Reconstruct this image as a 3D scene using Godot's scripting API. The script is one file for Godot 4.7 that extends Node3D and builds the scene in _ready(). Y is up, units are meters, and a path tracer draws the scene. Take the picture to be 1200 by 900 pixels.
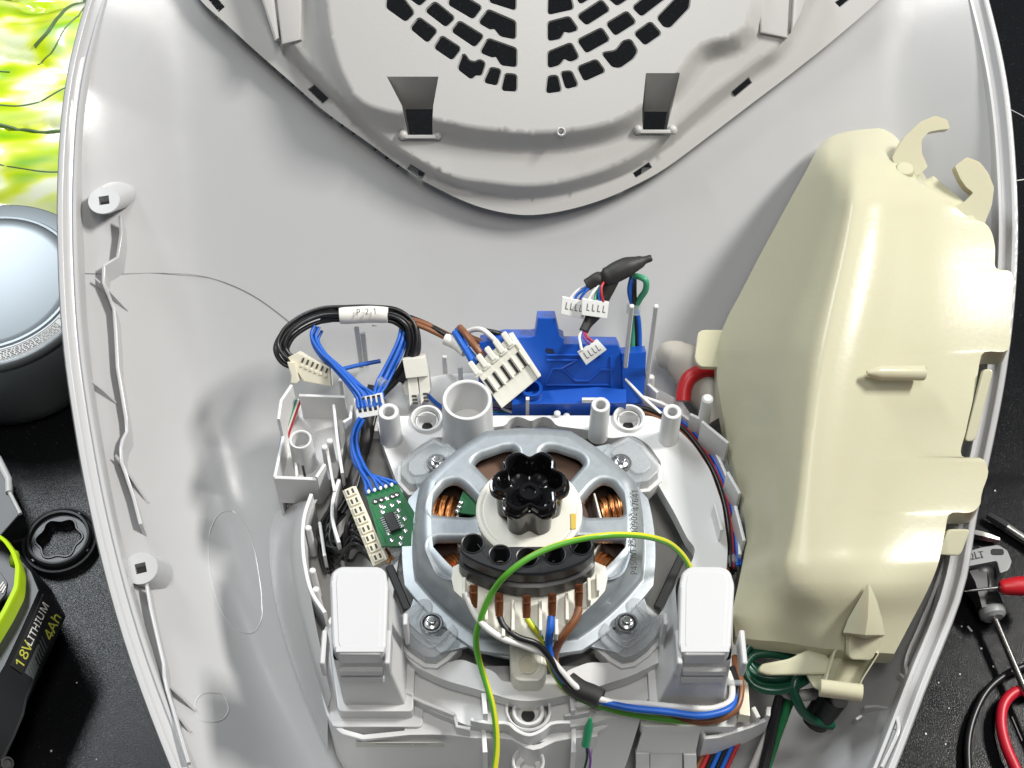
extends Node3D
# An opened kitchen appliance on a dark worktop. Shapes are given in centimetres and committed in metres.

var M := {}
var taken := {}

func _ready():
	var cam := Camera3D.new()
	cam.name = "camera"
	cam.position = Vector3(-0.00837, 0.76853, 0.37995)
	cam.rotation_degrees = Vector3(-55.000, 0, 0)
	cam.fov = 28.0725
	cam.near = 0.05
	cam.far = 20.0
	add_child(cam)
	cam.current = true
	var we := WorldEnvironment.new()
	we.name = "environment"
	var e := Environment.new()
	e.background_mode = Environment.BG_COLOR
	e.background_color = Color(0.27, 0.28, 0.30)
	e.background_energy_multiplier = 1.0
	e.tonemap_mode = Environment.TONE_MAPPER_LINEAR
	e.tonemap_exposure = 1.15
	e.sdfgi_enabled = true
	e.ssao_enabled = true
	e.ssil_enabled = true
	we.environment = e
	add_child(we)
	# two ceiling lamps of the workshop, one over the right end of the bench and one behind the viewer's left shoulder
	area_lamp("main_ceiling_lamp", Vector3(1.15, 1.5, -0.35), Vector2(0.2, 0.45), 3.4, Color(1.0, 0.99, 0.97))
	area_lamp("second_ceiling_lamp", Vector3(-0.87, 1.75, -1.0), Vector2(0.25, 0.9), 2.2, Color(0.96, 0.985, 1.0))
	area_lamp("added_fill_lamp", Vector3(0.1, 2.3, 0.55), Vector2(0.3, 1.0), 1.6, Color(1.0, 0.99, 0.97))  # added soft fill from overhead, also brightens the latch
	make_materials()
	make_worktop()
	make_shell()
	make_vent_panel()
	make_chassis()
	make_motor()
	make_caps()
	make_blue_module()
	make_cover()
	make_connectors()
	make_wires()
	make_left_things()
	make_right_things()

func area_lamp(called, at, size, energy, tone):
	var l := AreaLight3D.new()
	l.name = called
	l.area_size = size
	l.light_energy = energy
	l.light_color = tone
	l.area_range = 8.0
	l.shadow_enabled = true
	add_child(l)
	l.position = at
	l.look_at_from_position(at, Vector3(0, 0.08, -0.05), Vector3(0, 0, -1))

# ---------------------------------------------------------------- helpers
func V(x, y, z) -> Vector3: return Vector3(x, y, z)
func U(x, y) -> Vector2: return Vector2(x, y)

func numbered(called: String) -> String:
	taken[called] = taken.get(called, 0) + 1
	return called if taken[called] == 1 else "%s_%03d" % [called, taken[called] - 1]

func thing(called: String, label: String, category: String, at: Vector3, group := "") -> Node3D:
	var o := Node3D.new()
	o.name = numbered(called)
	add_child(o, true)
	o.position = at * 0.01
	tag(o, label, category, group)
	return o

func tag(o, label: String, category: String, group := ""):
	o.set_meta("label", label)
	o.set_meta("category", category)
	if group: o.set_meta("group", group)
	return o

func obj(called: String, mb, material, parent = self, crease := 40.0) -> MeshInstance3D:
	var origin := Vector3.ZERO
	var up = parent
	while up != self:
		origin += up.position
		up = up.get_parent()
	var o := MeshInstance3D.new()
	o.mesh = mb.commit(origin, crease)
	if material is Array:
		for i in mini(material.size(), o.mesh.get_surface_count()): o.mesh.surface_set_material(i, material[i])
	else:
		o.material_override = material
	o.name = numbered(called) if parent == self else called
	parent.add_child(o, true)
	if parent != self and str(o.name) != called:
		var k := 1
		while parent.has_node(NodePath("%s_%03d" % [called, k])): k += 1
		o.name = "%s_%03d" % [called, k]
	return o

func face_frame(at: Vector3, tilt: float, roll := 0.0, yaw := 0.0) -> Transform3D:
	# x to the right, y up along the face, z out of the face; tilt 90 lies flat, 0 stands facing the front
	var t := deg_to_rad(tilt)
	var b := Basis(Vector3(1, 0, 0), Vector3(0, cos(t), -sin(t)), Vector3(0, sin(t), cos(t)))
	b = b * Basis(Vector3(0, 0, 1), deg_to_rad(roll))
	return Transform3D(Basis(Vector3.UP, deg_to_rad(yaw)) * b, at)

func smooth_path(pts: Array, per := 6, closed := false) -> Array:
	var out := []
	var n := pts.size()
	if n < 3 and not closed: return pts
	for i in (n if closed else n - 1):
		var a = pts[posmod(i - 1, n)] if closed else pts[maxi(i - 1, 0)]
		var b = pts[i]
		var c = pts[(i + 1) % n]
		var d = pts[(i + 2) % n] if closed else pts[mini(i + 2, n - 1)]
		var tb: float = maxf(b.distance_to(c), 0.001)
		var ta: float = -maxf(a.distance_to(b), 0.001) if a != b else -tb
		var td: float = tb + (maxf(c.distance_to(d), 0.001) if c != d else tb)
		for k in per: out.append(b.cubic_interpolate_in_time(c, a, d, float(k) / per, tb, ta, td))
	if not closed: out.append(pts[n - 1])
	return out

func resample(poly: Array, step: float) -> Array:
	var out := []
	var n := poly.size()
	for i in n:
		var a: Vector2 = poly[i]
		var b: Vector2 = poly[(i + 1) % n]
		var k := maxi(1, int(round(a.distance_to(b) / step)))
		for j in k: out.append(a.lerp(b, float(j) / k))
	return out

func rounded(poly: Array, r: float, seg := 4) -> Array:
	var out := []
	var n := poly.size()
	for i in n:
		var p: Vector2 = poly[i]
		var a: Vector2 = poly[posmod(i - 1, n)]
		var b: Vector2 = poly[(i + 1) % n]
		var t := minf(r, 0.45 * minf(p.distance_to(a), p.distance_to(b)))
		var s: Vector2 = p + (a - p).normalized() * t
		var e: Vector2 = p + (b - p).normalized() * t
		for k in seg + 1:
			var u := float(k) / seg
			out.append(s.lerp(p, u).lerp(p.lerp(e, u), u))
	return out

func circle(c: Vector2, r: float, n := 24) -> Array:
	var out := []
	for i in n: out.append(c + Vector2(cos(TAU * i / n), sin(TAU * i / n)) * r)
	return out

func rect(c: Vector2, w: float, h: float) -> Array:
	return [c + U(-w / 2, -h / 2), c + U(w / 2, -h / 2), c + U(w / 2, h / 2), c + U(-w / 2, h / 2)]

func inset(poly: Array, d: float) -> Array:
	# moves every corner inwards along its mitre; keeps the number of corners
	var n := poly.size()
	var area := 0.0
	for i in n: area += poly[i].cross(poly[(i + 1) % n])
	var s := 1.0 if area > 0 else -1.0
	var out := []
	for i in n:
		var a: Vector2 = (poly[i] - poly[posmod(i - 1, n)]).normalized()
		var b: Vector2 = (poly[(i + 1) % n] - poly[i]).normalized()
		var na := Vector2(-a.y, a.x) * s
		var nb := Vector2(-b.y, b.x) * s
		var m := (na + nb)
		if m.length() < 0.05: m = na
		m = m.normalized()
		out.append(poly[i] + m * d / maxf(0.4, m.dot(nb)))
	return out

func to_segments(p: Vector2, poly: Array, closed := true) -> float:
	var best := 1e9
	for i in (poly.size() if closed else poly.size() - 1):
		best = minf(best, p.distance_squared_to(Geometry2D.get_closest_point_to_segment(p, poly[i], poly[(i + 1) % poly.size()])))
	return sqrt(best)

func MB(): return MeshBuilder.new()

class MeshBuilder:
	var vs := PackedVector3Array()
	var uvs := PackedVector2Array()
	var fixed := {}           # normals given by a formula, by corner
	var parts := [0]          # where each surface begins

	func next_surface():
		parts.append(vs.size())

	func tri(a, b, c):
		vs.append(a); vs.append(b); vs.append(c)

	func quad(a, b, c, d):
		tri(a, b, c); tri(a, c, d)

	func ring(a: Array, b: Array, closed := true):
		var n := a.size()
		for i in (n if closed else n - 1):
			var j := (i + 1) % n
			quad(a[i], a[j], b[j], b[i])

	func loft(rows: Array, closed := false):
		for i in rows.size() - 1: ring(rows[i], rows[i + 1], closed)

	func box(xf: Transform3D, size: Vector3, bev := 0.04):
		# a box whose edges are chamfered
		var h := size / 2
		var b := minf(bev, 0.45 * minf(h.x, minf(h.y, h.z)))
		var face := func(n: Vector3, u: Vector3, v: Vector3) -> Array:
			var hu := absf(u.dot(h)) - b
			var hv := absf(v.dot(h)) - b
			var c := n * absf(n.dot(h))
			return [xf * (c - u * hu - v * hv), xf * (c + u * hu - v * hv), xf * (c + u * hu + v * hv), xf * (c - u * hu + v * hv)]
		var X := Vector3(1, 0, 0); var Y := Vector3(0, 1, 0); var Z := Vector3(0, 0, 1)
		var f := [face.call(X, Y, Z), face.call(-X, Z, Y), face.call(Y, Z, X), face.call(-Y, X, Z), face.call(Z, X, Y), face.call(-Z, Y, X)]
		for q in f: quad(q[0], q[3], q[2], q[1])
		if b <= 0.0: return
		for sx in [0, 1]:
			for sy in [0, 1]:
				var e := func(axis: int, s1: int, s2: int) -> void:
					var p := []
					for s in [-1, 1]:
						for w in [0, 1]:
							var c := Vector3.ZERO
							c[axis] = s * (h[axis] - b)
							var o1 := (axis + 1) % 3
							var o2 := (axis + 2) % 3
							c[o1] = s1 * (h[o1] - (b if w == 1 else 0.0))
							c[o2] = s2 * (h[o2] - (b if w == 0 else 0.0))
							p.append(xf * c)
					if s1 * s2 > 0: quad(p[0], p[2], p[3], p[1])
					else: quad(p[0], p[1], p[3], p[2])
				for axis in 3: e.call(axis, sx * 2 - 1, sy * 2 - 1)
				for sz in [0, 1]:
					var s := Vector3(sx * 2 - 1, sy * 2 - 1, sz * 2 - 1)
					var k := h - Vector3(b, b, b)
					var p := [xf * Vector3(s.x * h.x, s.y * k.y, s.z * k.z), xf * Vector3(s.x * k.x, s.y * h.y, s.z * k.z), xf * Vector3(s.x * k.x, s.y * k.y, s.z * h.z)]
					if s.x * s.y * s.z > 0: tri(p[0], p[2], p[1])
					else: tri(p[0], p[1], p[2])

	func tube(path: Array, r, sides := 8, caps := true):
		var n := path.size()
		var side := Vector3.ZERO
		var rings := []
		for i in n:
			var t: Vector3 = (path[mini(i + 1, n - 1)] - path[maxi(i - 1, 0)]).normalized()
			if side == Vector3.ZERO: side = t.cross(Vector3.UP if absf(t.y) < 0.9 else Vector3.RIGHT).normalized()
			side = (side - t * side.dot(t)).normalized()
			var other := t.cross(side)
			var rr: float = r if not (r is Array) else r[mini(i, r.size() - 1)]
			var ring_ := []
			for k in sides:
				var a := TAU * k / sides
				ring_.append(path[i] + (side * cos(a) + other * sin(a)) * rr)
			rings.append(ring_)
		loft(rings, true)
		if caps:
			for k in range(1, sides - 1):
				tri(rings[0][0], rings[0][k], rings[0][k + 1])
				tri(rings[n - 1][0], rings[n - 1][k + 1], rings[n - 1][k])

	func striped(path: Array, r: float, first: int, last: int, sides: int, twist: float):
		# the strip of a round wire between two of its side numbers, for two-coloured insulation
		var n := path.size()
		var side := Vector3.ZERO
		var rings := []
		for i in n:
			var t: Vector3 = (path[mini(i + 1, n - 1)] - path[maxi(i - 1, 0)]).normalized()
			if side == Vector3.ZERO: side = t.cross(Vector3.UP if absf(t.y) < 0.9 else Vector3.RIGHT).normalized()
			side = (side - t * side.dot(t)).normalized()
			var other := t.cross(side)
			var ring_ := []
			for k in range(first, last + 1):
				var a := TAU * k / sides + twist * i / n
				ring_.append(path[i] + (side * cos(a) + other * sin(a)) * r)
			rings.append(ring_)
		loft(rings, false)

	func lathe(profile: Array, xf: Transform3D, seg := 32, from := 0.0, to := TAU):
		# profile of Vector2(radius, height) about the frame's y axis
		var rows := []
		var full := is_equal_approx(to - from, TAU)
		for p in profile:
			var row := []
			for k in (seg if full else seg + 1):
				var a := from + (to - from) * k / seg
				row.append(xf * Vector3(p.x * cos(a), p.y, p.x * sin(a)))
			rows.append(row)
		loft(rows, full)

	func prism(poly: Array, xf: Transform3D, h0: float, h1: float, bev := 0.0, taper := 0.0):
		# an outline in the frame's x-y plane pushed out along z from h0 to h1, its upper edge bevelled; taper insets the top
		var area := 0.0
		for i in poly.size(): area += poly[i].cross(poly[(i + 1) % poly.size()])
		if area < 0:
			poly = poly.duplicate()
			poly.reverse()
		var rows := []
		var put := func(q: Array, h: float) -> Array:
			var out := []
			for p in q: out.append(xf * Vector3(p.x, p.y, h))
			return out
		rows.append(put.call(poly, h0))
		var top := poly
		if taper != 0.0: top = shrink(poly, taper)
		if bev > 0.0:
			rows.append(put.call(top, h1 - bev))
			rows.append(put.call(shrink(top, bev * 0.3), h1 - bev * 0.3))
			top = shrink(top, bev)
		rows.append(put.call(top, h1))
		loft(rows, true)
		var t := Geometry2D.triangulate_polygon(PackedVector2Array(top))
		for i in range(0, t.size(), 3):
			var q := [top[t[i]], top[t[i + 1]], top[t[i + 2]]]
			if (q[1] - q[0]).cross(q[2] - q[0]) < 0: q.reverse()
			var b := []
			for p in q: b.append(xf * Vector3(p.x, p.y, h1))
			tri(b[0], b[1], b[2])
		t = Geometry2D.triangulate_polygon(PackedVector2Array(poly))
		for i in range(0, t.size(), 3):
			var q := [poly[t[i]], poly[t[i + 1]], poly[t[i + 2]]]
			if (q[1] - q[0]).cross(q[2] - q[0]) < 0: q.reverse()
			var b := []
			for p in q: b.append(xf * Vector3(p.x, p.y, h0))
			tri(b[0], b[2], b[1])

	func shrink(poly: Array, d: float) -> Array:
		var n := poly.size()
		var out := []
		for i in n:
			var a: Vector2 = (poly[i] - poly[posmod(i - 1, n)]).normalized()
			var b: Vector2 = (poly[(i + 1) % n] - poly[i]).normalized()
			var m := Vector2(-a.y, a.x) + Vector2(-b.y, b.x)
			if m.length() < 0.05: m = Vector2(-a.y, a.x)
			m = m.normalized()
			out.append(poly[i] + m * d / maxf(0.5, m.dot(Vector2(-b.y, b.x))))
		return out

	func wall(base: Array, top, thick: float, bottom = null):
		# an upright sheet along a path on the ground plan; top and bottom are heights, one for all or one for each point
		var n := base.size()
		var rows := [[], [], [], []]
		for i in n:
			var d: Vector3 = base[mini(i + 1, n - 1)] - base[maxi(i - 1, 0)]
			d.y = 0
			d = d.normalized()
			var o := Vector3(-d.z, 0, d.x) * thick / 2
			var h: float = top[i] if top is Array else top
			var l: float = base[i].y if bottom == null else (bottom[i] if bottom is Array else bottom)
			var p := Vector3(base[i].x, 0, base[i].z)
			var b := minf(0.03, thick * 0.3)
			rows[0].append([p - o + Vector3(0, l, 0), p - o + Vector3(0, h - b, 0), p - o * 0.5 + Vector3(0, h, 0), p + o * 0.5 + Vector3(0, h, 0), p + o + Vector3(0, h - b, 0), p + o + Vector3(0, l, 0)])
		loft(rows[0], true)
		var a = rows[0][0]
		for k in range(1, 5): tri(a[0], a[k], a[k + 1])
		a = rows[0][n - 1]
		for k in range(1, 5): tri(a[0], a[k + 1], a[k])

	func ball(c: Vector3, r: Vector3, seg := 12):
		var rows := []
		for i in seg / 2 + 1:
			var a := PI * i / (seg / 2)
			var row := []
			for k in seg:
				var b := TAU * k / seg
				row.append(c + Vector3(sin(a) * cos(b) * r.x, cos(a) * r.y, sin(a) * sin(b) * r.z))
			rows.append(row)
		loft(rows, true)

	func sheet(outer: Array, holes: Array, grid: float, lift: Callable, thick: Vector3, seed_ := 1, guide := [], exact := false):
		# a plate of any outline with any holes, bent by lift and as thick as the given offset; outlines must be finely sampled
		var rng := RandomNumberGenerator.new()
		rng.seed = seed_
		var pts := PackedVector2Array(outer)
		for h in holes: pts.append_array(PackedVector2Array(h))
		var boxes := []
		var loops := []
		for h in [outer] + holes:
			var q := PackedVector2Array(h)
			loops.append(q)
			var r := Rect2(q[0], Vector2.ZERO)
			for p in q: r = r.expand(p)
			boxes.append(r)
		var ob: Rect2 = boxes[0]
		var near := {}
		for p in pts: near[Vector2i((p / (grid * 0.7)).floor())] = true
		var fine := {}
		for p in pts: fine[Vector2i((p / 0.14).floor())] = true
		for p in guide:
			var key := Vector2i((p / 0.14).floor())
			if fine.has(key) or not inside(p, loops, boxes): continue
			fine[key] = true
			pts.append(p)
			near[Vector2i((p / (grid * 0.7)).floor())] = true
		var y := ob.position.y
		while y < ob.end.y:
			var x := ob.position.x
			while x < ob.end.x:
				var p := Vector2(x + rng.randf_range(-0.12, 0.12) * grid, y + rng.randf_range(-0.12, 0.12) * grid)
				x += grid
				if near.has(Vector2i((p / (grid * 0.7)).floor())): continue
				if inside(p, loops, boxes): pts.append(p)
			y += grid
		var t := Geometry2D.triangulate_delaunay(pts)
		var up := PackedVector3Array()
		var nrm := []
		for p in pts:
			up.append(lift.call(p))
			if exact: nrm.append((lift.call(p + Vector2(0.03, 0)) - lift.call(p - Vector2(0.03, 0))).cross(lift.call(p + Vector2(0, 0.03)) - lift.call(p - Vector2(0, 0.03))).normalized())
		for i in range(0, t.size(), 3):
			var a := t[i]; var b := t[i + 1]; var c := t[i + 2]
			if not inside((pts[a] + pts[b] + pts[c]) / 3.0, loops, boxes): continue
			if (pts[b] - pts[a]).cross(pts[c] - pts[a]) < 0:
				var s := b
				b = c
				c = s
			if exact:
				fixed[vs.size()] = nrm[a]
				fixed[vs.size() + 1] = nrm[b]
				fixed[vs.size() + 2] = nrm[c]
			tri(up[a], up[b], up[c])
			if thick != Vector3.ZERO: tri(up[a] + thick, up[c] + thick, up[b] + thick)
		if thick == Vector3.ZERO: return
		var at := 0
		for q in loops:
			var n: int = q.size()
			for i in n:
				var a := up[at + i]
				var b := up[at + (i + 1) % n]
				quad(a, b, b + thick, a + thick)
			at += n

	func inside(p: Vector2, loops: Array, boxes: Array) -> bool:
		for i in loops.size():
			if i == 0:
				if not Geometry2D.is_point_in_polygon(p, loops[0]): return false
			elif boxes[i].has_point(p) and Geometry2D.is_point_in_polygon(p, loops[i]): return false
		return true

	func commit(origin: Vector3, crease: float) -> ArrayMesh:
		var n := vs.size() / 3
		var fn := PackedVector3Array()
		fn.resize(n)
		var at := {}
		for i in n:
			fn[i] = (vs[i * 3 + 2] - vs[i * 3]).cross(vs[i * 3 + 1] - vs[i * 3])
			for k in 3:
				var key := Vector3i((vs[i * 3 + k] * 500.0).round())
				if at.has(key): at[key].append(i)
				else: at[key] = [i]
		var limit := cos(deg_to_rad(crease))
		var ns := PackedVector3Array()
		ns.resize(n * 3)
		var unit := PackedVector3Array()
		unit.resize(n)
		for i in n: unit[i] = fn[i].normalized()
		for i in n:
			for k in 3:
				var s := Vector3.ZERO
				var me := unit[i]
				if fixed.has(i * 3 + k):
					var g: Vector3 = fixed[i * 3 + k]
					ns[i * 3 + k] = g if g.dot(me) >= 0 else -g
					continue
				for j in at[Vector3i((vs[i * 3 + k] * 500.0).round())]:
					if unit[j].dot(me) >= limit: s += fn[j]
				ns[i * 3 + k] = s.normalized() if s.length_squared() > 1e-16 else (me if me != Vector3.ZERO else Vector3.UP)
		var m := ArrayMesh.new()
		for s in parts.size():
			var b: int = parts[s]
			var e: int = parts[s + 1] if s + 1 < parts.size() else vs.size()
			if e <= b: continue
			var p := vs.slice(b, e)
			for i in p.size(): p[i] = p[i] * 0.01 - origin
			var arrays := []
			arrays.resize(Mesh.ARRAY_MAX)
			arrays[Mesh.ARRAY_VERTEX] = p
			arrays[Mesh.ARRAY_NORMAL] = ns.slice(b, e)
			if uvs.size() == vs.size(): arrays[Mesh.ARRAY_TEX_UV] = uvs.slice(b, e)
			m.add_surface_from_arrays(Mesh.PRIMITIVE_TRIANGLES, arrays)
		return m

# flat outlines on the ground plan (x, z) turned into an upright frame: prism heights are then world heights
func plan() -> Transform3D:
	return Transform3D(Basis(Vector3(1, 0, 0), Vector3(0, 0, 1), Vector3(0, 1, 0)), Vector3.ZERO)

func upright(at: Vector3) -> Transform3D:
	return Transform3D(Basis.IDENTITY, at)

# ---------------------------------------------------------------- materials
func mat(called: String, tone: Color, rough := 0.5, metal := 0.0, bump := 0.0, bump_scale := 30.0, spec := 0.5) -> StandardMaterial3D:
	var m := StandardMaterial3D.new()
	m.resource_name = called
	m.albedo_color = tone.linear_to_srgb()
	m.albedo_color.a = tone.a
	m.roughness = rough
	m.metallic = metal
	m.metallic_specular = spec
	m.cull_mode = BaseMaterial3D.CULL_DISABLED
	if bump > 0.0:
		m.uv1_triplanar = true
		m.uv1_scale = Vector3.ONE * bump_scale
		m.normal_enabled = true
		m.normal_texture = M.grain
		m.normal_scale = bump
	if tone.a < 1.0: m.transparency = BaseMaterial3D.TRANSPARENCY_ALPHA
	M[called] = m
	return m

func noise(kind: int, freq: float, octaves: int, normal: bool, ramp = null, seed_ := 3) -> NoiseTexture2D:
	var t := NoiseTexture2D.new()
	t.width = 512
	t.height = 512
	t.seamless = true
	t.as_normal_map = normal
	t.bump_strength = 4.0
	var f := FastNoiseLite.new()
	f.noise_type = kind
	f.seed = seed_
	f.frequency = freq
	f.fractal_octaves = octaves
	t.noise = f
	if ramp: t.color_ramp = ramp
	return t

func ramp(stops: Array) -> Gradient:
	var g := Gradient.new()
	g.offsets = PackedFloat32Array(stops.map(func(s): return s[0]))
	g.colors = PackedColorArray(stops.map(func(s): return s[1]))
	return g

func grey(v: float) -> Color: return Color(v, v, v)

func make_materials():
	M.grain = noise(FastNoiseLite.TYPE_SIMPLEX_SMOOTH, 0.05, 4, true)
	M.smudge = noise(FastNoiseLite.TYPE_SIMPLEX_SMOOTH, 0.008, 5, false, ramp([[0.0, grey(0.62)], [0.45, grey(0.82)], [1.0, grey(1.0)]]), 8)
	M.mottle = noise(FastNoiseLite.TYPE_SIMPLEX_SMOOTH, 0.012, 5, false, ramp([[0.0, grey(0.93)], [0.5, grey(0.975)], [1.0, grey(1.0)]]), 5)
	var shell = mat("shell_plastic", Color(0.475, 0.475, 0.477), 0.3, 0.0, 0.022, 16.0)
	shell.roughness_texture = M.smudge
	shell.roughness_texture_channel = BaseMaterial3D.TEXTURE_CHANNEL_RED
	shell.roughness = 0.27
	mat("panel_plastic", Color(0.475, 0.467, 0.452), 0.3, 0.0, 0.03, 14.0)
	mat("white_plastic", Color(0.66, 0.66, 0.655), 0.36, 0.0, 0.04, 20.0)
	mat("cap_plastic", Color(0.56, 0.56, 0.565), 0.34, 0.0, 0.03, 20.0)
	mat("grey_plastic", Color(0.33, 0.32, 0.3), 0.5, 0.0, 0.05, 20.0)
	mat("tray_plastic", Color(0.42, 0.41, 0.39), 0.5, 0.0, 0.05, 20.0)
	var cream = mat("cover_plastic", Color(0.49, 0.47, 0.335), 0.24, 0.0, 0.05, 10.0, 0.3)
	cream.subsurf_scatter_enabled = true
	cream.subsurf_scatter_strength = 0.12
	mat("cream_plastic", Color(0.72, 0.68, 0.54), 0.42, 0.0, 0.04, 30.0)
	mat("ivory_plastic", Color(0.78, 0.765, 0.68), 0.4, 0.0, 0.04, 30.0)
	mat("connector_white", Color(0.78, 0.78, 0.76), 0.4)
	mat("hole", Color(0.012, 0.012, 0.012), 0.7)
	mat("shade_hole", Color(0.06, 0.055, 0.05), 0.7)
	var zinc = mat("zinc_steel", Color(0.40, 0.435, 0.46), 0.46, 0.6, 0.05, 24.0)
	zinc.albedo_texture = M.mottle
	mat("bolt_steel", Color(0.6, 0.61, 0.62), 0.25, 0.95)
	mat("bright_steel", Color(0.62, 0.61, 0.57), 0.22, 1.0)
	mat("copper", Color(0.62, 0.27, 0.10), 0.3, 0.9)
	mat("copper_dark", Color(0.25, 0.09, 0.04), 0.35, 0.7)
	mat("lamination", Color(0.12, 0.08, 0.065), 0.5, 0.3)
	mat("black_gloss", Color(0.008, 0.008, 0.009), 0.12)
	mat("black_plastic", Color(0.018, 0.019, 0.021), 0.36, 0.0, 0.08, 40.0)
	mat("black_rubber", Color(0.014, 0.014, 0.015), 0.45)
	mat("shrink_tube", Color(0.025, 0.023, 0.022), 0.55, 0.0, 0.2, 60.0)
	mat("clear_plastic", Color(0.5, 0.53, 0.55, 0.36), 0.3, 0.0, 0.12, 40.0)
	mat("blue_plastic", Color(0.006, 0.075, 0.42), 0.36, 0.0, 0.05, 30.0)
	mat("wire_black", Color(0.012, 0.012, 0.013), 0.35)
	mat("wire_blue", Color(0.012, 0.11, 0.5), 0.42)
	mat("wire_white", Color(0.75, 0.74, 0.71), 0.4)
	mat("wire_brown", Color(0.22, 0.085, 0.035), 0.4)
	mat("wire_red", Color(0.42, 0.025, 0.03), 0.4)
	mat("wire_green", Color(0.004, 0.06, 0.032), 0.3)
	mat("wire_teal", Color(0.05, 0.30, 0.16), 0.4)
	mat("wire_violet", Color(0.16, 0.06, 0.28), 0.4)
	mat("earth_green", Color(0.10, 0.36, 0.03), 0.38)
	mat("earth_yellow", Color(0.62, 0.62, 0.03), 0.38)
	mat("sleeve_white", Color(0.76, 0.74, 0.68), 0.5, 0.0, 0.2, 60.0)
	mat("board_green", Color(0.015, 0.13, 0.045), 0.35)
	mat("solder", Color(0.72, 0.73, 0.72), 0.25, 0.9)
	mat("chip_black", Color(0.02, 0.02, 0.02), 0.5)
	mat("ink", Color(0.05, 0.05, 0.05), 0.7)
	mat("line_grey", Color(0.27, 0.27, 0.27), 0.6)
	mat("faint_ink", Color(0.30, 0.30, 0.30), 0.7)
	mat("sticker", Color(0.55, 0.55, 0.50), 0.5)
	mat("red_band", Color(0.55, 0.015, 0.02), 0.4)

# ---------------------------------------------------------------- worktop
func make_worktop():
	var speck = mat("worktop_stone", Color(1, 1, 1), 0.2, 0.0, 0.0)
	var rng := RandomNumberGenerator.new()
	rng.seed = 41
	var im := Image.create(1024, 1024, false, Image.FORMAT_RGB8)
	im.fill(Color(0.085, 0.088, 0.095))
	for i in 22000:
		var c := rng.randf()
		var tone := grey(0.05 + 0.16 * c) if c < 0.95 else grey(0.22 + 0.25 * rng.randf())
		im.fill_rect(Rect2i(rng.randi_range(0, 1022), rng.randi_range(0, 1022), 1 + rng.randi() % 2, 1 + rng.randi() % 2), tone)
	speck.albedo_color = Color.WHITE
	speck.albedo_texture = ImageTexture.create_from_image(im)
	speck.uv1_triplanar = true
	speck.uv1_world_triplanar = true
	speck.uv1_scale = Vector3.ONE * 5.0
	speck.normal_enabled = true
	var f := noise(FastNoiseLite.TYPE_SIMPLEX_SMOOTH, 0.3, 3, true, null, 12)
	f.width = 1024
	f.height = 1024
	speck.normal_texture = f
	speck.normal_scale = 0.16
	speck.metallic_specular = 0.3
	var b = MB()
	b.box(upright(V(0, -2, -10)), V(220, 4, 170), 0.3)
	var o = obj("worktop", b, speck)
	o.set_meta("kind", "structure")
	o.set_meta("label", "black speckled stone worktop under the opened appliance")

# ---------------------------------------------------------------- shell
var rim_left := []
var rim_right := []
var rim_slope := [U(-60, 34), U(-34, 22.5), U(-30.4, 21), U(-18, 15.5), U(-6, 11.5), U(3, 9.5), U(12, 8.5), U(30, 8)]

func rim_height(z: float) -> float:
	for i in rim_slope.size() - 1:
		var a: Vector2 = rim_slope[i]
		var b: Vector2 = rim_slope[i + 1]
		if z <= b.x: return lerpf(a.y, b.y, (z - a.x) / (b.x - a.x))
	return rim_slope[-1].y

func shell_height(x: float, z: float) -> float:
	var f := 0.8 + 1.74 * log(1.0 + exp((-z - 7.5) / 2.0))
	var d := 1e9
	for run in [rim_left, rim_right]:
		for i in run.size() - 1:
			var a = U(run[i].x, run[i].z)
			var b = U(run[i + 1].x, run[i + 1].z)
			d = minf(d, U(x, z).distance_squared_to(Geometry2D.get_closest_point_to_segment(U(x, z), a, b)))
	d = sqrt(d)
	var s := log(1.0 + exp(7.0 * (1.0 - d / 5.0))) / 7.0
	return f + (rim_height(z) - f) * minf(s, 1.0)

func x_at(run: Array, z: float) -> float:
	for i in run.size() - 1:
		var a: Vector3 = run[i]
		var b: Vector3 = run[i + 1]
		if (z - a.z) * (z - b.z) <= 0.0 and a.z != b.z: return lerpf(a.x, b.x, (z - a.z) / (b.z - a.z))
	return run[0].x

func rim_sweep(run: Array, inward: float, profile: Array) -> Array:
	var rows := []
	var path := smooth_path(run, 5)
	for i in path.size():
		var d: Vector3 = path[mini(i + 1, path.size() - 1)] - path[maxi(i - 1, 0)]
		d.y = 0
		d = d.normalized()
		var n := Vector3(-d.z, 0, d.x) * inward
		var row := []
		for p in profile: row.append(path[i] + n * p.x + Vector3(0, p.y, 0))
		rows.append(row)
	return rows

var shell_node: Node3D

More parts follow.
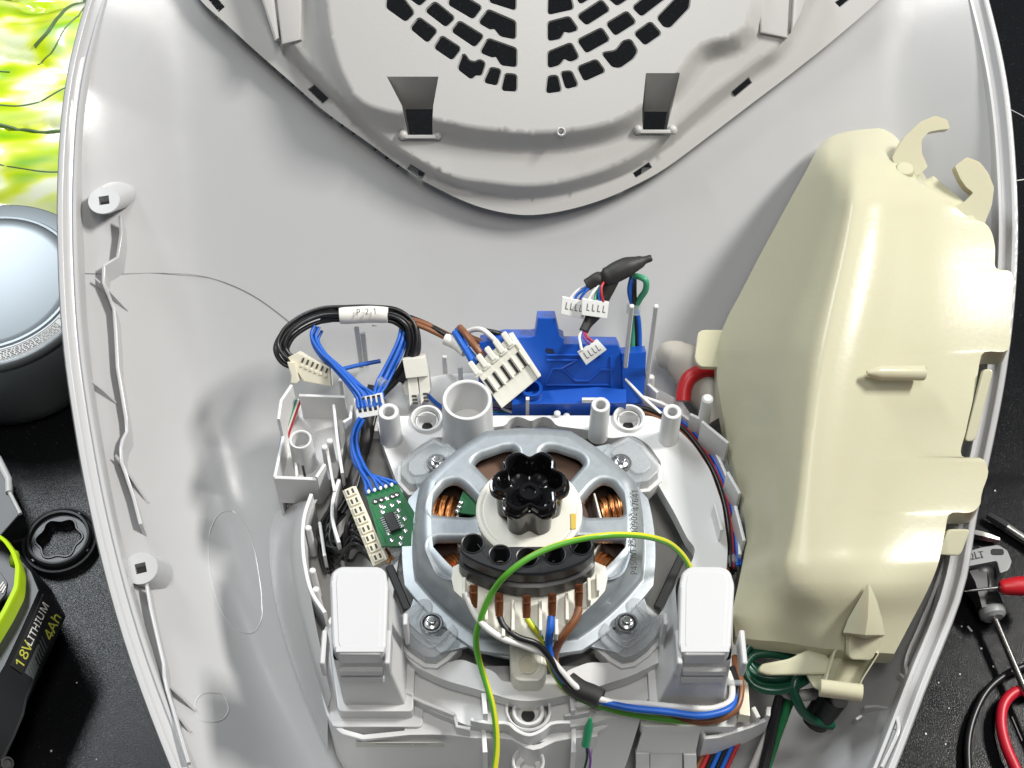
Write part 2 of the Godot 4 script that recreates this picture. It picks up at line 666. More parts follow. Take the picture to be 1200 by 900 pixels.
func make_shell():
	rim_left = [V(-23.268, 21.037, -30.489), V(-24.099, 19.808, -27.712), V(-24.929, 17.993, -23.62), V(-25.102, 15.571, -18.161), V(-24.79, 14.363, -14.588), V(-24.002, 12.562, -9.185), V(-23.054, 11.297, -5.089), V(-21.808, 10.339, -0.774), V(-19.449, 9.203, 5.673), V(-16.586, 8.534, 11.697), V(-14.844, 8.417, 14.973), V(-12.445, 8.324, 18.353)]
	rim_right = [V(12.644, 8.324, 18.353), V(15.017, 8.417, 14.973), V(16.793, 8.521, 11.815), V(18.545, 8.91, 8.314), V(21.374, 9.606, 2.522), V(22.308, 10.339, -0.774), V(23.306, 10.996, -3.734), V(24.622, 12.225, -8.174), V(25.545, 13.709, -12.627), V(25.828, 14.363, -14.588), V(26.122, 15.824, -18.73), V(25.938, 17.933, -23.485), V(25.238, 19.808, -27.712), V(24.569, 21.037, -30.489)]
	rim_right.reverse()
	var opening := []
	# the part of the shell behind the vent panel is open: the same outline carried onto the shell's far slope
	for p in FAR_OPENING(): opening.append(U(p.x, p.z))
	var t = thing("appliance_shell", "large pale grey plastic appliance shell lying open on the worktop, tub shaped", "appliance shell", V(0, 0, -6))
	shell_node = t
	var b = MB()
	var rows := []
	var under := []
	var z := -30.4
	var us := []
	for i in 121:
		var u := float(i) / 120.0
		us.append(0.5 - 0.5 * cos(PI * u))
	while z <= 18.3:
		var row := []
		var l := x_at(rim_left, z)
		var r := x_at(rim_right, z)
		for u in us:
			var x: float = lerpf(l, r, u)
			row.append(V(x, shell_height(x, z), z))
		rows.append(row)
		z += 0.34
	var hole := PackedVector2Array(opening)
	for row in rows:
		for k in row.size():
			var q := U(row[k].x, row[k].z)
			var best := 1e9
			var to := q
			for j in opening.size():
				var w := Geometry2D.get_closest_point_to_segment(q, opening[j], opening[(j + 1) % opening.size()])
				if q.distance_to(w) < best:
					best = q.distance_to(w)
					to = w
			if best < 0.22: row[k] = V(to.x, shell_height(to.x, to.y), to.y)
	for i in rows.size() - 1:
		for k in us.size() - 1:
			var c: Vector3 = (rows[i][k] + rows[i + 1][k + 1]) / 2
			if Geometry2D.is_point_in_polygon(U(c.x, c.z), hole): continue
			b.quad(rows[i][k], rows[i][k + 1], rows[i + 1][k + 1], rows[i + 1][k])
			var d := V(0, -0.32, 0)
			b.quad(rows[i][k] + d, rows[i + 1][k] + d, rows[i + 1][k + 1] + d, rows[i][k + 1] + d)
	obj("tub_wall", b, M.shell_plastic, t, 60)
	# rims: an outer edge, a groove and an inner ridge
	var prof := [U(-0.1, -1.4), U(-0.12, 0.05), U(-0.04, 0.15), U(0.16, 0.15), U(0.25, 0.06), U(0.3, -0.16), U(0.62, -0.34), U(0.68, -0.22), U(0.82, -0.22), U(0.9, -0.36), U(1.0, -1.3)]
	for run in [rim_left, rim_right]:
		var e = MB()
		e.loft(rim_sweep(run, 1.0 if run[0].x > 0 else -1.0, prof))
		obj("rim", e, M.shell_plastic, t, 50)
	# wavy rail and blades inside the left wall
	var rails := [[V(-22.244, 12.196, -17.639), V(-22.183, 11.699, -16.829), V(-22.291, 11.189, -15.548), V(-22.83, 11.549, -14.656), V(-22.773, 11.186, -13.76), V(-22.535, 10.689, -13.324), V(-22.294, 10.147, -12.803), V(-22.153, 9.578, -11.662), V(-21.964, 8.821, -9.923), V(-21.678, 8.206, -8.665), V(-21.37, 7.672, -7.361), V(-21.254, 7.515, -6.644), V(-21.334, 7.756, -5.948), V(-21.314, 7.87, -5.341), V(-21.153, 7.847, -4.507), V(-20.903, 7.573, -3.939), V(-20.435, 7.104, -2.814), V(-19.959, 6.742, -1.434)], [V(-19.123, 6.988, 2.111), V(-18.724, 6.982, 3.489), V(-18.192, 6.914, 5.042), V(-17.688, 7.045, 6.471), V(-17.5, 7.273, 7.289), V(-17.279, 7.347, 7.94), V(-16.921, 7.353, 8.816), V(-16.321, 7.386, 10.33), V(-15.804, 7.404, 11.595)]]
	for path in rails:
		var w = MB()
		var p: Array = smooth_path(path, 4) if path.size() < 5 else path
		w.wall(p, p.map(func(q): return q.y + 1.25), 0.17, p.map(func(q): return q.y - 0.8))
		obj("rail", w, M.shell_plastic, t)
	var blades := [[[V(-23.162, 11.804, -13.859), V(-21.957, 9.965, -13.768)], 0.9], [[V(-22.909, 10.576, -8.139), V(-21.973, 8.769, -8.337)], 0.9], [[V(-21.454, 8.324, -4.791), V(-20.169, 6.296, -3.653)], 1.0], [[V(-17.301, 7.096, 7.477), V(-16.316, 5.953, 7.962)], 0.8], [[V(-16.968, 7.375, 8.738), V(-16.261, 6.743, 9.386)], 0.7], [[V(18.005, 7.141, 6.739), V(18.215, 7.771, 7.243)], 0.6], [[V(16.415, 5.517, 7.822), V(17.302, 7.082, 8.265)], 0.7], [[V(15.973, 5.247, 8.377), V(16.42, 5.725, 8.133)], 0.8], [[V(17.155, 7.887, 9.895), V(17.628, 8.089, 9.125)], 0.6]]
	for q in blades:
		var w = MB()
		var a: Vector3 = q[0][0]
		var c: Vector3 = q[0][1]
		var m := (a + c) / 2
		w.wall([a, m, c], [a.y + q[1], m.y + q[1] * 0.8, c.y + 0.12], 0.14, [a.y - 0.4, m.y - 0.4, c.y - 0.4])
		obj("blade", w, M.shell_plastic, t)
	# rail inside the right wall
	var rr = MB()
	var rp := smooth_path([V(21.159, 8.56, 0.18), V(20.36, 7.819, 2.203), V(19.245, 7.484, 4.39), V(18.276, 7.303, 6.362), V(18.162, 7.663, 7.195), V(17.679, 7.64, 8.285), V(17.362, 7.754, 9.2), V(17.262, 8.09, 9.978), V(16.745, 7.964, 10.979), V(16.278, 7.779, 11.737)], 4)
	rr.wall(rp, rp.map(func(q): return q.y + 0.7), 0.16, rp.map(func(q): return q.y - 0.5))
	obj("rail", rr, M.shell_plastic, t)
	# screw posts with a square hole
	for q in [[V(-22.754, 14.9, -17.419), V(-22.715, 13.197, -19.383)], [V(-19.439, 8.5, 1.41), V(-19.39, 6.069, 0.458)]]:
		var post = MB()
		var a: Vector3 = q[1]
		var c: Vector3 = q[0]
		var xf := face_frame(c, 80, 0, 12 if c.z < -5 else 16)
		var rows2 := []
		var sq := []
		for k in 32:
			var an := TAU * k / 32 + PI / 4
			var dir := U(cos(an), sin(an))
			var s: float = 0.27 / maxf(absf(dir.x), absf(dir.y))
			sq.append(dir * s)
		for st in [[1.0, 2.6, a], [0.93, 1.75, a.lerp(c, 0.5)], [0.86, 0.0, c - xf.basis.z * 0.08], [0.8, 0.0, c], [0.74, 0.0, c + xf.basis.z * 0.03]]:
			var row := []
			for k in 32:
				var an := TAU * k / 32 + PI / 4
				row.append(st[2] + (xf.basis.x * cos(an) + xf.basis.y * sin(an)) * (0.84 if st[2] != c and st[1] == 0.0 else st[0]) * 1.0)
			rows2.append(row)
		for h in [0.03, -0.7]:
			var row := []
			for p in sq: row.append(c + xf.basis.x * p.x + xf.basis.y * p.y + xf.basis.z * h)
			rows2.append(row)
		post.loft(rows2, true)
		var po = obj("screw_post", post, M.shell_plastic, t, 35)
		var dk = MB()
		dk.prism(sq, Transform3D(xf.basis, c), -0.72, -0.55)
		obj("square_hole", dk, M.shade_hole, po)
	# faint moulding rings
	for q in [[V(-17.106, 1.74, -5.785), V(-17.657, 2.106, -4.366), V(-17.542, 2.284, -2.762), V(-17.007, 2.371, -0.622), V(-16.324, 2.146, 0.899), V(-15.517, 1.58, 1.53), V(-14.85, 1.165, 1.43), V(-14.49, 0.975, 0.625), V(-14.561, 0.937, -0.58), V(-14.915, 0.98, -2.401), V(-15.33, 1.115, -3.943), V(-16.005, 1.381, -5.328), V(-16.657, 1.615, -5.914)], [V(-16.028, 4.465, 6.326), V(-15.526, 3.651, 6.156), V(-15.257, 3.613, 6.695), V(-15.288, 4.201, 7.584), V(-15.709, 5.162, 8.164), V(-16.191, 5.951, 8.316), V(-16.439, 5.917, 7.68), V(-16.408, 5.388, 6.912)]]:
		var g = MB()
		g.tube(smooth_path(q, 5, true) + [q[0]], 0.055, 6, false)
		obj("moulding_ring", g, M.shell_plastic, t)
	var hr = MB()
	hr.tube(smooth_path([V(-24.099, 13.251, -13.75), V(-22.386, 11.247, -15.319), V(-20.686, 9.896, -16.479), V(-18.233, 9.094, -16.883), V(-16.705, 8.741, -16.548), V(-15.362, 8.295, -16.039), V(-14.021, 7.664, -15.303), V(-12.966, 7.098, -14.638)], 5), 0.02, 5)  # thin grey tube following the wall surface
	tag(obj("thin_line", hr, M.line_grey), "thin grey line across the left wall of the shell", "thin_line")

# ---------------------------------------------------------------- vent panel
func panel_frame() -> Transform3D: return Transform3D(Vector3(1.0000, 0.0000, 0.0000), Vector3(0.0000, 0.6561, -0.7547), Vector3(0.0000, 0.7547, 0.6561), V(-0.837, 15.15, -22.56))

func FAR_OPENING() -> Array:
	return [V(-18.604, 19.902, -29.356), V(-16.9, 18.584, -27.925), V(-15.124, 17.505, -26.7), V(-13.244, 16.427, -25.462), V(-11.356, 15.377, -24.254), V(-8.982, 14.26, -22.97), V(-7.076, 13.357, -21.932), V(-5.641, 12.764, -21.25), V(-3.723, 12.17, -20.566), V(-2.04, 11.794, -20.133), V(-0.115, 11.606, -19.917), V(1.81, 11.731, -20.061), V(3.974, 12.076, -20.458), V(5.891, 12.608, -21.07), V(7.803, 13.295, -21.86), V(10.179, 14.446, -23.185), V(12.545, 15.624, -24.539), V(14.9, 16.797, -25.887), V(17.242, 18.028, -27.297), V(19.187, 19.273, -28.678), V(20.466, 20.221, -29.687), V(20.92, 20.949, -30.597), V(-0.837, 20.983, -30.699), V(-19.755, 20.951, -30.594)]

func make_vent_panel():
	var xf := panel_frame()
	var outer := [U(-18.371, 8.799), U(-17.145, 6.963), U(-15.899, 5.81), U(-14.14, 4.192), U(-12.279, 2.567), U(-10.411, 0.935), U(-8.061, -0.75), U(-6.175, -2.112), U(-4.755, -3.007), U(-2.856, -3.952), U(-1.191, -4.519), U(0.715, -4.803), U(2.62, -4.614), U(4.761, -4.046), U(6.659, -3.243), U(8.551, -2.206), U(10.903, -0.468), U(13.244, 1.309), U(15.575, 3.078), U(17.894, 4.933), U(20.198, 6.963), U(21.839, 8.799)]
	outer = resample(smooth_open(outer), 0.35)
	var plate := smooth_open([U(-10.158, 9.715), U(-9.745, 5.118), U(-8.881, 2.334), U(-7.571, 1.029), U(-3.789, 0.281), U(-1.895, -0.094), U(0.948, -0.328), U(3.791, -0.14), U(6.155, 0.561), U(8.503, 2.334), U(10.132, 4.285), U(12.613, 5.395), U(13.295, 9.715)])
	var terrace := smooth_open([U(-14.512, 9.715), U(-12.335, 5.118), U(-9.921, 2.334), U(-7.581, -0.094), U(-5.696, -1.501), U(-3.327, -2.63), U(-1.426, -2.96), U(0.713, -3.149), U(2.853, -2.913), U(5.699, -2.018), U(8.06, -0.609), U(10.873, 1.775), U(13.208, 3.543), U(14.833, 4.933), U(17.227, 9.715)])
	var slots := []
	for q in [[U(-16.859, 7.147), U(-16.171, 6.318), U(-15.837, 6.594), U(-16.525, 7.423)], [U(-11.247, 2.101), U(-10.5, 1.355), U(-10.165, 1.635), U(-10.913, 2.334)], [U(-5.796, -2.253), U(-5.039, -2.772), U(-4.847, -2.489), U(-5.604, -2.018)], [U(6.893, -2.724), U(7.743, -2.159), U(7.598, -1.924), U(6.748, -2.489)], [U(12.339, 1.729), U(13.225, 2.474), U(13.032, 2.706), U(12.146, 1.962)], [U(18.045, 6.594), U(18.829, 7.239), U(18.637, 7.423), U(17.805, 6.825)]]: slots.append(q)
	var grille := [
		[U(-0.331, 2.706), U(0.189, 2.66), U(0.189, 1.868), U(-0.52, 1.915)], [U(-1.133, 3.032), U(-0.661, 2.939), U(-0.85, 2.194), U(-1.464, 2.334)], [U(-2.594, 3.775), U(-2.359, 3.403), U(-1.982, 3.311), U(-1.746, 3.45), U(-1.51, 3.311), U(-1.7, 2.706), U(-1.983, 2.753), U(-2.22, 2.52), U(-2.879, 3.032)], [U(-3.768, 4.701), U(-2.828, 4.099), U(-3.255, 3.543), U(-4.148, 4.146)], [U(-4.987, 5.672), U(-4.096, 5.025), U(-4.57, 4.47), U(-5.414, 5.164)], [U(-6.246, 7.193), U(-5.314, 5.995), U(-5.74, 5.58), U(-6.723, 6.272), U(-6.621, 7.193)],
		[U(-1.272, 4.562), U(0.189, 4.053), U(0.189, 3.171), U(-0.566, 3.264), U(-0.849, 3.728), U(-1.085, 3.682), U(-1.65, 3.914)], [U(-2.823, 5.487), U(-1.601, 4.748), U(-2.027, 4.238), U(-3.202, 5.025)], [U(-4.136, 6.502), U(-3.152, 5.718), U(-3.577, 5.302), U(-4.608, 6.087)], [U(-5.728, 7.377), U(-4.51, 6.871), U(-4.982, 6.41), U(-5.731, 6.963)],
		[U(-1.27, 6.087), U(0.141, 5.487), U(0.141, 4.655), U(-0.612, 4.794), U(-0.941, 5.21), U(-1.177, 5.164), U(-1.741, 5.487)], [U(-3.146, 7.147), U(-1.692, 6.272), U(-2.117, 5.718), U(-3.384, 6.456)], [U(-4.131, 7.515), U(-3.522, 7.239), U(-3.806, 6.779), U(-4.227, 7.055)], [U(-1.08, 7.331), U(0.141, 7.331), U(0.141, 6.18), U(-1.175, 6.594)], [U(-1.878, 7.515), U(-1.315, 7.239), U(-1.597, 6.825), U(-2.113, 7.101)],
		[U(1.984, 2.567), U(2.408, 2.613), U(2.6, 1.868), U(1.891, 1.775)], [U(2.691, 2.799), U(3.163, 2.846), U(3.497, 2.148), U(2.93, 2.008)], [U(3.587, 3.078), U(4.529, 3.45), U(4.957, 2.892), U(3.921, 2.427)], [U(4.904, 3.821), U(5.564, 3.914), U(5.751, 4.099), U(5.984, 4.424), U(6.36, 4.516), U(6.695, 3.96), U(6.462, 3.589), U(5.805, 3.125), U(5.427, 3.171)], [U(6.64, 4.886), U(7.436, 5.441), U(7.959, 4.886), U(7.163, 4.331)], [U(7.856, 5.718), U(9.251, 7.147), U(9.533, 7.147), U(9.449, 6.272), U(8.473, 5.256), U(8.19, 5.302)],
		[U(1.98, 3.867), U(3.157, 4.331), U(3.537, 3.635), U(3.161, 3.45), U(2.783, 3.635), U(2.501, 3.264), U(1.982, 3.125)], [U(3.581, 4.516), U(4.802, 5.118), U(5.182, 4.562), U(4.008, 3.914)], [U(5.13, 5.395), U(6.161, 5.995), U(6.588, 5.487), U(5.557, 4.84)], [U(6.535, 6.272), U(7.748, 7.239), U(8.175, 6.779), U(6.961, 5.857)],
		[U(1.977, 5.441), U(3.058, 5.718), U(3.484, 5.118), U(3.061, 4.979), U(2.778, 5.071), U(2.544, 4.655), U(1.979, 4.562)], [U(3.575, 5.81), U(4.793, 6.594), U(5.172, 6.133), U(4, 5.395)], [U(5.168, 6.825), U(5.728, 7.331), U(6.482, 6.963), U(5.64, 6.41)], [U(2.019, 7.331), U(2.958, 7.331), U(3.244, 6.226), U(1.975, 5.949)], [U(3.334, 7.147), U(4.225, 7.423), U(4.415, 6.963), U(3.666, 6.502)]]
	var clips := [[U(-6.753, 2.613), U(-3.967, 2.613), U(-4.258, 1.075), U(-4.361, -0.515), U(-5.689, -0.609), U(-5.962, 1.075)], [U(7.224, 2.799), U(9.065, 2.799), U(8.66, 0.935), U(8.483, -0.281), U(7.204, -0.281), U(7.051, 0.935)]]
	var holes := []
	for g in grille: holes.append(resample(inset(rounded(g, 0.14, 3), -0.12), 0.16))
	for s in slots: holes.append(resample(inset(s, -0.04), 0.2))
	for c in clips: holes.append(resample(c, 0.25))
	var lift := func(p: Vector2) -> Vector3:
		# a proud plate that falls off in a soft slope to a ledge, then to the lip along the edge
		var out := 0.0 if Geometry2D.is_point_in_polygon(p, PackedVector2Array(plate)) else to_segments(p, plate, false)
		var low := 0.0 if Geometry2D.is_point_in_polygon(p, PackedVector2Array(terrace)) else to_segments(p, terrace, false)
		var h := 2.2 - 1.15 * smoothstep(-0.15, 1.1, out) - 0.95 * smoothstep(-0.1, 0.9, low)
		h = maxf(h - 0.25 * smoothstep(0.95, 0.35, to_segments(p, outer, true)), 0.1)
		return xf * V(p.x, p.y, h)
	var b = MB()
	var guide := []
	var outward := 1.0
	var probe := shifted(plate, 0.3)
	if Geometry2D.is_point_in_polygon(probe[probe.size() / 2], PackedVector2Array(plate)): outward = -1.0
	else: outward = 1.0
	for c in [plate, terrace]:
		for d in [-0.17, 0.0, 0.17, 0.34, 0.51, 0.68, 0.85, 1.02, 1.2]: guide.append_array(shifted(resample_line(c, 0.3), d * outward))
	b.sheet(outer, holes, 0.3, lift, xf.basis.z * -0.34, 1, guide, true)
	for g in grille + slots:
		var q: Array = inset(rounded(g, 0.14, 3), -0.05) if g.size() > 3 and grille.has(g) else g
		var wide := inset(q, -0.07 if grille.has(g) else -0.04)
		var up := []
		var dn := []
		for p in wide: up.append(lift.call(p))
		for p in q: dn.append(lift.call(p) - xf.basis.z * 0.16)
		b.ring(up, dn)
	var t = thing("vent_panel", "beige grey plastic panel with a curved rib grille at the top of the shell", "vent panel", xf.origin)
	obj("panel_plate", b, M.panel_plastic, t, 75)
	# chutes behind the two clip windows
	for c in clips:
		var w = MB()
		var ch = func(p, h): return xf * V(p.x, p.y, h)
		var q = c
		w.quad(ch.call(q[0], 2.1), ch.call(q[1], 2.1), ch.call(q[2], -0.6), ch.call(q[5], -0.6))
		w.quad(ch.call(q[0], 2.1), ch.call(q[5], -0.6), ch.call(q[4], -0.8), ch.call(q[4], 0.9))
		w.quad(ch.call(q[1], 2.1), ch.call(q[3], 0.9), ch.call(q[3], -0.8), ch.call(q[2], -0.6))
		obj("clip_chute", w, M.panel_plastic, t)
		var l = MB()
		var mid: Vector3 = (lift.call(q[3]) + lift.call(q[4])) / 2
		l.box(Transform3D(xf.basis, mid + xf.basis.z * 0.1), V(1.75, 0.22, 0.5), 0.08)
		for s in [-1, 1]: l.ball(mid + xf.basis * V(0.95 * s, 0.1, 0.1), V(0.28, 0.28, 0.28), 12)
		obj("clip_edge", l, M.panel_plastic, t)
	# raised blocks near the upper corners
	for q in [[U(-14.068, 8.341), U(-13.036, 8.341), U(-12.67, 4.748), U(-12.909, 4.562)], [U(-12.942, 8.341), U(-11.348, 8.341), U(-11.447, 4.655), U(-12.534, 4.377)], [U(13.364, 8.341), U(15.099, 8.341), U(14.978, 4.748), U(13.466, 5.025)], [U(15.287, 8.341), U(16.412, 8.341), U(15.707, 6.041), U(15.161, 5.025)]]:
		var k = MB()
		k.prism(q, xf, 0.2, 1.35, 0.14)
		obj("stiffener", k, M.panel_plastic, t)
	# small eyelet under the grille
	var ey = MB()
	var at: Vector3 = lift.call([U(2.654, -0.328)][0])
	ey.lathe([U(0.14, 0.06), U(0.2, 0.1), U(0.26, 0.05), U(0.28, -0.1)], Transform3D(xf.basis * Basis(Vector3(1, 0, 0), PI / 2), at), 20)
	obj("eyelet", ey, M.panel_plastic, t)

func smooth_open(pts: Array) -> Array:
	var out := []
	for i in pts.size() - 1:
		var a = pts[maxi(i - 1, 0)]
		var d = pts[mini(i + 2, pts.size() - 1)]
		for k in 4: out.append(pts[i].cubic_interpolate(pts[i + 1], a, d, k / 4.0))
	out.append(pts[-1])
	return out

func shifted(path: Array, d: float) -> Array:
	var out := []
	for i in path.size():
		var t: Vector2 = (path[mini(i + 1, path.size() - 1)] - path[maxi(i - 1, 0)]).normalized()
		out.append(path[i] + U(-t.y, t.x) * d)
	return out

func resample_line(path: Array, step: float) -> Array:
	var out := []
	for i in path.size() - 1:
		var k := maxi(1, int(round(path[i].distance_to(path[i + 1]) / step)))
		for j in k: out.append(path[i].lerp(path[i + 1], float(j) / k))
	out.append(path[-1])
	return out

# ---------------------------------------------------------------- motor carrier
func hollow_post(parent, called: String, base: Vector3, top: float, ro: float, ri: float, material, deep := 1.2):
	var b = MB()
	b.lathe([U(ro * 1.12, base.y - 0.2), U(ro * 1.04, base.y + 0.4), U(ro, top - 0.06), U(ro - 0.05, top), U(ri + 0.05, top), U(ri, top - 0.05), U(ri * 0.94, top - deep), U(0.0, top - deep - 0.02)], upright(V(base.x, 0, base.z)), 36)
	return obj(called, b, material, parent)

func screw_cup(parent, at: Vector3, r: float):
	var b = MB()
	b.lathe([U(r * 1.06, at.y - 0.1), U(r * 1.03, at.y + 0.14), U(r * 0.96, at.y + 0.2), U(r * 0.86, at.y + 0.18), U(r * 0.8, at.y + 0.02), U(r * 0.76, at.y - 0.25), U(r * 0.70, at.y - 0.1), U(r * 0.62, at.y - 0.1), U(r * 0.55, at.y - 0.55), U(r * 0.36, at.y - 0.7), U(r * 0.32, at.y - 0.72)], upright(V(at.x, 0, at.z)), 40)
	var o = obj("screw_cup", b, M.white_plastic, parent)
	var d = MB()
	d.lathe([U(0, at.y - 0.69), U(r * 0.33, at.y - 0.69)], upright(V(at.x, 0, at.z)), 20)
	obj("screw_hole", d, M.hole, o)

func walls(parent, called: String, path: Array, top, thick: float, low, material = null):
	var b = MB()
	b.wall(path, top, thick, low)
	return obj(called, b, material if material else M.white_plastic, parent)

func carrier_outline() -> Array:
	return [U(-8.2, -8.081), U(-4.52, -8.137), U(-0.837, -8.137), U(3.306, -8.137), U(6.759, -8.137), U(7.869, -7.475), U(8.8, -6.331), U(9.591, -4.729), U(10.057, -2.647), U(10.164, -0.13), U(9.84, 2.297), U(9.269, 4.178), U(8.122, 5.554), U(6.291, 6.276), U(4.933, 6.991), U(2.852, 7.697), U(1.205, 8.135), U(-0.021, 8.309), U(-0.837, 8.222), U(-2.477, 7.697), U(-4.128, 7.212), U(-5.638, 6.456), U(-6.608, 5.099), U(-7.102, 3.479), U(-7.036, 1.24), U(-6.134, 0.067), U(-5.777, -0.876), U(-6.22, -2.137), U(-6.972, -4.203), U(-7.747, -6.331)]

func motor_hole() -> Array:
	return [U(-4.941, -6.765), U(-4.028, -6.711), U(-2.668, -7.31), U(-1.204, -7.475), U(-0.929, -7.915), U(-0.561, -8.081), U(-0.193, -7.971), U(0.173, -7.75), U(0.542, -7.971), U(0.912, -8.081), U(1.277, -7.915), U(1.546, -7.475), U(3.279, -7.201), U(4.403, -6.656), U(5.643, -6.874), U(6.434, -6.277), U(7.095, -5.1), U(6.681, -4.098), U(7.546, -2.137), U(8.147, -0.527), U(8.505, -0.032), U(8.328, 0.656), U(7.509, 2.01), U(6.426, 3.806), U(5.07, 5.781), U(3.886, 6.321), U(2.893, 6.276), U(1.806, 6.724), U(1.424, 7.301), U(-1.33, 7.301), U(-1.663, 6.768), U(-3.327, 6.097), U(-4.479, 6.456), U(-5.227, 6.366), U(-5.914, 5.735), U(-6.372, 4.732), U(-6.795, 2.772), U(-6.556, 0.362), U(-6.002, -1.026), U(-6.417, -2.647), U(-6.645, -3.889), U(-6.865, -4.835), U(-6.094, -5.901)]

func bracket_outlines() -> Array:
	return [
		[U(-6.539, 4.437), U(-5.37, 3.326), U(-4.952, 3.279), U(-4.732, 3.606), U(-4.763, 3.976), U(-5.037, 4.528), U(-4.769, 5.167), U(-4.308, 5.348), U(-3.987, 4.985), U(-3.746, 4.62), U(-3.448, 4.985), U(-3.52, 5.529), U(-4.042, 6.112), U(-4.524, 6.469), U(-5.017, 6.425), U(-5.692, 5.933), U(-6.21, 5.348)],
		[U(6.535, 4.345), U(5.461, 3.279), U(5.085, 3.233), U(4.779, 3.513), U(4.843, 3.976), U(5.154, 4.483), U(4.876, 5.121), U(4.415, 5.257), U(3.977, 4.803), U(3.653, 4.574), U(3.389, 5.03), U(3.452, 5.619), U(4.009, 6.157), U(4.489, 6.469), U(5.026, 6.38), U(5.666, 5.888), U(6.191, 5.303)],
		[U(-6.626, -4.694), U(-5.681, -5.699), U(-4.979, -6.233), U(-3.974, -5.592), U(-3.515, -5.009), U(-4.211, -4.275), U(-5.158, -3.341), U(-6.125, -3.238), U(-6.635, -3.858)],
		[U(6.822, -4.694), U(5.99, -5.912), U(5.335, -6.341), U(4.276, -5.699), U(3.804, -5.009), U(4.49, -4.275), U(5.425, -3.341), U(6.224, -3.444), U(6.784, -4.014)]]

func cup_spot(p: Vector3) -> Vector2: return U(p.x, p.z)

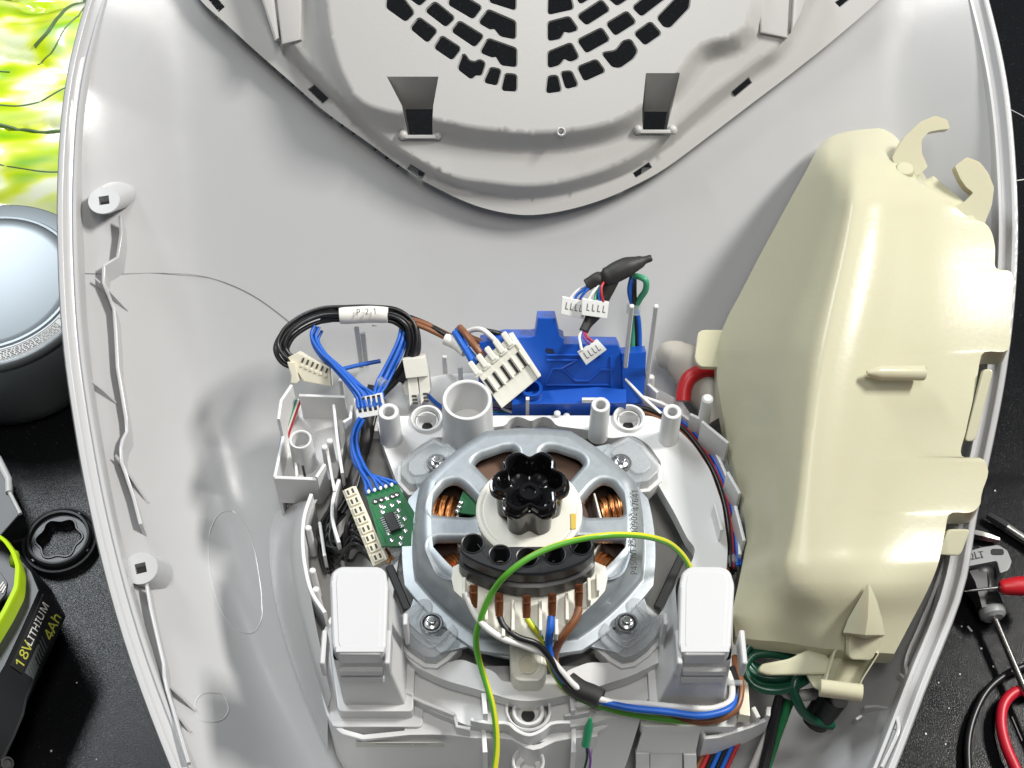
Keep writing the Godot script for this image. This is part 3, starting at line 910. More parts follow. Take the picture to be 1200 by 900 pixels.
func make_chassis():
	var t = thing("motor_carrier", "white plastic carrier frame around the motor with posts, screw cups and ribbed skirt", "carrier frame", V(0, 0.8, 0))
	var W = M.white_plastic
	var b = MB()
	var lift := func(p: Vector2) -> Vector3: return V(p.x, 8.0, p.y)
	b.sheet(resample(rounded(carrier_outline(), 0.5), 0.3), [resample(rounded(motor_hole(), 0.3), 0.25), circle(cup_spot(V(-5.432, 8, -7.86)), 0.66, 28), circle(cup_spot(V(5.46, 8, -7.915)), 0.66, 28)], 0.9, lift, V(0, -0.9, 0))
	obj("deck", b, W, t)
	# sunken floor
	b = MB()
	b.prism([U(-13.29, -6.286), U(-13.071, -9.376), U(-9.589, -11.41), U(-0.837, -12.298), U(7.429, -11.41), U(11.089, -8.52), U(12.359, -4.118), U(11.891, 1.033), U(10.808, 5.832), U(7.701, 7.208), U(0.014, 7.66), U(-6.368, 7.66), U(-10.11, 5.832), U(-12.225, 1.033)], plan(), 4.0, 4.6, 0.1)
	obj("sunken_floor", b, M.tray_plastic, t)
	# plate behind the deck
	b = MB()
	b.prism([U(-9.024, -8.195), U(-9.608, -10.179), U(-7.053, -11.453), U(-4.677, -12.04), U(-2.759, -12.157), U(1.085, -12.157), U(5.884, -12.04), U(8.646, -10.179), U(9.474, -8.475), U(6.648, -8.195)], plan(), 5.6, 6.4, 0.1)
	obj("back_plate", b, W, t)
	# ledge and lips along the front
	b = MB()
	b.sheet(resample([U(-6.322, 5.495), U(-5.983, 7.658), U(-4.467, 8.451), U(-2.972, 9.061), U(-1.862, 9.191), U(-0.837, 9.234), U(-0.02, 9.751), U(0.802, 9.278), U(2.859, 9.018), U(5.152, 8.276), U(6.763, 6.855), U(6.926, 5.495), U(1.258, 6.405), U(-2.513, 6.405)], 0.4), [circle(cup_spot(V(-0.056, 7.2, 8.447)), 1.05, 36)], 0.8, func(p): return V(p.x, 6.9, p.y), V(0, -0.7, 0))
	obj("front_ledge", b, W, t)
	b = MB()
	b.prism([U(-6.649, 6.588), U(-6.044, 9.075), U(-4.141, 9.162), U(-2.652, 9.292), U(-0.837, 9.379), U(0.067, 9.768), U(1.222, 9.509), U(3.293, 9.162), U(6.797, 7.129), U(6.966, 5.677), U(-6.35, 5.677)], plan(), 5.9, 6.3, 0.04)
	obj("lower_ledge", b, W, t)
	walls(t, "front_lip", smooth_path([V(-5.943, 6.9, 7.614), V(-5.183, 6.9, 8.012), V(-4.346, 6.9, 8.363), V(-3.596, 6.9, 8.67)], 4), 7.35, 0.16, 5.2)
	walls(t, "front_lip", [V(-3.596, 6.9, 8.67), V(-3.461, 6.9, 9.234), V(-2.844, 6.9, 9.364)], 7.25, 0.16, 5.0)
	walls(t, "front_lip", smooth_path([V(-2.809, 6.9, 8.974), V(-1.863, 6.9, 9.148), V(-1.001, 6.9, 9.191), V(-0.592, 6.9, 9.536), V(-0.02, 6.9, 9.751), V(0.554, 6.9, 9.536), V(1.009, 6.9, 9.191), V(1.954, 6.9, 9.104)], 4), 7.45, 0.16, 1.2)
	walls(t, "front_lip", smooth_path([V(1.673, 6.9, 8.757), V(2.251, 6.9, 8.67), V(2.873, 6.9, 8.539)], 4), 7.45, 0.16, 2.0)
	walls(t, "front_skirt", smooth_path([V(-10.525, 6.4, 5.263), V(-10.1, 6.4, 7.083), V(-9.443, 6.4, 8.767), V(-9.005, 6.4, 9.159), V(-5.785, 6.4, 9.203), V(-4.136, 6.4, 9.203), V(-2.649, 6.4, 9.376), V(-0.837, 6.4, 9.463), V(0.188, 6.4, 9.98), V(1.219, 6.4, 9.549), V(3.284, 6.4, 9.29)], 3), 6.4, 0.24, 0.9)
	for q in [[[V(-2.203, 7, 7.878), V(-2.11, 7, 8.929)], 8.0], [[V(2.021, 7, 7.79), V(2.082, 7, 8.755)], 8.0], [[V(-2.22, 5, 9.072), V(-2.124, 5, 10.293)], 6.6], [[V(2.139, 5, 9.072), V(2.111, 5, 10.293)], 6.6]]:
		walls(t, "rib", q[0], q[1], 0.22, 1.0)
	# skirt that bulges towards the left wall of the shell
	var top: Array = smooth_path([V(-11.055, 7.3, -3.32), V(-11.443, 7.3, -1.93), V(-11.448, 7.3, -0.269), V(-11.185, 7.3, 1.451), V(-10.741, 7.3, 3.364), V(-10.208, 7.3, 5.453), V(-9.594, 7.3, 7.699)], 4)
	var mid: Array = smooth_path([V(-12.051, 6.6, -3.578), V(-12.388, 6.6, -2.178), V(-12.339, 6.6, -0.503), V(-12.013, 6.6, 1.328), V(-11.414, 6.6, 3.396), V(-10.735, 6.6, 5.586), V(-9.797, 6.6, 8.148)], 4)
	var low: Array = smooth_path([V(-14.136, 2.2, -5.517), V(-14.275, 2.2, -3.88), V(-14.059, 2.2, -2.014), V(-13.596, 2.2, 0.061), V(-12.786, 2.2, 2.575), V(-11.718, 2.2, 5.24), V(-10.206, 2.2, 8.492)], 4)
	b = MB()
	b.loft([top, mid, low])
	obj("side_skirt", b, M.shell_plastic, t, 70)
	walls(t, "side_wall", smooth_path([V(-11.305, 7, -3.238), V(-11.566, 7, -1.949), V(-11.537, 7, -0.434), V(-11.292, 7, 1.049), V(-10.836, 7, 2.501), V(-10.114, 7, 3.593)], 4), 8.0, 0.18, 4.4)
	for q in [V(-11.313, 8, -1.227), V(-10.91, 8, 1.24), V(-10.769, 8.4, -5.913), V(-10.523, 8.4, -6.289), V(-10.66, 8, 2.297)]:
		b = MB()
		b.lathe([U(0.2, 5.2), U(0.17, q.y - 0.05), U(0.12, q.y), U(0, q.y + 0.01)], upright(V(q.x, 0, q.z)), 14)
		obj("pin", b, W, t)
	# box-shaped pocket at the left
	b = MB()
	b.prism([U(-13.457, -5.398), U(-13.117, -8.475), U(-12.69, -10.179), U(-10.699, -10.179), U(-9.836, -8.475), U(-10.23, -5.183), U(-11.265, -4.916)], plan(), 5.6, 6.4)
	obj("pocket_floor", b, W, t)
	walls(t, "pocket_wall", [V(-13.286, 8, -4.203), V(-13.172, 8, -5.472), V(-13.057, 8, -6.765)], 8.1, 0.16, 4.0)
	walls(t, "pocket_wall", [V(-13.286, 8, -4.203), V(-11.084, 8, -4.098)], 8.1, 0.18, 5.6)
	walls(t, "pocket_wall", [V(-11.084, 8, -4.098), V(-10.692, 8, -4.888)], 8.3, 0.16, 5.6)
	walls(t, "pocket_wall", [V(-13.167, 8, -6.983), V(-13.133, 8, -8.192), V(-12.662, 8, -9.197)], 9.4, 0.16, 5.2)
	walls(t, "pocket_wall", [V(-10.438, 8, -8.526), V(-10.111, 8, -6.331), V(-9.704, 8, -4.203)], 8.5, 0.16, 5.2)
	walls(t, "pocket_wall", [V(-12.328, 8, -9.085), V(-9.866, 8, -8.973)], 8.6, 0.16, 5.2)
	walls(t, "pocket_wall", [V(-9.798, 8, -7.146), V(-9.448, 8, -7.42), V(-9.403, 8, -8.192)], 8.9, 0.16, 5.2)
	walls(t, "pocket_wall", smooth_path([V(-9.928, 7.5, -4.193), V(-10.16, 7.5, -2.943), V(-10.136, 7.5, -1.917), V(-9.684, 7.5, -0.407)], 3), 7.9, 0.18, 4.6)
	walls(t, "pocket_rib", [V(-12.363, 8, -5.526), V(-12.245, 8, -4.623)], 7.4, 0.14, 6.0)
	walls(t, "pocket_rib", [V(-10.683, 8, -6.062), V(-10.099, 8, -3.421)], 8.0, 0.16, 5.5)
	walls(t, "pocket_rib", [V(-10.897, 8, -2.137), V(-10.49, 8, -0.13)], 7.0, 0.16, 4.5)
	var slit = hollow_post(t, "pocket_post", V(-11.992, 6.4, -6.047), 8.9, 0.62, 0.46, W)
	b = MB()
	b.box(upright(V(-11.875, 7.4, -5.368) + V(0.05, 0, 0.62)), V(0.13, 1.9, 0.08), 0.01)
	obj("slit", b, M.shade_hole, slit)
	# clear-looking prongs behind the harness
	for q in [[V(-9.337, 6.2, -12.656), 9.9], [V(-9.053, 6.2, -12.774), 9.3], [V(-4.594, 6.2, -12.241), 7.8], [V(-3.715, 6.2, -11.652), 7.6], [V(-8.112, 6.2, -10.316), 8.0], [V(-10.204, 6.2, -10.316), 8.3]]:
		b = MB()
		b.box(upright(V(q[0].x, (q[0].y + q[1]) / 2, q[0].z)), V(0.26, q[1] - q[0].y, 0.2), 0.04)
		obj("prong", b, W, t)
	# hollow posts, big tube and screw cups on the deck
	hollow_post(t, "post", V(-7.261, 8, -6.656), 10.608, 0.55, 0.3, W)
	hollow_post(t, "post", V(3.775, 8, -6.983), 10.76, 0.5, 0.27, W)
	hollow_post(t, "post", V(7.501, 8, -6.656), 10.608, 0.5, 0.26, W)
	hollow_post(t, "wide_tube", V(-3.164, 8, -6.874), 11.39, 1.3, 1.08, W, 2.4)
	screw_cup(t, V(-5.432, 8, -7.86), 0.86)
	screw_cup(t, V(5.46, 8, -7.915), 0.86)
	# seats under the clear motor mounts
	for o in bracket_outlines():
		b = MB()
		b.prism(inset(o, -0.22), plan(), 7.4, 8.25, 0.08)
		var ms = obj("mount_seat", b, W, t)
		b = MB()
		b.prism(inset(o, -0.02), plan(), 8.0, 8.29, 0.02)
		obj("recess_shade", b, M.grey_plastic, ms)  # grey slab painting the shade inside the deep mount recess
	# front keyhole boss
	b = MB()
	var c: Vector3 = V(-0.056, 7.2, 8.447)
	b.lathe([U(1.12, 5.5), U(1.12, 7.4), U(1.06, 7.47), U(0.98, 7.4), U(0.93, 6.2), U(0.80, 6.2), U(0.8, 7.2), U(0.74, 7.28), U(0.62, 7.25), U(0.5, 6.75), U(0.36, 6.65), U(0.3, 6.6)], upright(V(c.x, 0, c.z)), 44)
	var kb = obj("front_boss", b, W, t)
	b = MB()
	b.lathe([U(0, 6.63), U(0.33, 6.63)], upright(V(c.x, 0, c.z)), 22)
	obj("screw_hole", b, M.hole, kb)
	c = V(-0.052, 5.4, 10.318)
	b = MB()
	b.lathe([U(0.8, 2.5), U(0.8, 5.5), U(0.74, 5.56), U(0.66, 5.5), U(0.62, 4.8), U(0.4, 4.7), U(0.36, 4.2), U(0, 4.2)], upright(V(c.x, 0, c.z)), 36)
	obj("lower_boss", b, W, t)
	# wire channel wall and fins at the right
	walls(t, "channel_wall", smooth_path([V(6.257, 7.5, -9.427), V(7.306, 7.5, -8.976), V(8.419, 7.5, -8.193), V(9.359, 7.5, -7.09), V(10.07, 7.5, -5.573), V(10.625, 7.5, -3.461), V(10.81, 7.5, -1.41), V(10.75, 7.5, 0.336)], 4), 8.0, 0.16, 5.0)
	for q in [[[V(8.657, 7.5, -7.584), V(9.145, 7.5, -7.309)], 9.0], [[V(9.145, 7.5, -6.653), V(10.412, 7.5, -5.306)], 9.7], [[V(10.287, 7.5, -3.721), V(10.807, 7.5, -2.428)], 9.4], [[V(9.524, 7.5, -1.917), V(9.762, 7.5, -0.407)], 9.2], [[V(10.587, 7.5, -1.917), V(10.859, 7.5, 0.089)], 9.0], [[V(6.596, 6.5, -10.11), V(7.087, 6.5, -9.539)], 8.2], [[V(7.275, 6.5, -9.539), V(8.083, 6.5, -8.859)], 7.4]]:
		walls(t, "channel_fin", q[0], q[1], 0.16, 5.0)
	for q in [[V(9.386, 7, -7.415), 10.758, 0.3], [V(6.75, 6.5, -10.34), 8.552, 0.2]]:
		b = MB()
		b.lathe([U(q[2] * 1.25, q[0].y - 1), U(q[2], q[1] - 0.1), U(q[2] * 0.7, q[1]), U(0, q[1] + 0.02)], upright(V(q[0].x, 0, q[0].z)), 18)
		obj("pin", b, W, t)
	# tall thin prongs either side of the blue module's cable
	for q in [[V(5.303, 7, -10.455), 14.674], [V(6.519, 7, -10.225), 14.968]]:
		b = MB()
		b.box(upright(V(q[0].x, (q[0].y + q[1]) / 2, q[0].z)), V(0.24, q[1] - q[0].y, 0.26), 0.05)
		obj("tall_prong", b, W, t)
	# upright tab in front of the blue module, small pegs
	walls(t, "upright_tab", [V(2.923, 7.5, -8.639), V(4.13, 7.5, -8.639)], 8.9, 0.16, 6.0)
	walls(t, "upright_tab", [V(-0.095, 7.5, -8.528), V(0.091, 7.5, -8.528)], 9.1, 0.2, 6.0)
	walls(t, "upright_tab", [V(5.318, 7.2, -9.973), V(6.181, 7.2, -9.348), V(7.297, 7.2, -8.393)], [8.9, 8.2, 7.8], 0.16, 6.0)
	for q in [V(1.599, 8.2, -8.169), V(2.113, 7.9, -8.204)]:
		b = MB()
		b.lathe([U(0.2, 6), U(0.18, q.y), U(0.1, q.y + 0.07), U(0, q.y + 0.08)], upright(V(q.x, 0, q.z)), 14)
		obj("pin", b, W, t)
	# guards at the right front over the wire bundle
	var xf := Transform3D(Vector3(1.0000, 0.0000, 0.0000), Vector3(0.0000, 0.9272, -0.3746), Vector3(0.0000, 0.3746, 0.9272), V(5.581, 6.3, 8.813))
	for q in [[U(-2.425, 0.803), U(-1.821, 1.201), U(-0.264, 1.258), U(-0.089, 1.031), U(-0.725, -2.527), U(-0.98, -3.552), U(-2.68, -3.552), U(-2.371, -1.047)], [U(0.031, 0.23), U(0.404, 1.031), U(2.852, 0.689), U(2.61, -1.931), U(-0.329, -1.931)]]:
		b = MB()
		b.prism(q, xf, -0.16, 0.0, 0.03)
		obj("wire_guard", b, W, t)
	for q in [[U(-0.332, -1.872), U(0.34, -1.872), U(0.436, -3.856), U(-0.245, -3.856)], [U(2.022, -1.931), U(2.652, -1.931), U(2.778, -3.856), U(2.182, -3.856)], [U(0.387, -1.99), U(1.984, -1.99), U(2.097, -3.856), U(0.479, -3.856)]]:
		b = MB()
		b.prism(q, xf, -0.3, 0.1 if q[0].distance_to(q[1]) < 1.0 else -0.1, 0.03)
		obj("guard_foot", b, W, t)
	walls(t, "side_arm", [V(8.273, 5.6, 8.612), V(8.563, 5.6, 9.226), V(9.235, 5.6, 9.139), V(10.864, 5.6, 8.612), V(11.6, 5.6, 8.346)], [6.3, 5.8, 5.8, 5.8, 6.0], 0.2, [3.4, 3.4, 3.4, 4.0, 4.4])
	b = MB()
	b.prism([U(8.536, 7.823), U(10.837, 5.638), U(10.893, 7.912), U(11.631, 8.135), U(10.93, 8.447), U(9.292, 8.977), U(8.629, 8.889)], plan(), 4.9, 5.2, 0.05)
	obj("side_arm_floor", b, W, t)
	walls(t, "side_arm", [V(10.919, 5.6, 7.991), V(11.123, 5.6, 8.523)], 6.6, 0.2, 4.6)
	walls(t, "side_arm", [V(11.675, 5.6, 7.991), V(11.591, 5.6, 8.435)], 6.6, 0.2, 4.6)
	# black rubber bars either side of the motor
	for q in [[V(-7.036, 8.1, 1.099), V(-5.992, 8.1, 3.576)], [V(7.816, 8.1, 0.417), V(6.352, 8.1, 3.482)]]:
		b = MB()
		var gd: Vector3 = q[1] - q[0]
		b.box(Transform3D(Basis(Vector3.UP, atan2(gd.x, gd.z)), (q[0] + q[1]) / 2), V(0.42, 0.35, gd.length()), 0.06)
		obj("rubber_bar", b, M.black_rubber, t)
	# paper strip with a line of small print on the front skirt
	b = MB()
	b.box(face_frame(V(-6.861, 5.75, 9.156) + V(0.6, 0, 0.42), 0, 0), V(4.3, 0.6, 0.03), 0.0)
	var st = obj("paper_strip", b, M.sticker, t)
	var rng := RandomNumberGenerator.new()
	rng.seed = 5
	b = MB()
	for k in 24:
		if k == 17: continue
		b.box(face_frame(V(-6.861, 5.75, 9.156) + V(-0.55 + k * 0.105, 0.12, 0.44), 0, 0), V(0.07, 0.07 + 0.04 * (rng.randi() % 2), 0.01), 0.0)
	obj("small_print", b, M.faint_ink, st)

	# cream latch in front of the motor
	var l = thing("cream_latch", "small cream plastic latch with an oval dent in front of the motor", "latch", V(-0.09, 7.6, 6.721))
	b = MB()
	b.prism(rounded([U(-0.96, 5.762), U(0.888, 5.762), U(0.827, 7.269), U(0.537, 7.792), U(-0.635, 7.792), U(-0.918, 7.269)], 0.25), plan(), 7.6, 9.2, 0.12)
	obj("latch_head", b, M.ivory_plastic, l)
	b = MB()
	b.prism(rounded([U(-0.714, 5.986), U(0.68, 5.986), U(0.625, 7.181), U(0.338, 7.488), U(-0.432, 7.488), U(-0.715, 7.181)], 0.3), plan(), 9.1, 9.27, 0.1)
	obj("raised_frame", b, M.ivory_plastic, l)
	b = MB()
	var lc: Vector3 = V(-0.065, 9.27, 6.994)
	b.lathe([U(0.5, 9.25), U(0.48, 9.33), U(0.42, 9.34), U(0.34, 9.29), U(0, 9.27)], upright(V(lc.x, 0, lc.z)), 28)
	obj("oval_dent", b, M.cream_plastic, l)
	b = MB()
	b.prism([U(-0.548, 6.901), U(0.486, 6.901), U(0.349, 8.223), U(-0.428, 8.223)], plan(), 6.5, 7.8, 0.1)
	obj("latch_neck", b, M.ivory_plastic, l)

# ---------------------------------------------------------------- white tower caps
func make_caps():
	for side in [0, 1]:
		var lid: Array = [U(-9.384, 4.415), U(-9.347, 3.786), U(-8.966, 3.469), U(-7.115, 3.469), U(-6.782, 3.695), U(-6.628, 4.415), U(-6.557, 7.637), U(-6.772, 8.017), U(-8.751, 8.017), U(-9.048, 7.637)] if side == 0 else [U(6.992, 4.415), U(7.151, 3.786), U(7.533, 3.469), U(9.063, 3.469), U(9.447, 3.695), U(9.588, 4.415), U(9.164, 7.637), U(8.9, 8.017), U(6.997, 8.059), U(6.751, 7.637)]
		var neck: Array = [U(-9.418, 4.164), U(-9.298, 3.528), U(-6.939, 3.528), U(-6.746, 4.164), U(-6.571, 7.935), U(-9.045, 7.935)] if side == 0 else [U(6.894, 4.164), U(7.136, 3.528), U(9.536, 3.528), U(9.646, 4.164), U(9.217, 7.935), U(6.9, 7.935)]
		var foot: Array = [U(-9.69, 4.312), U(-9.477, 3.707), U(-6.173, 3.707), U(-5.896, 4.312), U(-5.91, 8.223), U(-8.938, 8.223)] if side == 0 else [U(6.077, 4.312), U(6.363, 3.707), U(10.005, 3.707), U(10.209, 4.312), U(9.391, 8.223), U(6.118, 8.223)]
		var t = thing("tower_cap", ["tall white rounded cap left of the motor, above the paper strip", "tall white rounded cap right of the motor, beside the cream cover"][side], "cap", V((foot[0].x + foot[3].x) / 2, 6.6, foot[0].y), "white caps on the carrier")
		var b = MB()
		b.prism(rounded(lid, 0.2), plan(), 11.7, 12.6, 0.14)
		var ld = obj("lid", b, M.cap_plastic, t, 50)
		b = MB()
		b.box(upright(V((lid[7].x + lid[8].x) / 2, 12.6, lerpf(lid[0].y, lid[7].y, 0.93))), V(2.2, 0.1, 0.3), 0.04)
		obj("front_band", b, M.cap_plastic, ld)
		b = MB()
		b.prism(rounded(inset(lid, 0.32), 0.2), plan(), 12.5, 12.635, 0.03)
		obj("top_panel", b, M.cap_plastic, ld)
		b = MB()
		var lo := []
		var hi := []
		for p in rounded(foot, 0.2, 3): lo.append(V(p.x, 7.0, p.y))
		for p in rounded(neck, 0.2, 3): hi.append(V(p.x, 11.8, p.y))
		b.loft([lo, hi], true)
		obj("tower", b, M.white_plastic, t)
		b = MB()
		b.prism(rounded(inset(foot, -0.32), 0.25), plan(), 6.3, 7.35, 0.06)
		b.prism(rounded(inset(foot, -0.75), 0.25), plan(), 5.6, 6.5, 0.06)
		obj("stepped_foot", b, M.white_plastic, t)
		# window with two bars below the lid
		var zf: float = lerpf(foot[4].y, neck[4].y, 0.62)
		var xm: float = (neck[4].x + neck[5].x) / 2
		for h in [10.95, 10.25]:
			b = MB()
			b.box(face_frame(V(xm, h, neck[4].y + (11.8 - h) * (foot[4].y - neck[4].y) / 4.8), -8 + 20), V(2.05, 0.42, 0.5), 0.06)
			obj("window_bar", b, M.cap_plastic, t)
		for s in [-1, 1]:
			b = MB()
			b.box(upright(V((lid[0].x + lid[5].x) / 2 + s * 1.48, 11.6, lerpf(lid[0].y, lid[7].y, 0.85))), V(0.24, 1.4, 1.7), 0.08)
			obj("hinge_ear", b, M.cap_plastic, t)
		b = MB()
		b.box(upright(V(foot[3].x + 0.05, 10.4, lerpf(foot[3].y, foot[4].y, 0.35)) if side == 0 else V(foot[0].x + 0.3, 10.4, lerpf(foot[0].y, foot[5].y, 0.35))), V(0.2, 2.2, 0.6), 0.06)
		obj("side_clip", b, M.cap_plastic, t)

# ---------------------------------------------------------------- motor
func make_motor():
	var axis: Vector3 = V(0, 11.5, 0)
	var ax := V(axis.x, 0, axis.z)
	var t = thing("electric_motor", "round zinc steel electric motor with copper windings and black coupling in the middle", "motor", V(axis.x, 4.6, axis.z))
	# end shield: an octagonal plate with six windows, its edge rolled over
	var outline := []
	var R := 5.75
	for k in 96:
		var a := TAU * k / 96
		var s := pow(pow(absf(cos(a)), 6.0) + pow(absf(sin(a)), 6.0), -1.0 / 6.0)
		var d := pow(pow(absf(cos(a + PI / 4)), 6.0) + pow(absf(sin(a + PI / 4)), 6.0), -1.0 / 6.0)
		outline.append(U(axis.x, axis.z) + U(cos(a), sin(a) * 0.97) * R * (minf(s, d) * 0.55 + 0.45))
	var windows := [
		[U(-2.721, -3.01), U(-2.467, -3.313), U(-1.268, -3.822), U(-0.837, -3.873), U(-0.622, -3.618), U(-0.751, -3.06), U(-1.685, -1.76)], [U(2.759, -3.01), U(2.511, -3.364), U(1.402, -3.822), U(0.973, -3.873), U(0.711, -3.618), U(0.79, -3.06), U(1.792, -1.76)],
		[U(-4.774, -0.097), U(-4.673, -0.972), U(-4.145, -1.76), U(-3.682, -1.909), U(-3.295, -1.661), U(-2.477, -0.679), U(-2.636, 0.048)], [U(4.687, 0), U(4.601, -0.972), U(4.167, -1.76), U(3.706, -1.909), U(3.316, -1.661), U(2.528, -0.679), U(2.677, 0.048)],
		[U(-4.717, 1.808), U(-4.604, 1.431), U(-1.665, 1.384), U(-1.653, 3.292), U(-3.775, 3.292), U(-4.187, 3.108)], [U(4.694, 1.808), U(4.585, 1.431), U(1.647, 1.384), U(1.611, 3.292), U(3.814, 3.292), U(4.231, 3.062)]]
	var holes := []
	for w in windows: holes.append(rounded(inset(w, -0.03), 0.4, 5))
	var big := outline
	var lift := func(p: Vector2) -> Vector3:
		return V(p.x, 11.5, p.y)
	var b = MB()
	var rims := []
	for h in holes:
		var wide := inset(h, -0.34)
		rims.append(resample(wide, 0.25))
	b.sheet(inset(big, 0.95), rims, 0.5, lift, Vector3.ZERO)
	var rows := []
	for st in [[0.95, 11.5], [0.75, 11.47], [0.55, 11.37], [0.35, 11.18], [0.18, 10.88], [0.06, 10.45], [0.0, 9.6], [0.02, 8.98], [-0.06, 8.86], [-0.16, 8.8], [-0.62, 8.78], [-0.66, 8.7], [-0.66, 8.45]]:
		var row := []
		for p in inset(big, st[0]): row.append(V(p.x, st[1], p.y))
		rows.append(row)
	b.loft(rows, true)
	for h in holes:
		rows = []
		for st in [[-0.34, 11.5], [-0.26, 11.49], [-0.16, 11.43], [-0.07, 11.33], [0.0, 11.2], [0.01, 11.05]]:
			var row := []
			for p in inset(h, st[0]): row.append(V(p.x, st[1], p.y))
			rows.append(row)
		b.loft(rows, true)
	obj("end_shield", b, M.zinc_steel, t, 65)
	# foot plate of the can
	b = MB()
	var foot := []
	for k in 64:
		var a := TAU * k / 64
		foot.append(U(axis.x, axis.z) + U(cos(a), sin(a)) * 6.35)
	b.prism(foot, plan(), 8.3, 8.5, 0.05)
	for k in 4:
		var a := PI / 4 + PI / 2 * k
		var c := U(axis.x, axis.z) + U(cos(a), sin(a)) * 6.6
		var u := U(cos(a), sin(a))
		var v := U(-sin(a), cos(a))
		b.prism([c - u * 1.6 - v * 2.6, c + u * 0.7 - v * 1.2, c + u * 0.7 + v * 1.2, c - u * 1.6 + v * 2.6], plan(), 8.32, 8.53, 0.04)
	obj("foot_plate", b, M.zinc_steel, t)
	b = MB()
	b.lathe([U(5.3, 4.8), U(5.3, 8.4), U(5.0, 8.5)], upright(ax), 48)
	obj("lower_can", b, M.zinc_steel, t)
	# stator inside
	b = MB()
	b.lathe([U(0, 8.9), U(2.2, 8.9), U(2.25, 10.4), U(3.0, 10.4), U(3.05, 9.2), U(5.5, 9.1)], upright(ax), 48)
	obj("stator_core", b, M.lamination, t)
	for k in 6:
		var a: float = [0.2, PI - 0.2, -0.6, PI + 0.6, 1.03, PI - 1.03][k]
		var c := ax + V(cos(a), 0, -sin(a)) * 4.35
		var frame := Transform3D(Basis(Vector3.UP, a), c)
		b = MB()
		var rng := RandomNumberGenerator.new()
		rng.seed = 90 + k
		for j in 26:
			var r0 := 0.35 + 0.06 * (j % 7)
			var x := -0.55 + 1.1 * (j / 26.0) + rng.randf_range(-0.05, 0.05)
			var loop := []
			var up := 10.2 + rng.randf_range(0.0, 0.7)
			for q in 13:
				var w := PI * q / 12
				loop.append(frame * V(x + rng.randf_range(-0.03, 0.03), lerpf(9.3, up, sin(w)), -cos(w) * (0.9 + r0 * 0.5)))
			b.tube(loop, 0.062, 5, false)
		if k < 4: obj("copper_winding", b, M.copper, t)
		else:
			b = MB()
			b.box(frame * Transform3D(Basis.IDENTITY, V(-0.9, 9.6, 0)), V(2.2, 1.2, 3.4), 0.1)
			obj("brown_insulation", b, mat("insulation_brown", Color(0.17, 0.105, 0.075), 0.4), t)
			continue
		b = MB()
		b.box(frame * Transform3D(Basis.IDENTITY, V(-0.8, 9.9, 0)), V(0.1, 1.5, 2.0), 0.03)
		obj("bobbin_wall", b, M.ivory_plastic, t)
	# small green board seen through the left window
	b = MB()
	b.prism([U(-3.669, -0.446), U(-3.187, -1.925), U(-2.537, -1.182), U(-2.441, -0.252)], plan(), 10.75, 10.9, 0.01)
	var gb = obj("inner_board", b, M.board_green, t)
	for q in [V(-3.541, 10.95, -0.466), V(-3.461, 10.95, -0.71), V(-3.381, 10.95, -0.955)]:
		b = MB()
		b.ball(q, V(0.13, 0.08, 0.13), 10)
		obj("solder_dot", b, M.solder, gb)
	# lettering stamped on the right of the shield
	for q in [["47641", V(5.494, 11.55, -0.747), 0.5], ["40902", V(5.389, 11.55, 0.557), 0.46], ["P450VFZ5", V(5.261, 11.55, 2.396), 0.5]]:
		var tm := TextMesh.new()
		tm.font = sys_font("Droid Sans Mono")
		tm.text = q[0]
		tm.font_size = 32
		tm.pixel_size = 0.00013
		tm.depth = 0.0002
		var o := MeshInstance3D.new()
		o.name = "stamped_number"
		o.mesh = tm
		o.material_override = M.ink
		t.add_child(o, true)
		o.transform = Transform3D(Basis(Vector3.UP, PI / 2) * Basis(Vector3.RIGHT, -PI / 2), q[1] * 0.01 - t.position + Vector3(-0.0025, 0.0, 0))
		if o.name != "stamped_number": o.name = "stamped_number_%03d" % [t.get_child_count()]
	# cream disc and the flower-shaped coupling
	b = MB()
	b.lathe([U(0, 11.9), U(2.2, 11.9), U(2.28, 11.86), U(2.36, 11.9), U(2.5, 11.9), U(2.6, 11.82), U(2.62, 11.3)], upright(ax), 56)
	var disc = obj("cream_disc", b, M.ivory_plastic, t)
	b = MB()
	b.box(upright(V(2.146, 11.93, 0.68)), V(0.24, 0.05, 0.85), 0.0)
	obj("yellow_mark", b, mat("mark_yellow", Color(0.7, 0.5, 0.08), 0.6), disc)
	b = MB()
	rows = []
	var flower := func(scale: float, lobe: float, h: float) -> Array:
		var row := []
		for k in 96:
			var a := TAU * k / 96
			var r := scale * (1.0 + lobe * cos(6.0 * a) - lobe * 0.25 * cos(12.0 * a))
			row.append(ax + V(cos(a) * r, h, -sin(a) * r))
		return row
	for st in [[1.42, 0.12, 11.88], [1.45, 0.12, 12.4], [1.5, 0.12, 13.75], [1.66, 0.12, 13.8], [1.74, 0.12, 13.86], [1.76, 0.12, 14.1], [1.72, 0.12, 14.2], [1.64, 0.12, 14.22], [1.6, 0.12, 14.6], [1.54, 0.12, 14.66], [1.44, 0.12, 14.64], [1.38, 0.12, 14.5], [1.32, 0.12, 13.6], [1.22, 0.11, 13.25], [0.85, 0.04, 13.15], [0.62, 0.0, 13.18], [0.56, 0.0, 13.6], [0.48, 0.0, 13.7], [0.3, 0.0, 13.68], [0.26, 0.0, 13.5], [0.02, 0.0, 13.48]]:
		rows.append(flower.call(st[0], st[1], st[2]))
	b.loft(rows, true)
	obj("coupling", b, M.black_gloss, t, 38)
	# cream carrier of the terminal block, hanging over the edge of the shield
	b = MB()
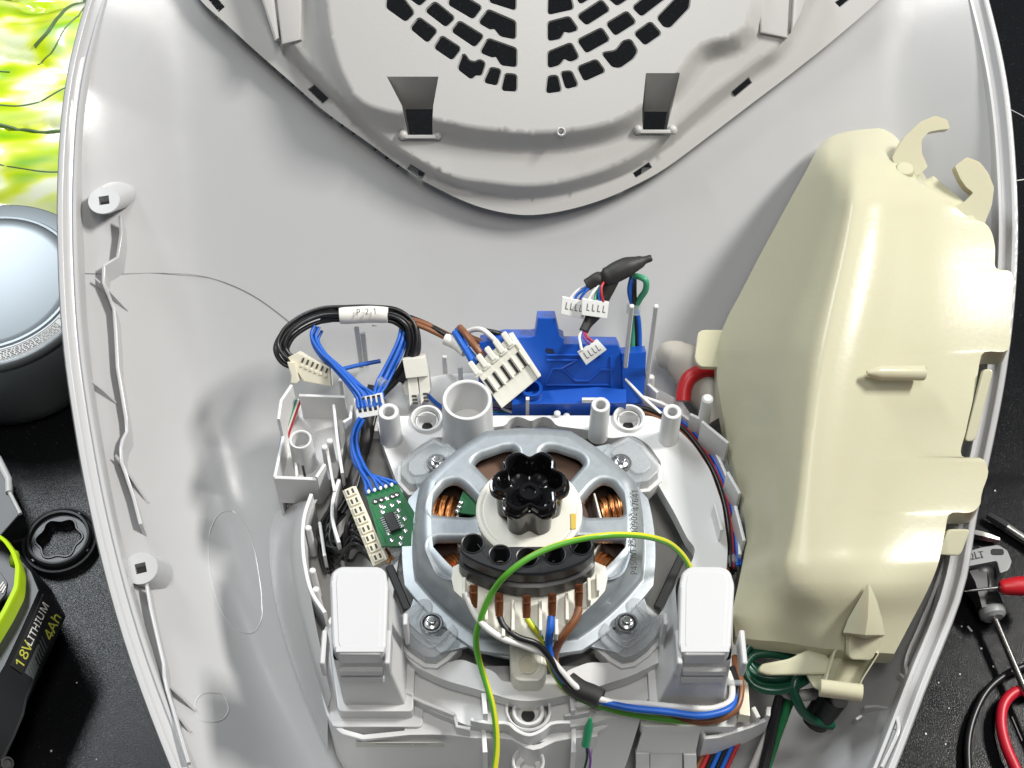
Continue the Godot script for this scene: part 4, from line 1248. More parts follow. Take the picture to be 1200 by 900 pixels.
	rows = [[V(-3.649, 11.75, 3.058), V(-2.963, 11.75, 2.69), V(-2.065, 11.75, 2.505), V(-1.042, 11.75, 2.412), V(-0.018, 11.75, 2.412), V(1.007, 11.75, 2.412), V(2.029, 11.75, 2.505), V(2.924, 11.75, 2.69), V(3.647, 11.75, 3.058)],
		[V(-3.712, 11.85, 3.751), V(-3.067, 11.85, 3.569), V(-2.054, 11.85, 3.478), V(-1.04, 11.85, 3.478), V(-0.025, 11.85, 3.478), V(0.989, 11.85, 3.478), V(2.004, 11.85, 3.478), V(2.975, 11.85, 3.569), V(3.698, 11.85, 3.751)],
		[V(-3.581, 11.75, 4.332), V(-3.011, 11.75, 4.601), V(-2.045, 11.75, 4.646), V(-1.038, 11.75, 4.691), V(-0.032, 11.75, 4.691), V(0.974, 11.75, 4.691), V(1.981, 11.75, 4.646), V(2.95, 11.75, 4.556), V(3.562, 11.75, 4.332)],
		[V(-3.053, 11.6, 4.748), V(-2.603, 11.6, 5.239), V(-1.799, 11.6, 5.417), V(-0.997, 11.6, 5.461), V(-0.036, 11.6, 5.505), V(0.966, 11.6, 5.461), V(1.768, 11.6, 5.417), V(2.535, 11.6, 5.195), V(3.15, 11.6, 4.793)],
		[V(-2.565, 11.45, 5.253), V(-2.278, 11.45, 5.784), V(-1.716, 11.45, 6.004), V(-0.917, 11.45, 6.048), V(-0.038, 11.45, 6.092), V(0.921, 11.45, 6.048), V(1.6, 11.45, 6.004), V(2.246, 11.45, 5.74), V(2.537, 11.45, 5.342)],
		[V(-1.802, 11.1, 5.7), V(-1.637, 11.1, 6.317), V(-1.316, 11.1, 6.536), V(-0.757, 11.1, 6.623), V(-0.039, 11.1, 6.667), V(0.72, 11.1, 6.623), V(1.24, 11.1, 6.536), V(1.565, 11.1, 6.273), V(1.736, 11.1, 5.745)]]
	b.loft(rows)
	var cc = obj("terminal_carrier", b, M.ivory_plastic, t, 25)
	for q in [[V(-3.09, 12, 4.371), 0.9], [V(-2.037, 11.8, 5.34), 1.4], [V(-0.797, 11.8, 5.781), 1.6], [V(0.479, 11.8, 5.781), 1.6], [V(1.724, 11.8, 5.34), 1.4], [V(2.778, 12, 4.55), 1.2], [V(3.192, 12, 4.191), 0.9], [V(1.232, 11.6, 6.297), 0.8], [V(-1.235, 11.6, 6.384), 0.8]]:
		b = MB()
		b.box(upright(q[0]), V(0.16, 0.7, q[1]), 0.05)
		obj("carrier_rib", b, M.ivory_plastic, cc)
	# black terminal block with five screw wells
	b = MB()
	var top := rounded([U(-3.294, 3.417), U(-3.226, 2.785), U(-2.833, 2.466), U(-2.313, 2.557), U(-1.991, 2.921), U(-1.75, 3.192), U(-0.837, 3.147), U(0.553, 3.147), U(1.546, 3.102), U(1.871, 2.785), U(2.196, 2.512), U(2.755, 2.512), U(3.022, 2.921), U(3.002, 3.552), U(2.394, 4.088), U(1.521, 4.443), U(0.536, 4.663), U(-0.445, 4.663), U(-1.426, 4.487), U(-2.413, 4.088), U(-3.011, 3.731)], 0.25, 3)
	var wells := []
	for q in [V(-2.665, 14, 3.057), V(-1.391, 14, 3.642), V(-0.126, 14, 3.776), V(1.141, 14, 3.642), V(2.379, 14, 3.147)]: wells.append(circle(U(q.x, q.z), 0.52, 22))
	b.sheet(resample(inset(top, 0.08), 0.25), wells, 0.5, func(p): return V(p.x, 14.0, p.y), Vector3.ZERO)
	rows = []
	for st in [[0.08, 14.0], [0.02, 13.95], [0.0, 13.85], [0.0, 13.2], [0.12, 13.12], [0.12, 12.9], [-0.08, 12.82], [-0.1, 12.0], [0.15, 11.9], [0.2, 11.5]]:
		var row := []
		for p in resample(inset(top, 0.08), 0.25): row.append(V(p.x, st[1], p.y) + (V(p.x - axis.x, 0, p.y - (axis.z + 1.5)).normalized() * (0.08 - st[0])))
		rows.append(row)
	b.loft(rows, true)
	var blk = obj("terminal_block", b, M.black_plastic, t, 40)
	for w in wells:
		var c := Vector2.ZERO
		for p in w: c += p / w.size()
		b = MB()
		b.lathe([U(0.56, 13.99), U(0.53, 14.05), U(0.48, 14.03), U(0.34, 13.6), U(0.3, 12.4), U(0, 12.4)], upright(V(c.x, 0, c.y)), 24)
		obj("screw_well", b, M.black_plastic, blk)
	for q in [[V(-0.798, 14.02, 3.921), 0.03], [V(0.504, 14.02, 3.921), -0.03], [V(1.852, 14.02, 3.653), -0.3], [V(-2.063, 14.02, 3.653), 0.3]]:
		b = MB()
		b.box(Transform3D(Basis(Vector3.UP, q[1] * 2), q[0]), V(0.035, 0.02, 1.35), 0.0)
		obj("seam", b, M.hole, blk)
	for q in [V(-2.634, 12.2, 5.01), V(-1.434, 12.2, 5.452), V(-0.161, 12.2, 5.54), V(1.033, 12.2, 5.452), V(2.279, 12.2, 4.965)]:
		b = MB()
		b.tube([q + V(0, 0.5, -0.4), q, q + V(0, -0.2, 0.35)], [0.2, 0.2, 0.17], 12)
		b.box(Transform3D(Basis.IDENTITY, q + V(0, 0.35, -0.3)), V(0.34, 0.2, 0.5), 0.04)
		obj("copper_ferrule", b, M.copper_dark, blk)
	# clear mounts with their bolts
	var spots := [V(-4.744, 9.3, 4.725), V(4.724, 9.3, 4.725), V(-4.732, 9.3, -4.442), V(4.829, 9.3, -4.442)]
	var outlines := bracket_outlines()
	for k in 4:
		b = MB()
		b.prism(rounded(outlines[k], 0.12, 2), plan(), 8.35, 8.95, 0.1)
		var mo = obj("clear_mount", b, M.clear_plastic, t)
		b = MB()
		var ctr := Vector2.ZERO
		for p in outlines[k]: ctr += p / outlines[k].size()
		b.prism(rounded(inset(outlines[k], 0.42), 0.1, 2), plan(), 8.9, 9.12, 0.06)
		obj("mount_ridge", b, M.clear_plastic, mo)
		b = MB()
		var s: Vector3 = spots[k]
		b.lathe([U(0.58, 8.6), U(0.58, 9.1), U(0.52, 9.16), U(0.45, 9.16), U(0.43, 9.0)], upright(V(s.x, 0, s.z)), 30)
		obj("washer", b, M.bolt_steel, mo)
		b = MB()
		b.lathe([U(0.44, 9.02), U(0.3, 9.03)], upright(V(s.x, 0, s.z)), 26)
		obj("rubber_ring", b, M.black_rubber, mo)
		b = MB()
		b.lathe([U(0.36, 9.0), U(0.36, 9.14), U(0.3, 9.18), U(0.2, 9.2)], upright(V(s.x, 0, s.z)), 24)
		b.prism(circle(U(s.x, s.z), 0.23, 6), plan(), 9.1, 9.5, 0.04)
		obj("bolt", b, M.bolt_steel, mo)

func sys_font(called: String) -> SystemFont:
	var f := SystemFont.new()
	f.font_names = PackedStringArray([called])
	return f

# ---------------------------------------------------------------- blue module
func make_blue_module():
	var xf := Transform3D(Vector3(1.0000, 0.0000, 0.0000), Vector3(0.0000, 0.7880, -0.6157), Vector3(0.0000, 0.6157, 0.7880), V(2.175, 8.8, -10.222))
	var t = thing("blue_module", "bright blue plastic module behind the motor with a raised tab and ribbed face", "blue housing", V(2.224, 6.6, -9.471))
	var b = MB()
	b.prism([U(-4.875, -1.458), U(-4.761, 1.826), U(-3.472, 2.16), U(-2, 2.16), U(-1.77, 2.208), U(-1.637, 3.204), U(-0.675, 3.204), U(-0.437, 2.208), U(-0.206, 2.065), U(-0.203, 1.779), U(2.699, 1.731), U(2.891, 1.348), U(3.091, -1.556), U(-1.148, -1.654)], xf, -1.6, 0.0, 0.07)
	obj("face", b, M.blue_plastic, t)
	b = MB()
	b.prism([U(-0.837, -9.233), U(1.934, -9.458), U(3.787, -9.627), U(5.351, -9.458), U(5.313, -8.563), U(-0.837, -8.452)], plan(), 6.3, 8.6, 0.05)
	obj("base", b, M.blue_plastic, t)
	b = MB()
	b.prism([U(2.892, 1.3), U(4.227, 1.396), U(4.16, -1.458), U(3.047, -1.654)], xf, -1.0, 0.25, 0.06)
	obj("side_block", b, M.blue_plastic, t)
	b = MB()
	var c: Vector3 = V(0.219, 9, -9.235)
	b.lathe([U(0.6, 6.4), U(0.6, 9.0), U(0.55, 9.06), U(0.42, 9.04), U(0.4, 8.2), U(0, 8.2)], upright(V(c.x, 0, c.z)), 28)
	obj("column", b, M.blue_plastic, t)
	var lines := [[U(-1.074, 1.156), U(1.788, 1.156)], [U(-1.072, 0.868), U(0.499, 0.868)], [U(-0.328, 0.386), U(0.421, -0.291)], [U(0.421, -0.291), U(1.163, -0.291)], [U(1.163, -0.291), U(1.801, 0.338)], [U(-1.155, -0.533), U(2.187, -0.533)], [U(-1.156, -0.436), U(-0.791, 0.386)], [U(-0.791, 0.386), U(-0.328, 0.386)], [U(1.801, 0.338), U(2.31, 0.338)], [U(2.343, 1.06), U(2.374, -0.582)], [U(0.499, 0.868), U(-0.328, 0.386)], [U(-1.524, -0.971), U(2.891, -0.873)]]
	for l in lines:
		b = MB()
		var m: Vector2 = (l[0] + l[1]) / 2
		var d: Vector2 = l[1] - l[0]
		b.box(xf * Transform3D(Basis(Vector3(0, 0, 1), d.angle()), V(m.x, m.y, 0.03)), V(d.length() + 0.1, 0.12, 0.16), 0.04)
		obj("face_rib", b, M.blue_plastic, t)
	b = MB()
	var h: Vector2 = [U(-0.983, 1.396)][0]
	b.prism(rounded([h + U(-0.25, -0.1), h + U(0.3, -0.22), h + U(0.22, 0.1), h + U(-0.2, 0.16)], 0.1), xf, 0.0, 0.015)
	obj("face_hole", b, mat("blue_dark", Color(0.004, 0.012, 0.05), 0.6), t)

	# hose end with a red band behind the cover
	var hs = thing("hose_end", "pale hose end with a bright red band, half hidden behind the cream cover", "hose", V(9.567, 5.5, -11.967))
	b = MB()
	b.tube(smooth_path([V(7.282, 7.2, -12.409), V(7.987, 7.4, -12.499), V(8.68, 7.4, -12.147), V(9.531, 7, -11.497), V(10.324, 6.5, -10.571), V(10.992, 6, -9.306)], 5), [0.35, 0.5, 0.6, 0.75, 0.85, 0.9, 0.95, 1.0, 1.0, 1.05, 1.1, 1.15, 1.2, 1.25, 1.25], 24)
	obj("hose", b, mat("hose_plastic", Color(0.45, 0.42, 0.36), 0.5), hs)
	b = MB()
	b.tube(smooth_path([V(8.571, 7.3, -9.563), V(8.628, 7.6, -10.153), V(8.917, 7.9, -10.687), V(9.493, 8, -11.018), V(10.539, 8, -11.192)], 5), 0.42, 14)
	obj("red_band", b, M.red_band, hs)

# ---------------------------------------------------------------- cream cover
func make_cover():
	var C = M.cover_plastic
	var t = thing("cream_cover", "large translucent cream plastic cover resting on the right rim of the shell", "cover", V(16.15, 8, -2.137))
	var pts := [
		[V(16.33, 14.6, -21.92), V(16.802, 14.8, -22.183), V(17.429, 14.9, -22.412), V(18.135, 15, -22.511), V(19.006, 15, -22.642), V(19.765, 15, -22.642), V(20.313, 14.9, -22.347), V(20.829, 14.7, -21.694)],
		[V(15.803, 15, -20.764), V(16.354, 15.7, -20.479), V(16.987, 16, -20.382), V(17.645, 16.2, -20.38), V(18.392, 16.2, -20.444), V(19.374, 16, -20.573), V(20.322, 15.7, -20.289), V(21.122, 15.4, -19.626)],
		[V(15.072, 14.8, -19.368), V(15.716, 16.6, -17.887), V(16.329, 17.4, -17.387), V(16.999, 17.8, -17.255), V(17.756, 17.8, -17.255), V(18.931, 17.4, -17.447), V(20.385, 16.8, -17.337), V(21.657, 16.3, -16.706)],
		[V(14.356, 14.156, -18.27), V(15.183, 16.165, -16.467), V(16.002, 17.896, -14.914), V(16.482, 18.43, -14.435), V(17.265, 18.43, -14.435), V(19.281, 17.828, -14.975), V(21.43, 17.036, -15.686), V(21.795, 16.97, -15.745)],
		[V(13.786, 13.493, -17.439), V(14.749, 15.733, -15.479), V(15.69, 17.663, -13.79), V(16.232, 18.259, -13.269), V(17, 18.259, -13.269), V(19.091, 17.668, -13.786), V(21.271, 16.911, -14.448), V(22.808, 16.63, -14.694)],
		[V(13.61, 13.302, -17.176), V(14.613, 15.605, -15.177), V(15.589, 17.59, -13.453), V(16.15, 18.202, -12.922), V(16.915, 18.203, -12.921), V(19.031, 17.613, -13.433), V(21.235, 16.862, -14.085), V(23.705, 16.42, -14.469)],
		[V(12.896, 12.581, -16.088), V(14.055, 15.108, -13.961), V(15.169, 17.285, -12.129), V(15.799, 17.957, -11.564), V(16.563, 17.956, -11.565), V(18.78, 17.364, -12.063), V(21.121, 16.629, -12.681), V(24.032, 16.1, -13.126)],
		[V(12.638, 12.34, -15.686), V(13.853, 14.935, -13.526), V(15.015, 17.172, -11.665), V(15.669, 17.862, -11.091), V(16.435, 17.86, -11.092), V(18.687, 17.265, -11.587), V(21.087, 16.531, -12.198), V(23.97, 16, -12.64)],
		[V(12.294, 12.019, -15.11), V(13.578, 14.699, -12.915), V(14.802, 17.009, -11.023), V(15.485, 17.722, -10.439), V(16.255, 17.72, -10.44), V(18.554, 17.118, -10.933), V(21.043, 16.382, -11.536), V(23.928, 15.86, -11.964)],
		[V(12.17, 11.909, -14.901), V(13.48, 14.617, -12.695), V(14.725, 16.951, -10.794), V(15.419, 17.671, -10.208), V(16.191, 17.668, -10.21), V(18.505, 17.064, -10.702), V(21.027, 16.325, -11.304), V(24.749, 15.65, -11.854)],
		[V(11.897, 11.673, -14.437), V(13.263, 14.437, -12.214), V(14.557, 16.819, -10.298), V(15.274, 17.554, -9.706), V(16.051, 17.552, -9.708), V(18.397, 16.94, -10.2), V(20.991, 16.196, -10.799), V(24.828, 15.5, -11.359)],
		[V(11.648, 11.468, -14.009), V(13.065, 14.277, -11.775), V(14.405, 16.698, -9.849), V(15.143, 17.445, -9.255), V(15.925, 17.442, -9.257), V(18.296, 16.824, -9.749), V(20.956, 16.073, -10.346), V(24.73, 15.38, -10.897)],
		[V(10.642, 10.729, -12.245), V(12.277, 13.665, -10.014), V(13.81, 16.195, -8.092), V(14.638, 16.976, -7.498), V(15.439, 16.972, -7.501), V(17.88, 16.325, -7.993), V(20.766, 15.536, -8.592), V(24.4, 14.87, -9.098)],
		[V(10.146, 10.259, -10.875), V(11.846, 13.236, -8.69), V(13.437, 15.801, -6.808), V(14.29, 16.593, -6.226), V(15.103, 16.59, -6.229), V(17.554, 15.924, -6.717), V(20.552, 15.099, -7.323), V(24.149, 14.43, -7.814)],
		[V(10.126, 10.173, -10.597), V(11.807, 13.153, -8.425), V(13.38, 15.721, -6.554), V(14.224, 16.513, -5.977), V(15.038, 16.511, -5.978), V(17.487, 15.842, -6.465), V(20.5, 15.009, -7.073), V(22.696, 14.6, -7.371)],
		[V(10.127, 10.117, -10.411), V(11.789, 13.098, -8.249), V(13.346, 15.666, -6.386), V(14.181, 16.459, -5.811), V(14.996, 16.458, -5.811), V(17.443, 15.787, -6.298), V(20.464, 14.949, -6.906), V(22.638, 14.54, -7.203)],
		[V(10.133, 9.736, -9), V(11.664, 12.701, -6.924), V(13.101, 15.256, -5.135), V(13.878, 16.045, -4.583), V(14.698, 16.049, -4.58), V(17.104, 15.368, -5.057), V(20.148, 14.495, -5.668), V(22.319, 14.09, -5.952)],
		[V(10.184, 9.623, -8.525), V(11.652, 12.575, -6.482), V(13.034, 15.118, -4.723), V(13.784, 15.903, -4.18), V(14.605, 15.909, -4.175), V(16.99, 15.227, -4.647), V(20.025, 14.344, -5.258), V(22.2, 13.94, -5.538)],
		[V(10.372, 9.239, -6.603), V(11.616, 12.093, -4.72), V(12.794, 14.553, -3.098), V(13.444, 15.312, -2.597), V(14.26, 15.333, -2.583), V(16.526, 14.665, -3.024), V(19.452, 13.75, -3.627), V(21.688, 13.33, -3.904)],
		[V(10.394, 9.199, -6.36), V(11.612, 12.036, -4.5), V(12.767, 14.481, -2.897), V(13.405, 15.236, -2.402), V(14.22, 15.259, -2.387), V(16.468, 14.595, -2.823), V(19.372, 13.678, -3.424), V(21.631, 13.25, -3.704)],
		[V(10.634, 8.993, -4.951), V(11.656, 11.717, -3.227), V(12.636, 14.064, -1.741), V(13.187, 14.788, -1.283), V(13.993, 14.828, -1.258), V(16.129, 14.198, -1.657), V(18.881, 13.278, -2.239), V(21.325, 12.82, -2.529)],
		[V(10.674, 8.963, -4.707), V(11.664, 11.664, -3.008), V(12.614, 13.991, -1.544), V(13.151, 14.709, -1.092), V(13.955, 14.753, -1.065), V(16.07, 14.131, -1.456), V(18.792, 13.213, -2.033), V(22.487, 12.51, -2.476)],
		[V(10.682, 8.957, -4.658), V(11.666, 11.653, -2.964), V(12.61, 13.977, -1.504), V(13.143, 14.694, -1.054), V(13.948, 14.738, -1.026), V(16.058, 14.118, -1.416), V(18.775, 13.2, -1.992), V(22.528, 12.49, -2.438)],
		[V(10.73, 8.923, -4.365), V(11.675, 11.591, -2.701), V(12.584, 13.889, -1.268), V(13.1, 14.599, -0.825), V(13.902, 14.647, -0.795), V(15.988, 14.038, -1.175), V(18.667, 13.123, -1.746), V(22.645, 12.37, -2.215)],
		[V(10.927, 8.768, -2.703), V(11.683, 11.252, -1.218), V(12.422, 13.393, 0.062), V(12.852, 14.054, 0.457), V(13.641, 14.131, 0.503), V(15.591, 13.605, 0.188), V(18.051, 12.723, -0.339), V(22.215, 11.93, -0.813)],
		[V(10.977, 8.728, -2.116), V(11.674, 11.139, -0.697), V(12.358, 13.217, 0.527), V(12.759, 13.858, 0.904), V(13.546, 13.949, 0.958), V(15.453, 13.46, 0.67), V(17.836, 12.599, 0.163), V(22.078, 11.79, -0.313)],
		[V(11.005, 8.709, -1.774), V(11.667, 11.075, -0.393), V(12.319, 13.115, 0.798), V(12.704, 13.744, 1.165), V(13.488, 13.842, 1.222), V(15.372, 13.378, 0.951), V(17.714, 12.531, 0.457), V(21.738, 11.76, 0.007)],
		[V(11.022, 8.698, -1.579), V(11.663, 11.039, -0.219), V(12.296, 13.056, 0.952), V(12.671, 13.678, 1.313), V(13.455, 13.781, 1.373), V(15.326, 13.332, 1.112), V(17.645, 12.494, 0.625), V(20.431, 11.96, 0.315)],
		[V(11.049, 8.664, -0.749), V(11.617, 10.889, 0.515), V(12.184, 12.807, 1.605), V(12.524, 13.399, 1.942), V(13.306, 13.522, 2.011), V(15.133, 13.144, 1.797), V(17.365, 12.351, 1.346), V(20.185, 11.8, 1.033)],
		[V(10.966, 8.642, 0.225), V(11.489, 10.722, 1.377), V(12.013, 12.514, 2.369), V(12.328, 13.067, 2.675), V(13.113, 13.219, 2.76), V(14.908, 12.939, 2.605), V(17.068, 12.214, 2.203), V(19.913, 11.66, 1.896)],
		[V(10.703, 8.638, 1.292), V(11.231, 10.548, 2.319), V(11.763, 12.193, 3.205), V(12.076, 12.701, 3.478), V(12.872, 12.889, 3.579), V(14.667, 12.737, 3.497), V(16.802, 12.107, 3.158), V(19.576, 11.56, 2.864)],
		[V(10.473, 8.5, 2.177), V(11.066, 9.9, 3.003), V(11.539, 11.1, 3.722), V(12.09, 12, 4.236), V(12.912, 12.3, 4.392), V(14.579, 12.2, 4.34), V(16.533, 11.8, 4.132), V(19.184, 11.1, 3.676)],
		[V(10.044, 8.4, 3.912), V(10.929, 9.3, 4.451), V(11.783, 10, 4.89), V(12.675, 10.4, 5.177), V(13.684, 10.6, 5.321), V(14.901, 10.6, 5.321), V(16.332, 10.4, 5.222), V(18.449, 9.9, 4.84)],
		[V(10.102, 8.2, 5.012), V(11.084, 8.7, 5.433), V(12.094, 9, 5.666), V(13.104, 9.2, 5.941), V(14.064, 9.4, 6.214), V(15.073, 9.4, 6.303), V(16.107, 9.3, 6.345), V(17.55, 8.9, 6.246)]]
	var rows := []
	for r in pts: rows.append(smooth_path(r, 5))
	var cols := []
	for k in rows[0].size():
		var col := []
		for r in rows: col.append(r[k])
		cols.append(smooth_path(col, 5))
	var b = MB()
	b.loft(cols)
	# turned-down edges
	var edge := []
	for p in cols[0]: edge.append(p)
	for k in range(1, cols.size()): edge.append(cols[k][-1])
	for k in range(cols[0].size() - 2, -1, -1): edge.append(cols[-1][k])
	for k in range(cols.size() - 2, 0, -1): edge.append(cols[k][0])
	var low := []
	var mid := []
	for p in edge:
		mid.append(p + V(0, -0.12, 0))
		low.append(p + V(0, -1.1, 0))
	b.ring(edge, mid)
	b.ring(mid, low)
	obj("body", b, C, t, 62)
	var piece = func(called, poly, at, tilt, h0, h1, bev, material = null):
		var fr := face_frame(at, tilt)
		var q := []
		for p in poly: 
			var l: Vector3 = fr.affine_inverse() * p
			q.append(U(l.x, l.y))
		var m = MB()
		m.prism(rounded(q, 0.12 if q.size() > 9 else 0.25, 3), fr, h0, h1, bev)
		return obj(called, m, material if material else C, t)
	piece.call("left_tab", [V(9.184, 10.3, -11.875), V(9.427, 10.3, -12.048), V(10.721, 10.3, -12.048), V(10.54, 10.3, -9.772), V(9.179, 10.3, -9.828), V(8.936, 10.3, -10.278)], V(9.709, 10.3, -10.844), 75, -0.3, 0.05, 0.08)
	piece.call("rim_latch", [V(22.621, 13.9, -6.924), V(23.127, 13.9, -6.871), V(22.099, 13.9, -2.731), V(21.558, 13.9, -2.731)], V(22.379, 13.9, -5.05), 60, -0.3, 0.05, 0.08)
	piece.call("rim_latch", [V(20.315, 11.4, 0.806), V(21.439, 11.4, 0.806), V(20.894, 11.4, 2.314), V(19.756, 11.4, 2.221)], V(20.614, 11.4, 1.517), 60, -0.3, 0.08, 0.08)
	# hooks at the top
	piece.call("hook", [V(19.29, 17.2, -18.428), V(19.921, 17.2, -19.668), V(20.801, 17.2, -20.675), V(21.594, 17.2, -21.057), V(22.242, 17.2, -20.802), V(22.379, 17.2, -20.233), V(21.821, 17.2, -20.17), V(21.254, 17.2, -20.044), V(20.858, 17.2, -19.543), V(20.861, 17.2, -18.674), V(21.18, 17.2, -17.816), V(20.548, 17.2, -17.21), V(19.904, 17.2, -17.089), V(19.527, 17.2, -17.573)], V(20.682, 17.2, -18.983), 58, -0.55, 0.2, 0.0)
	piece.call("hook", [V(22.339, 16.6, -18.009), V(22.975, 16.6, -18.562), V(23.649, 16.6, -18.254), V(24.075, 16.6, -17.582), V(24.364, 16.6, -16.675), V(24.216, 16.6, -15.602), V(23.679, 16.6, -14.081), V(22.863, 16.6, -14.197), V(22.039, 16.6, -14.545), V(21.338, 16.6, -15.131), V(22.007, 16.6, -15.425), V(22.832, 16.6, -15.839), V(23.281, 16.6, -16.375), V(22.929, 16.6, -16.675), V(22.615, 16.6, -17.218)], V(23.071, 16.6, -16.196), 60, -0.5, 0.2, 0.0)
	b = MB()
	b.lathe([U(0.5, -0.4), U(0.5, 0.1), U(0.42, 0.2), U(0, 0.22)], face_frame(V(19.847, 17, -17.637), 0), 20)
	obj("hook_root", b, C, t)
	b = MB()
	b.prism([U(20.723, -17.524), U(21.615, -18.012), U(23.128, -15.958), U(23.395, -14.66), U(21.943, -15.012)], plan(), 15.4, 16.25, 0.1)
	obj("hook_base", b, C, t)
	# moulded pin channel
	b = MB()
	b.tube([V(16.32, 16.35, -5.024), V(16.912, 16.3, -5.059), V(19.246, 15.6, -5.557)], [0.12, 0.36, 0.38], 18)
	var ch = obj("pin_channel", b, C, t, 60)
	b = MB()
	b.lathe([U(0.3, 0), U(0.32, 0.06), U(0.18, 0.09), U(0.14, 0.02), U(0.0, 0.05)], Transform3D(Basis(Vector3(0, 0, 1), -PI / 2 - 0.2), V(19.267, 15.6, -5.557)), 20)
	obj("steel_pin", b, M.bright_steel, ch)
	# arrow-shaped rib, leg with its pivot and the tooth at the bottom
	b = MB()
	b.loft([[V(15.87, 12.2, 4.295), V(15.949, 12.25, 4.232), V(16.031, 12.2, 4.295)], [V(15.44, 11.9, 4.946), V(15.752, 12.6, 5.214), V(16.342, 11.8, 4.94)], [V(14.987, 11.3, 5.578), V(15.584, 12.6, 6.177), V(16.608, 11.2, 5.617)], [V(14.753, 10.9, 6.089), V(15.453, 12.2, 6.847), V(16.73, 10.8, 6.173)], [V(14.978, 10.2, 5.928), V(15.821, 10.6, 6.341), V(16.75, 10.2, 6.017)]])
	obj("arrow_rib", b, C, t, 30)
	piece.call("rib_foot", [V(15.052, 10.3, 5.843), V(16.667, 10.3, 5.887), V(16.147, 10.3, 7.336), V(15.037, 10.3, 7.249)], V(15.678, 10.3, 6.638), 55, -0.6, 0.1, 0.08)
	piece.call("leg", [V(14.607, 8.9, 5.799), V(16.835, 8.9, 6.068), V(15.875, 8.9, 7.746), V(15.692, 8.9, 8.525), V(13.858, 8.9, 8.353), V(14.116, 8.9, 7.527)], V(15.146, 8.9, 7.089), 60, -0.8, 0.05, 0.1)
	b = MB()
	b.tube([V(13.776, 8.9, 8.007), V(15.726, 8.9, 8.267)], 0.42, 18)
	obj("pivot", b, C, t)
	piece.call("tooth", [V(10.953, 8.6, 6.996), V(11.15, 8.6, 6.642), V(12.533, 8.6, 6.375), V(13.538, 8.6, 5.837), V(14.477, 8.6, 6.285), V(14.494, 8.6, 7.173), V(11.424, 8.6, 7.217)], V(12.71, 8.6, 6.642), 70, -0.35, 0.05, 0.1)
	piece.call("lower_web", [V(12.831, 8.3, 5.921), V(15.054, 8.3, 6.37), V(14.446, 8.3, 8.004), V(13.66, 8.3, 7.742)], V(13.765, 8.3, 6.816), 70, -0.2, 0.0, 0.05)

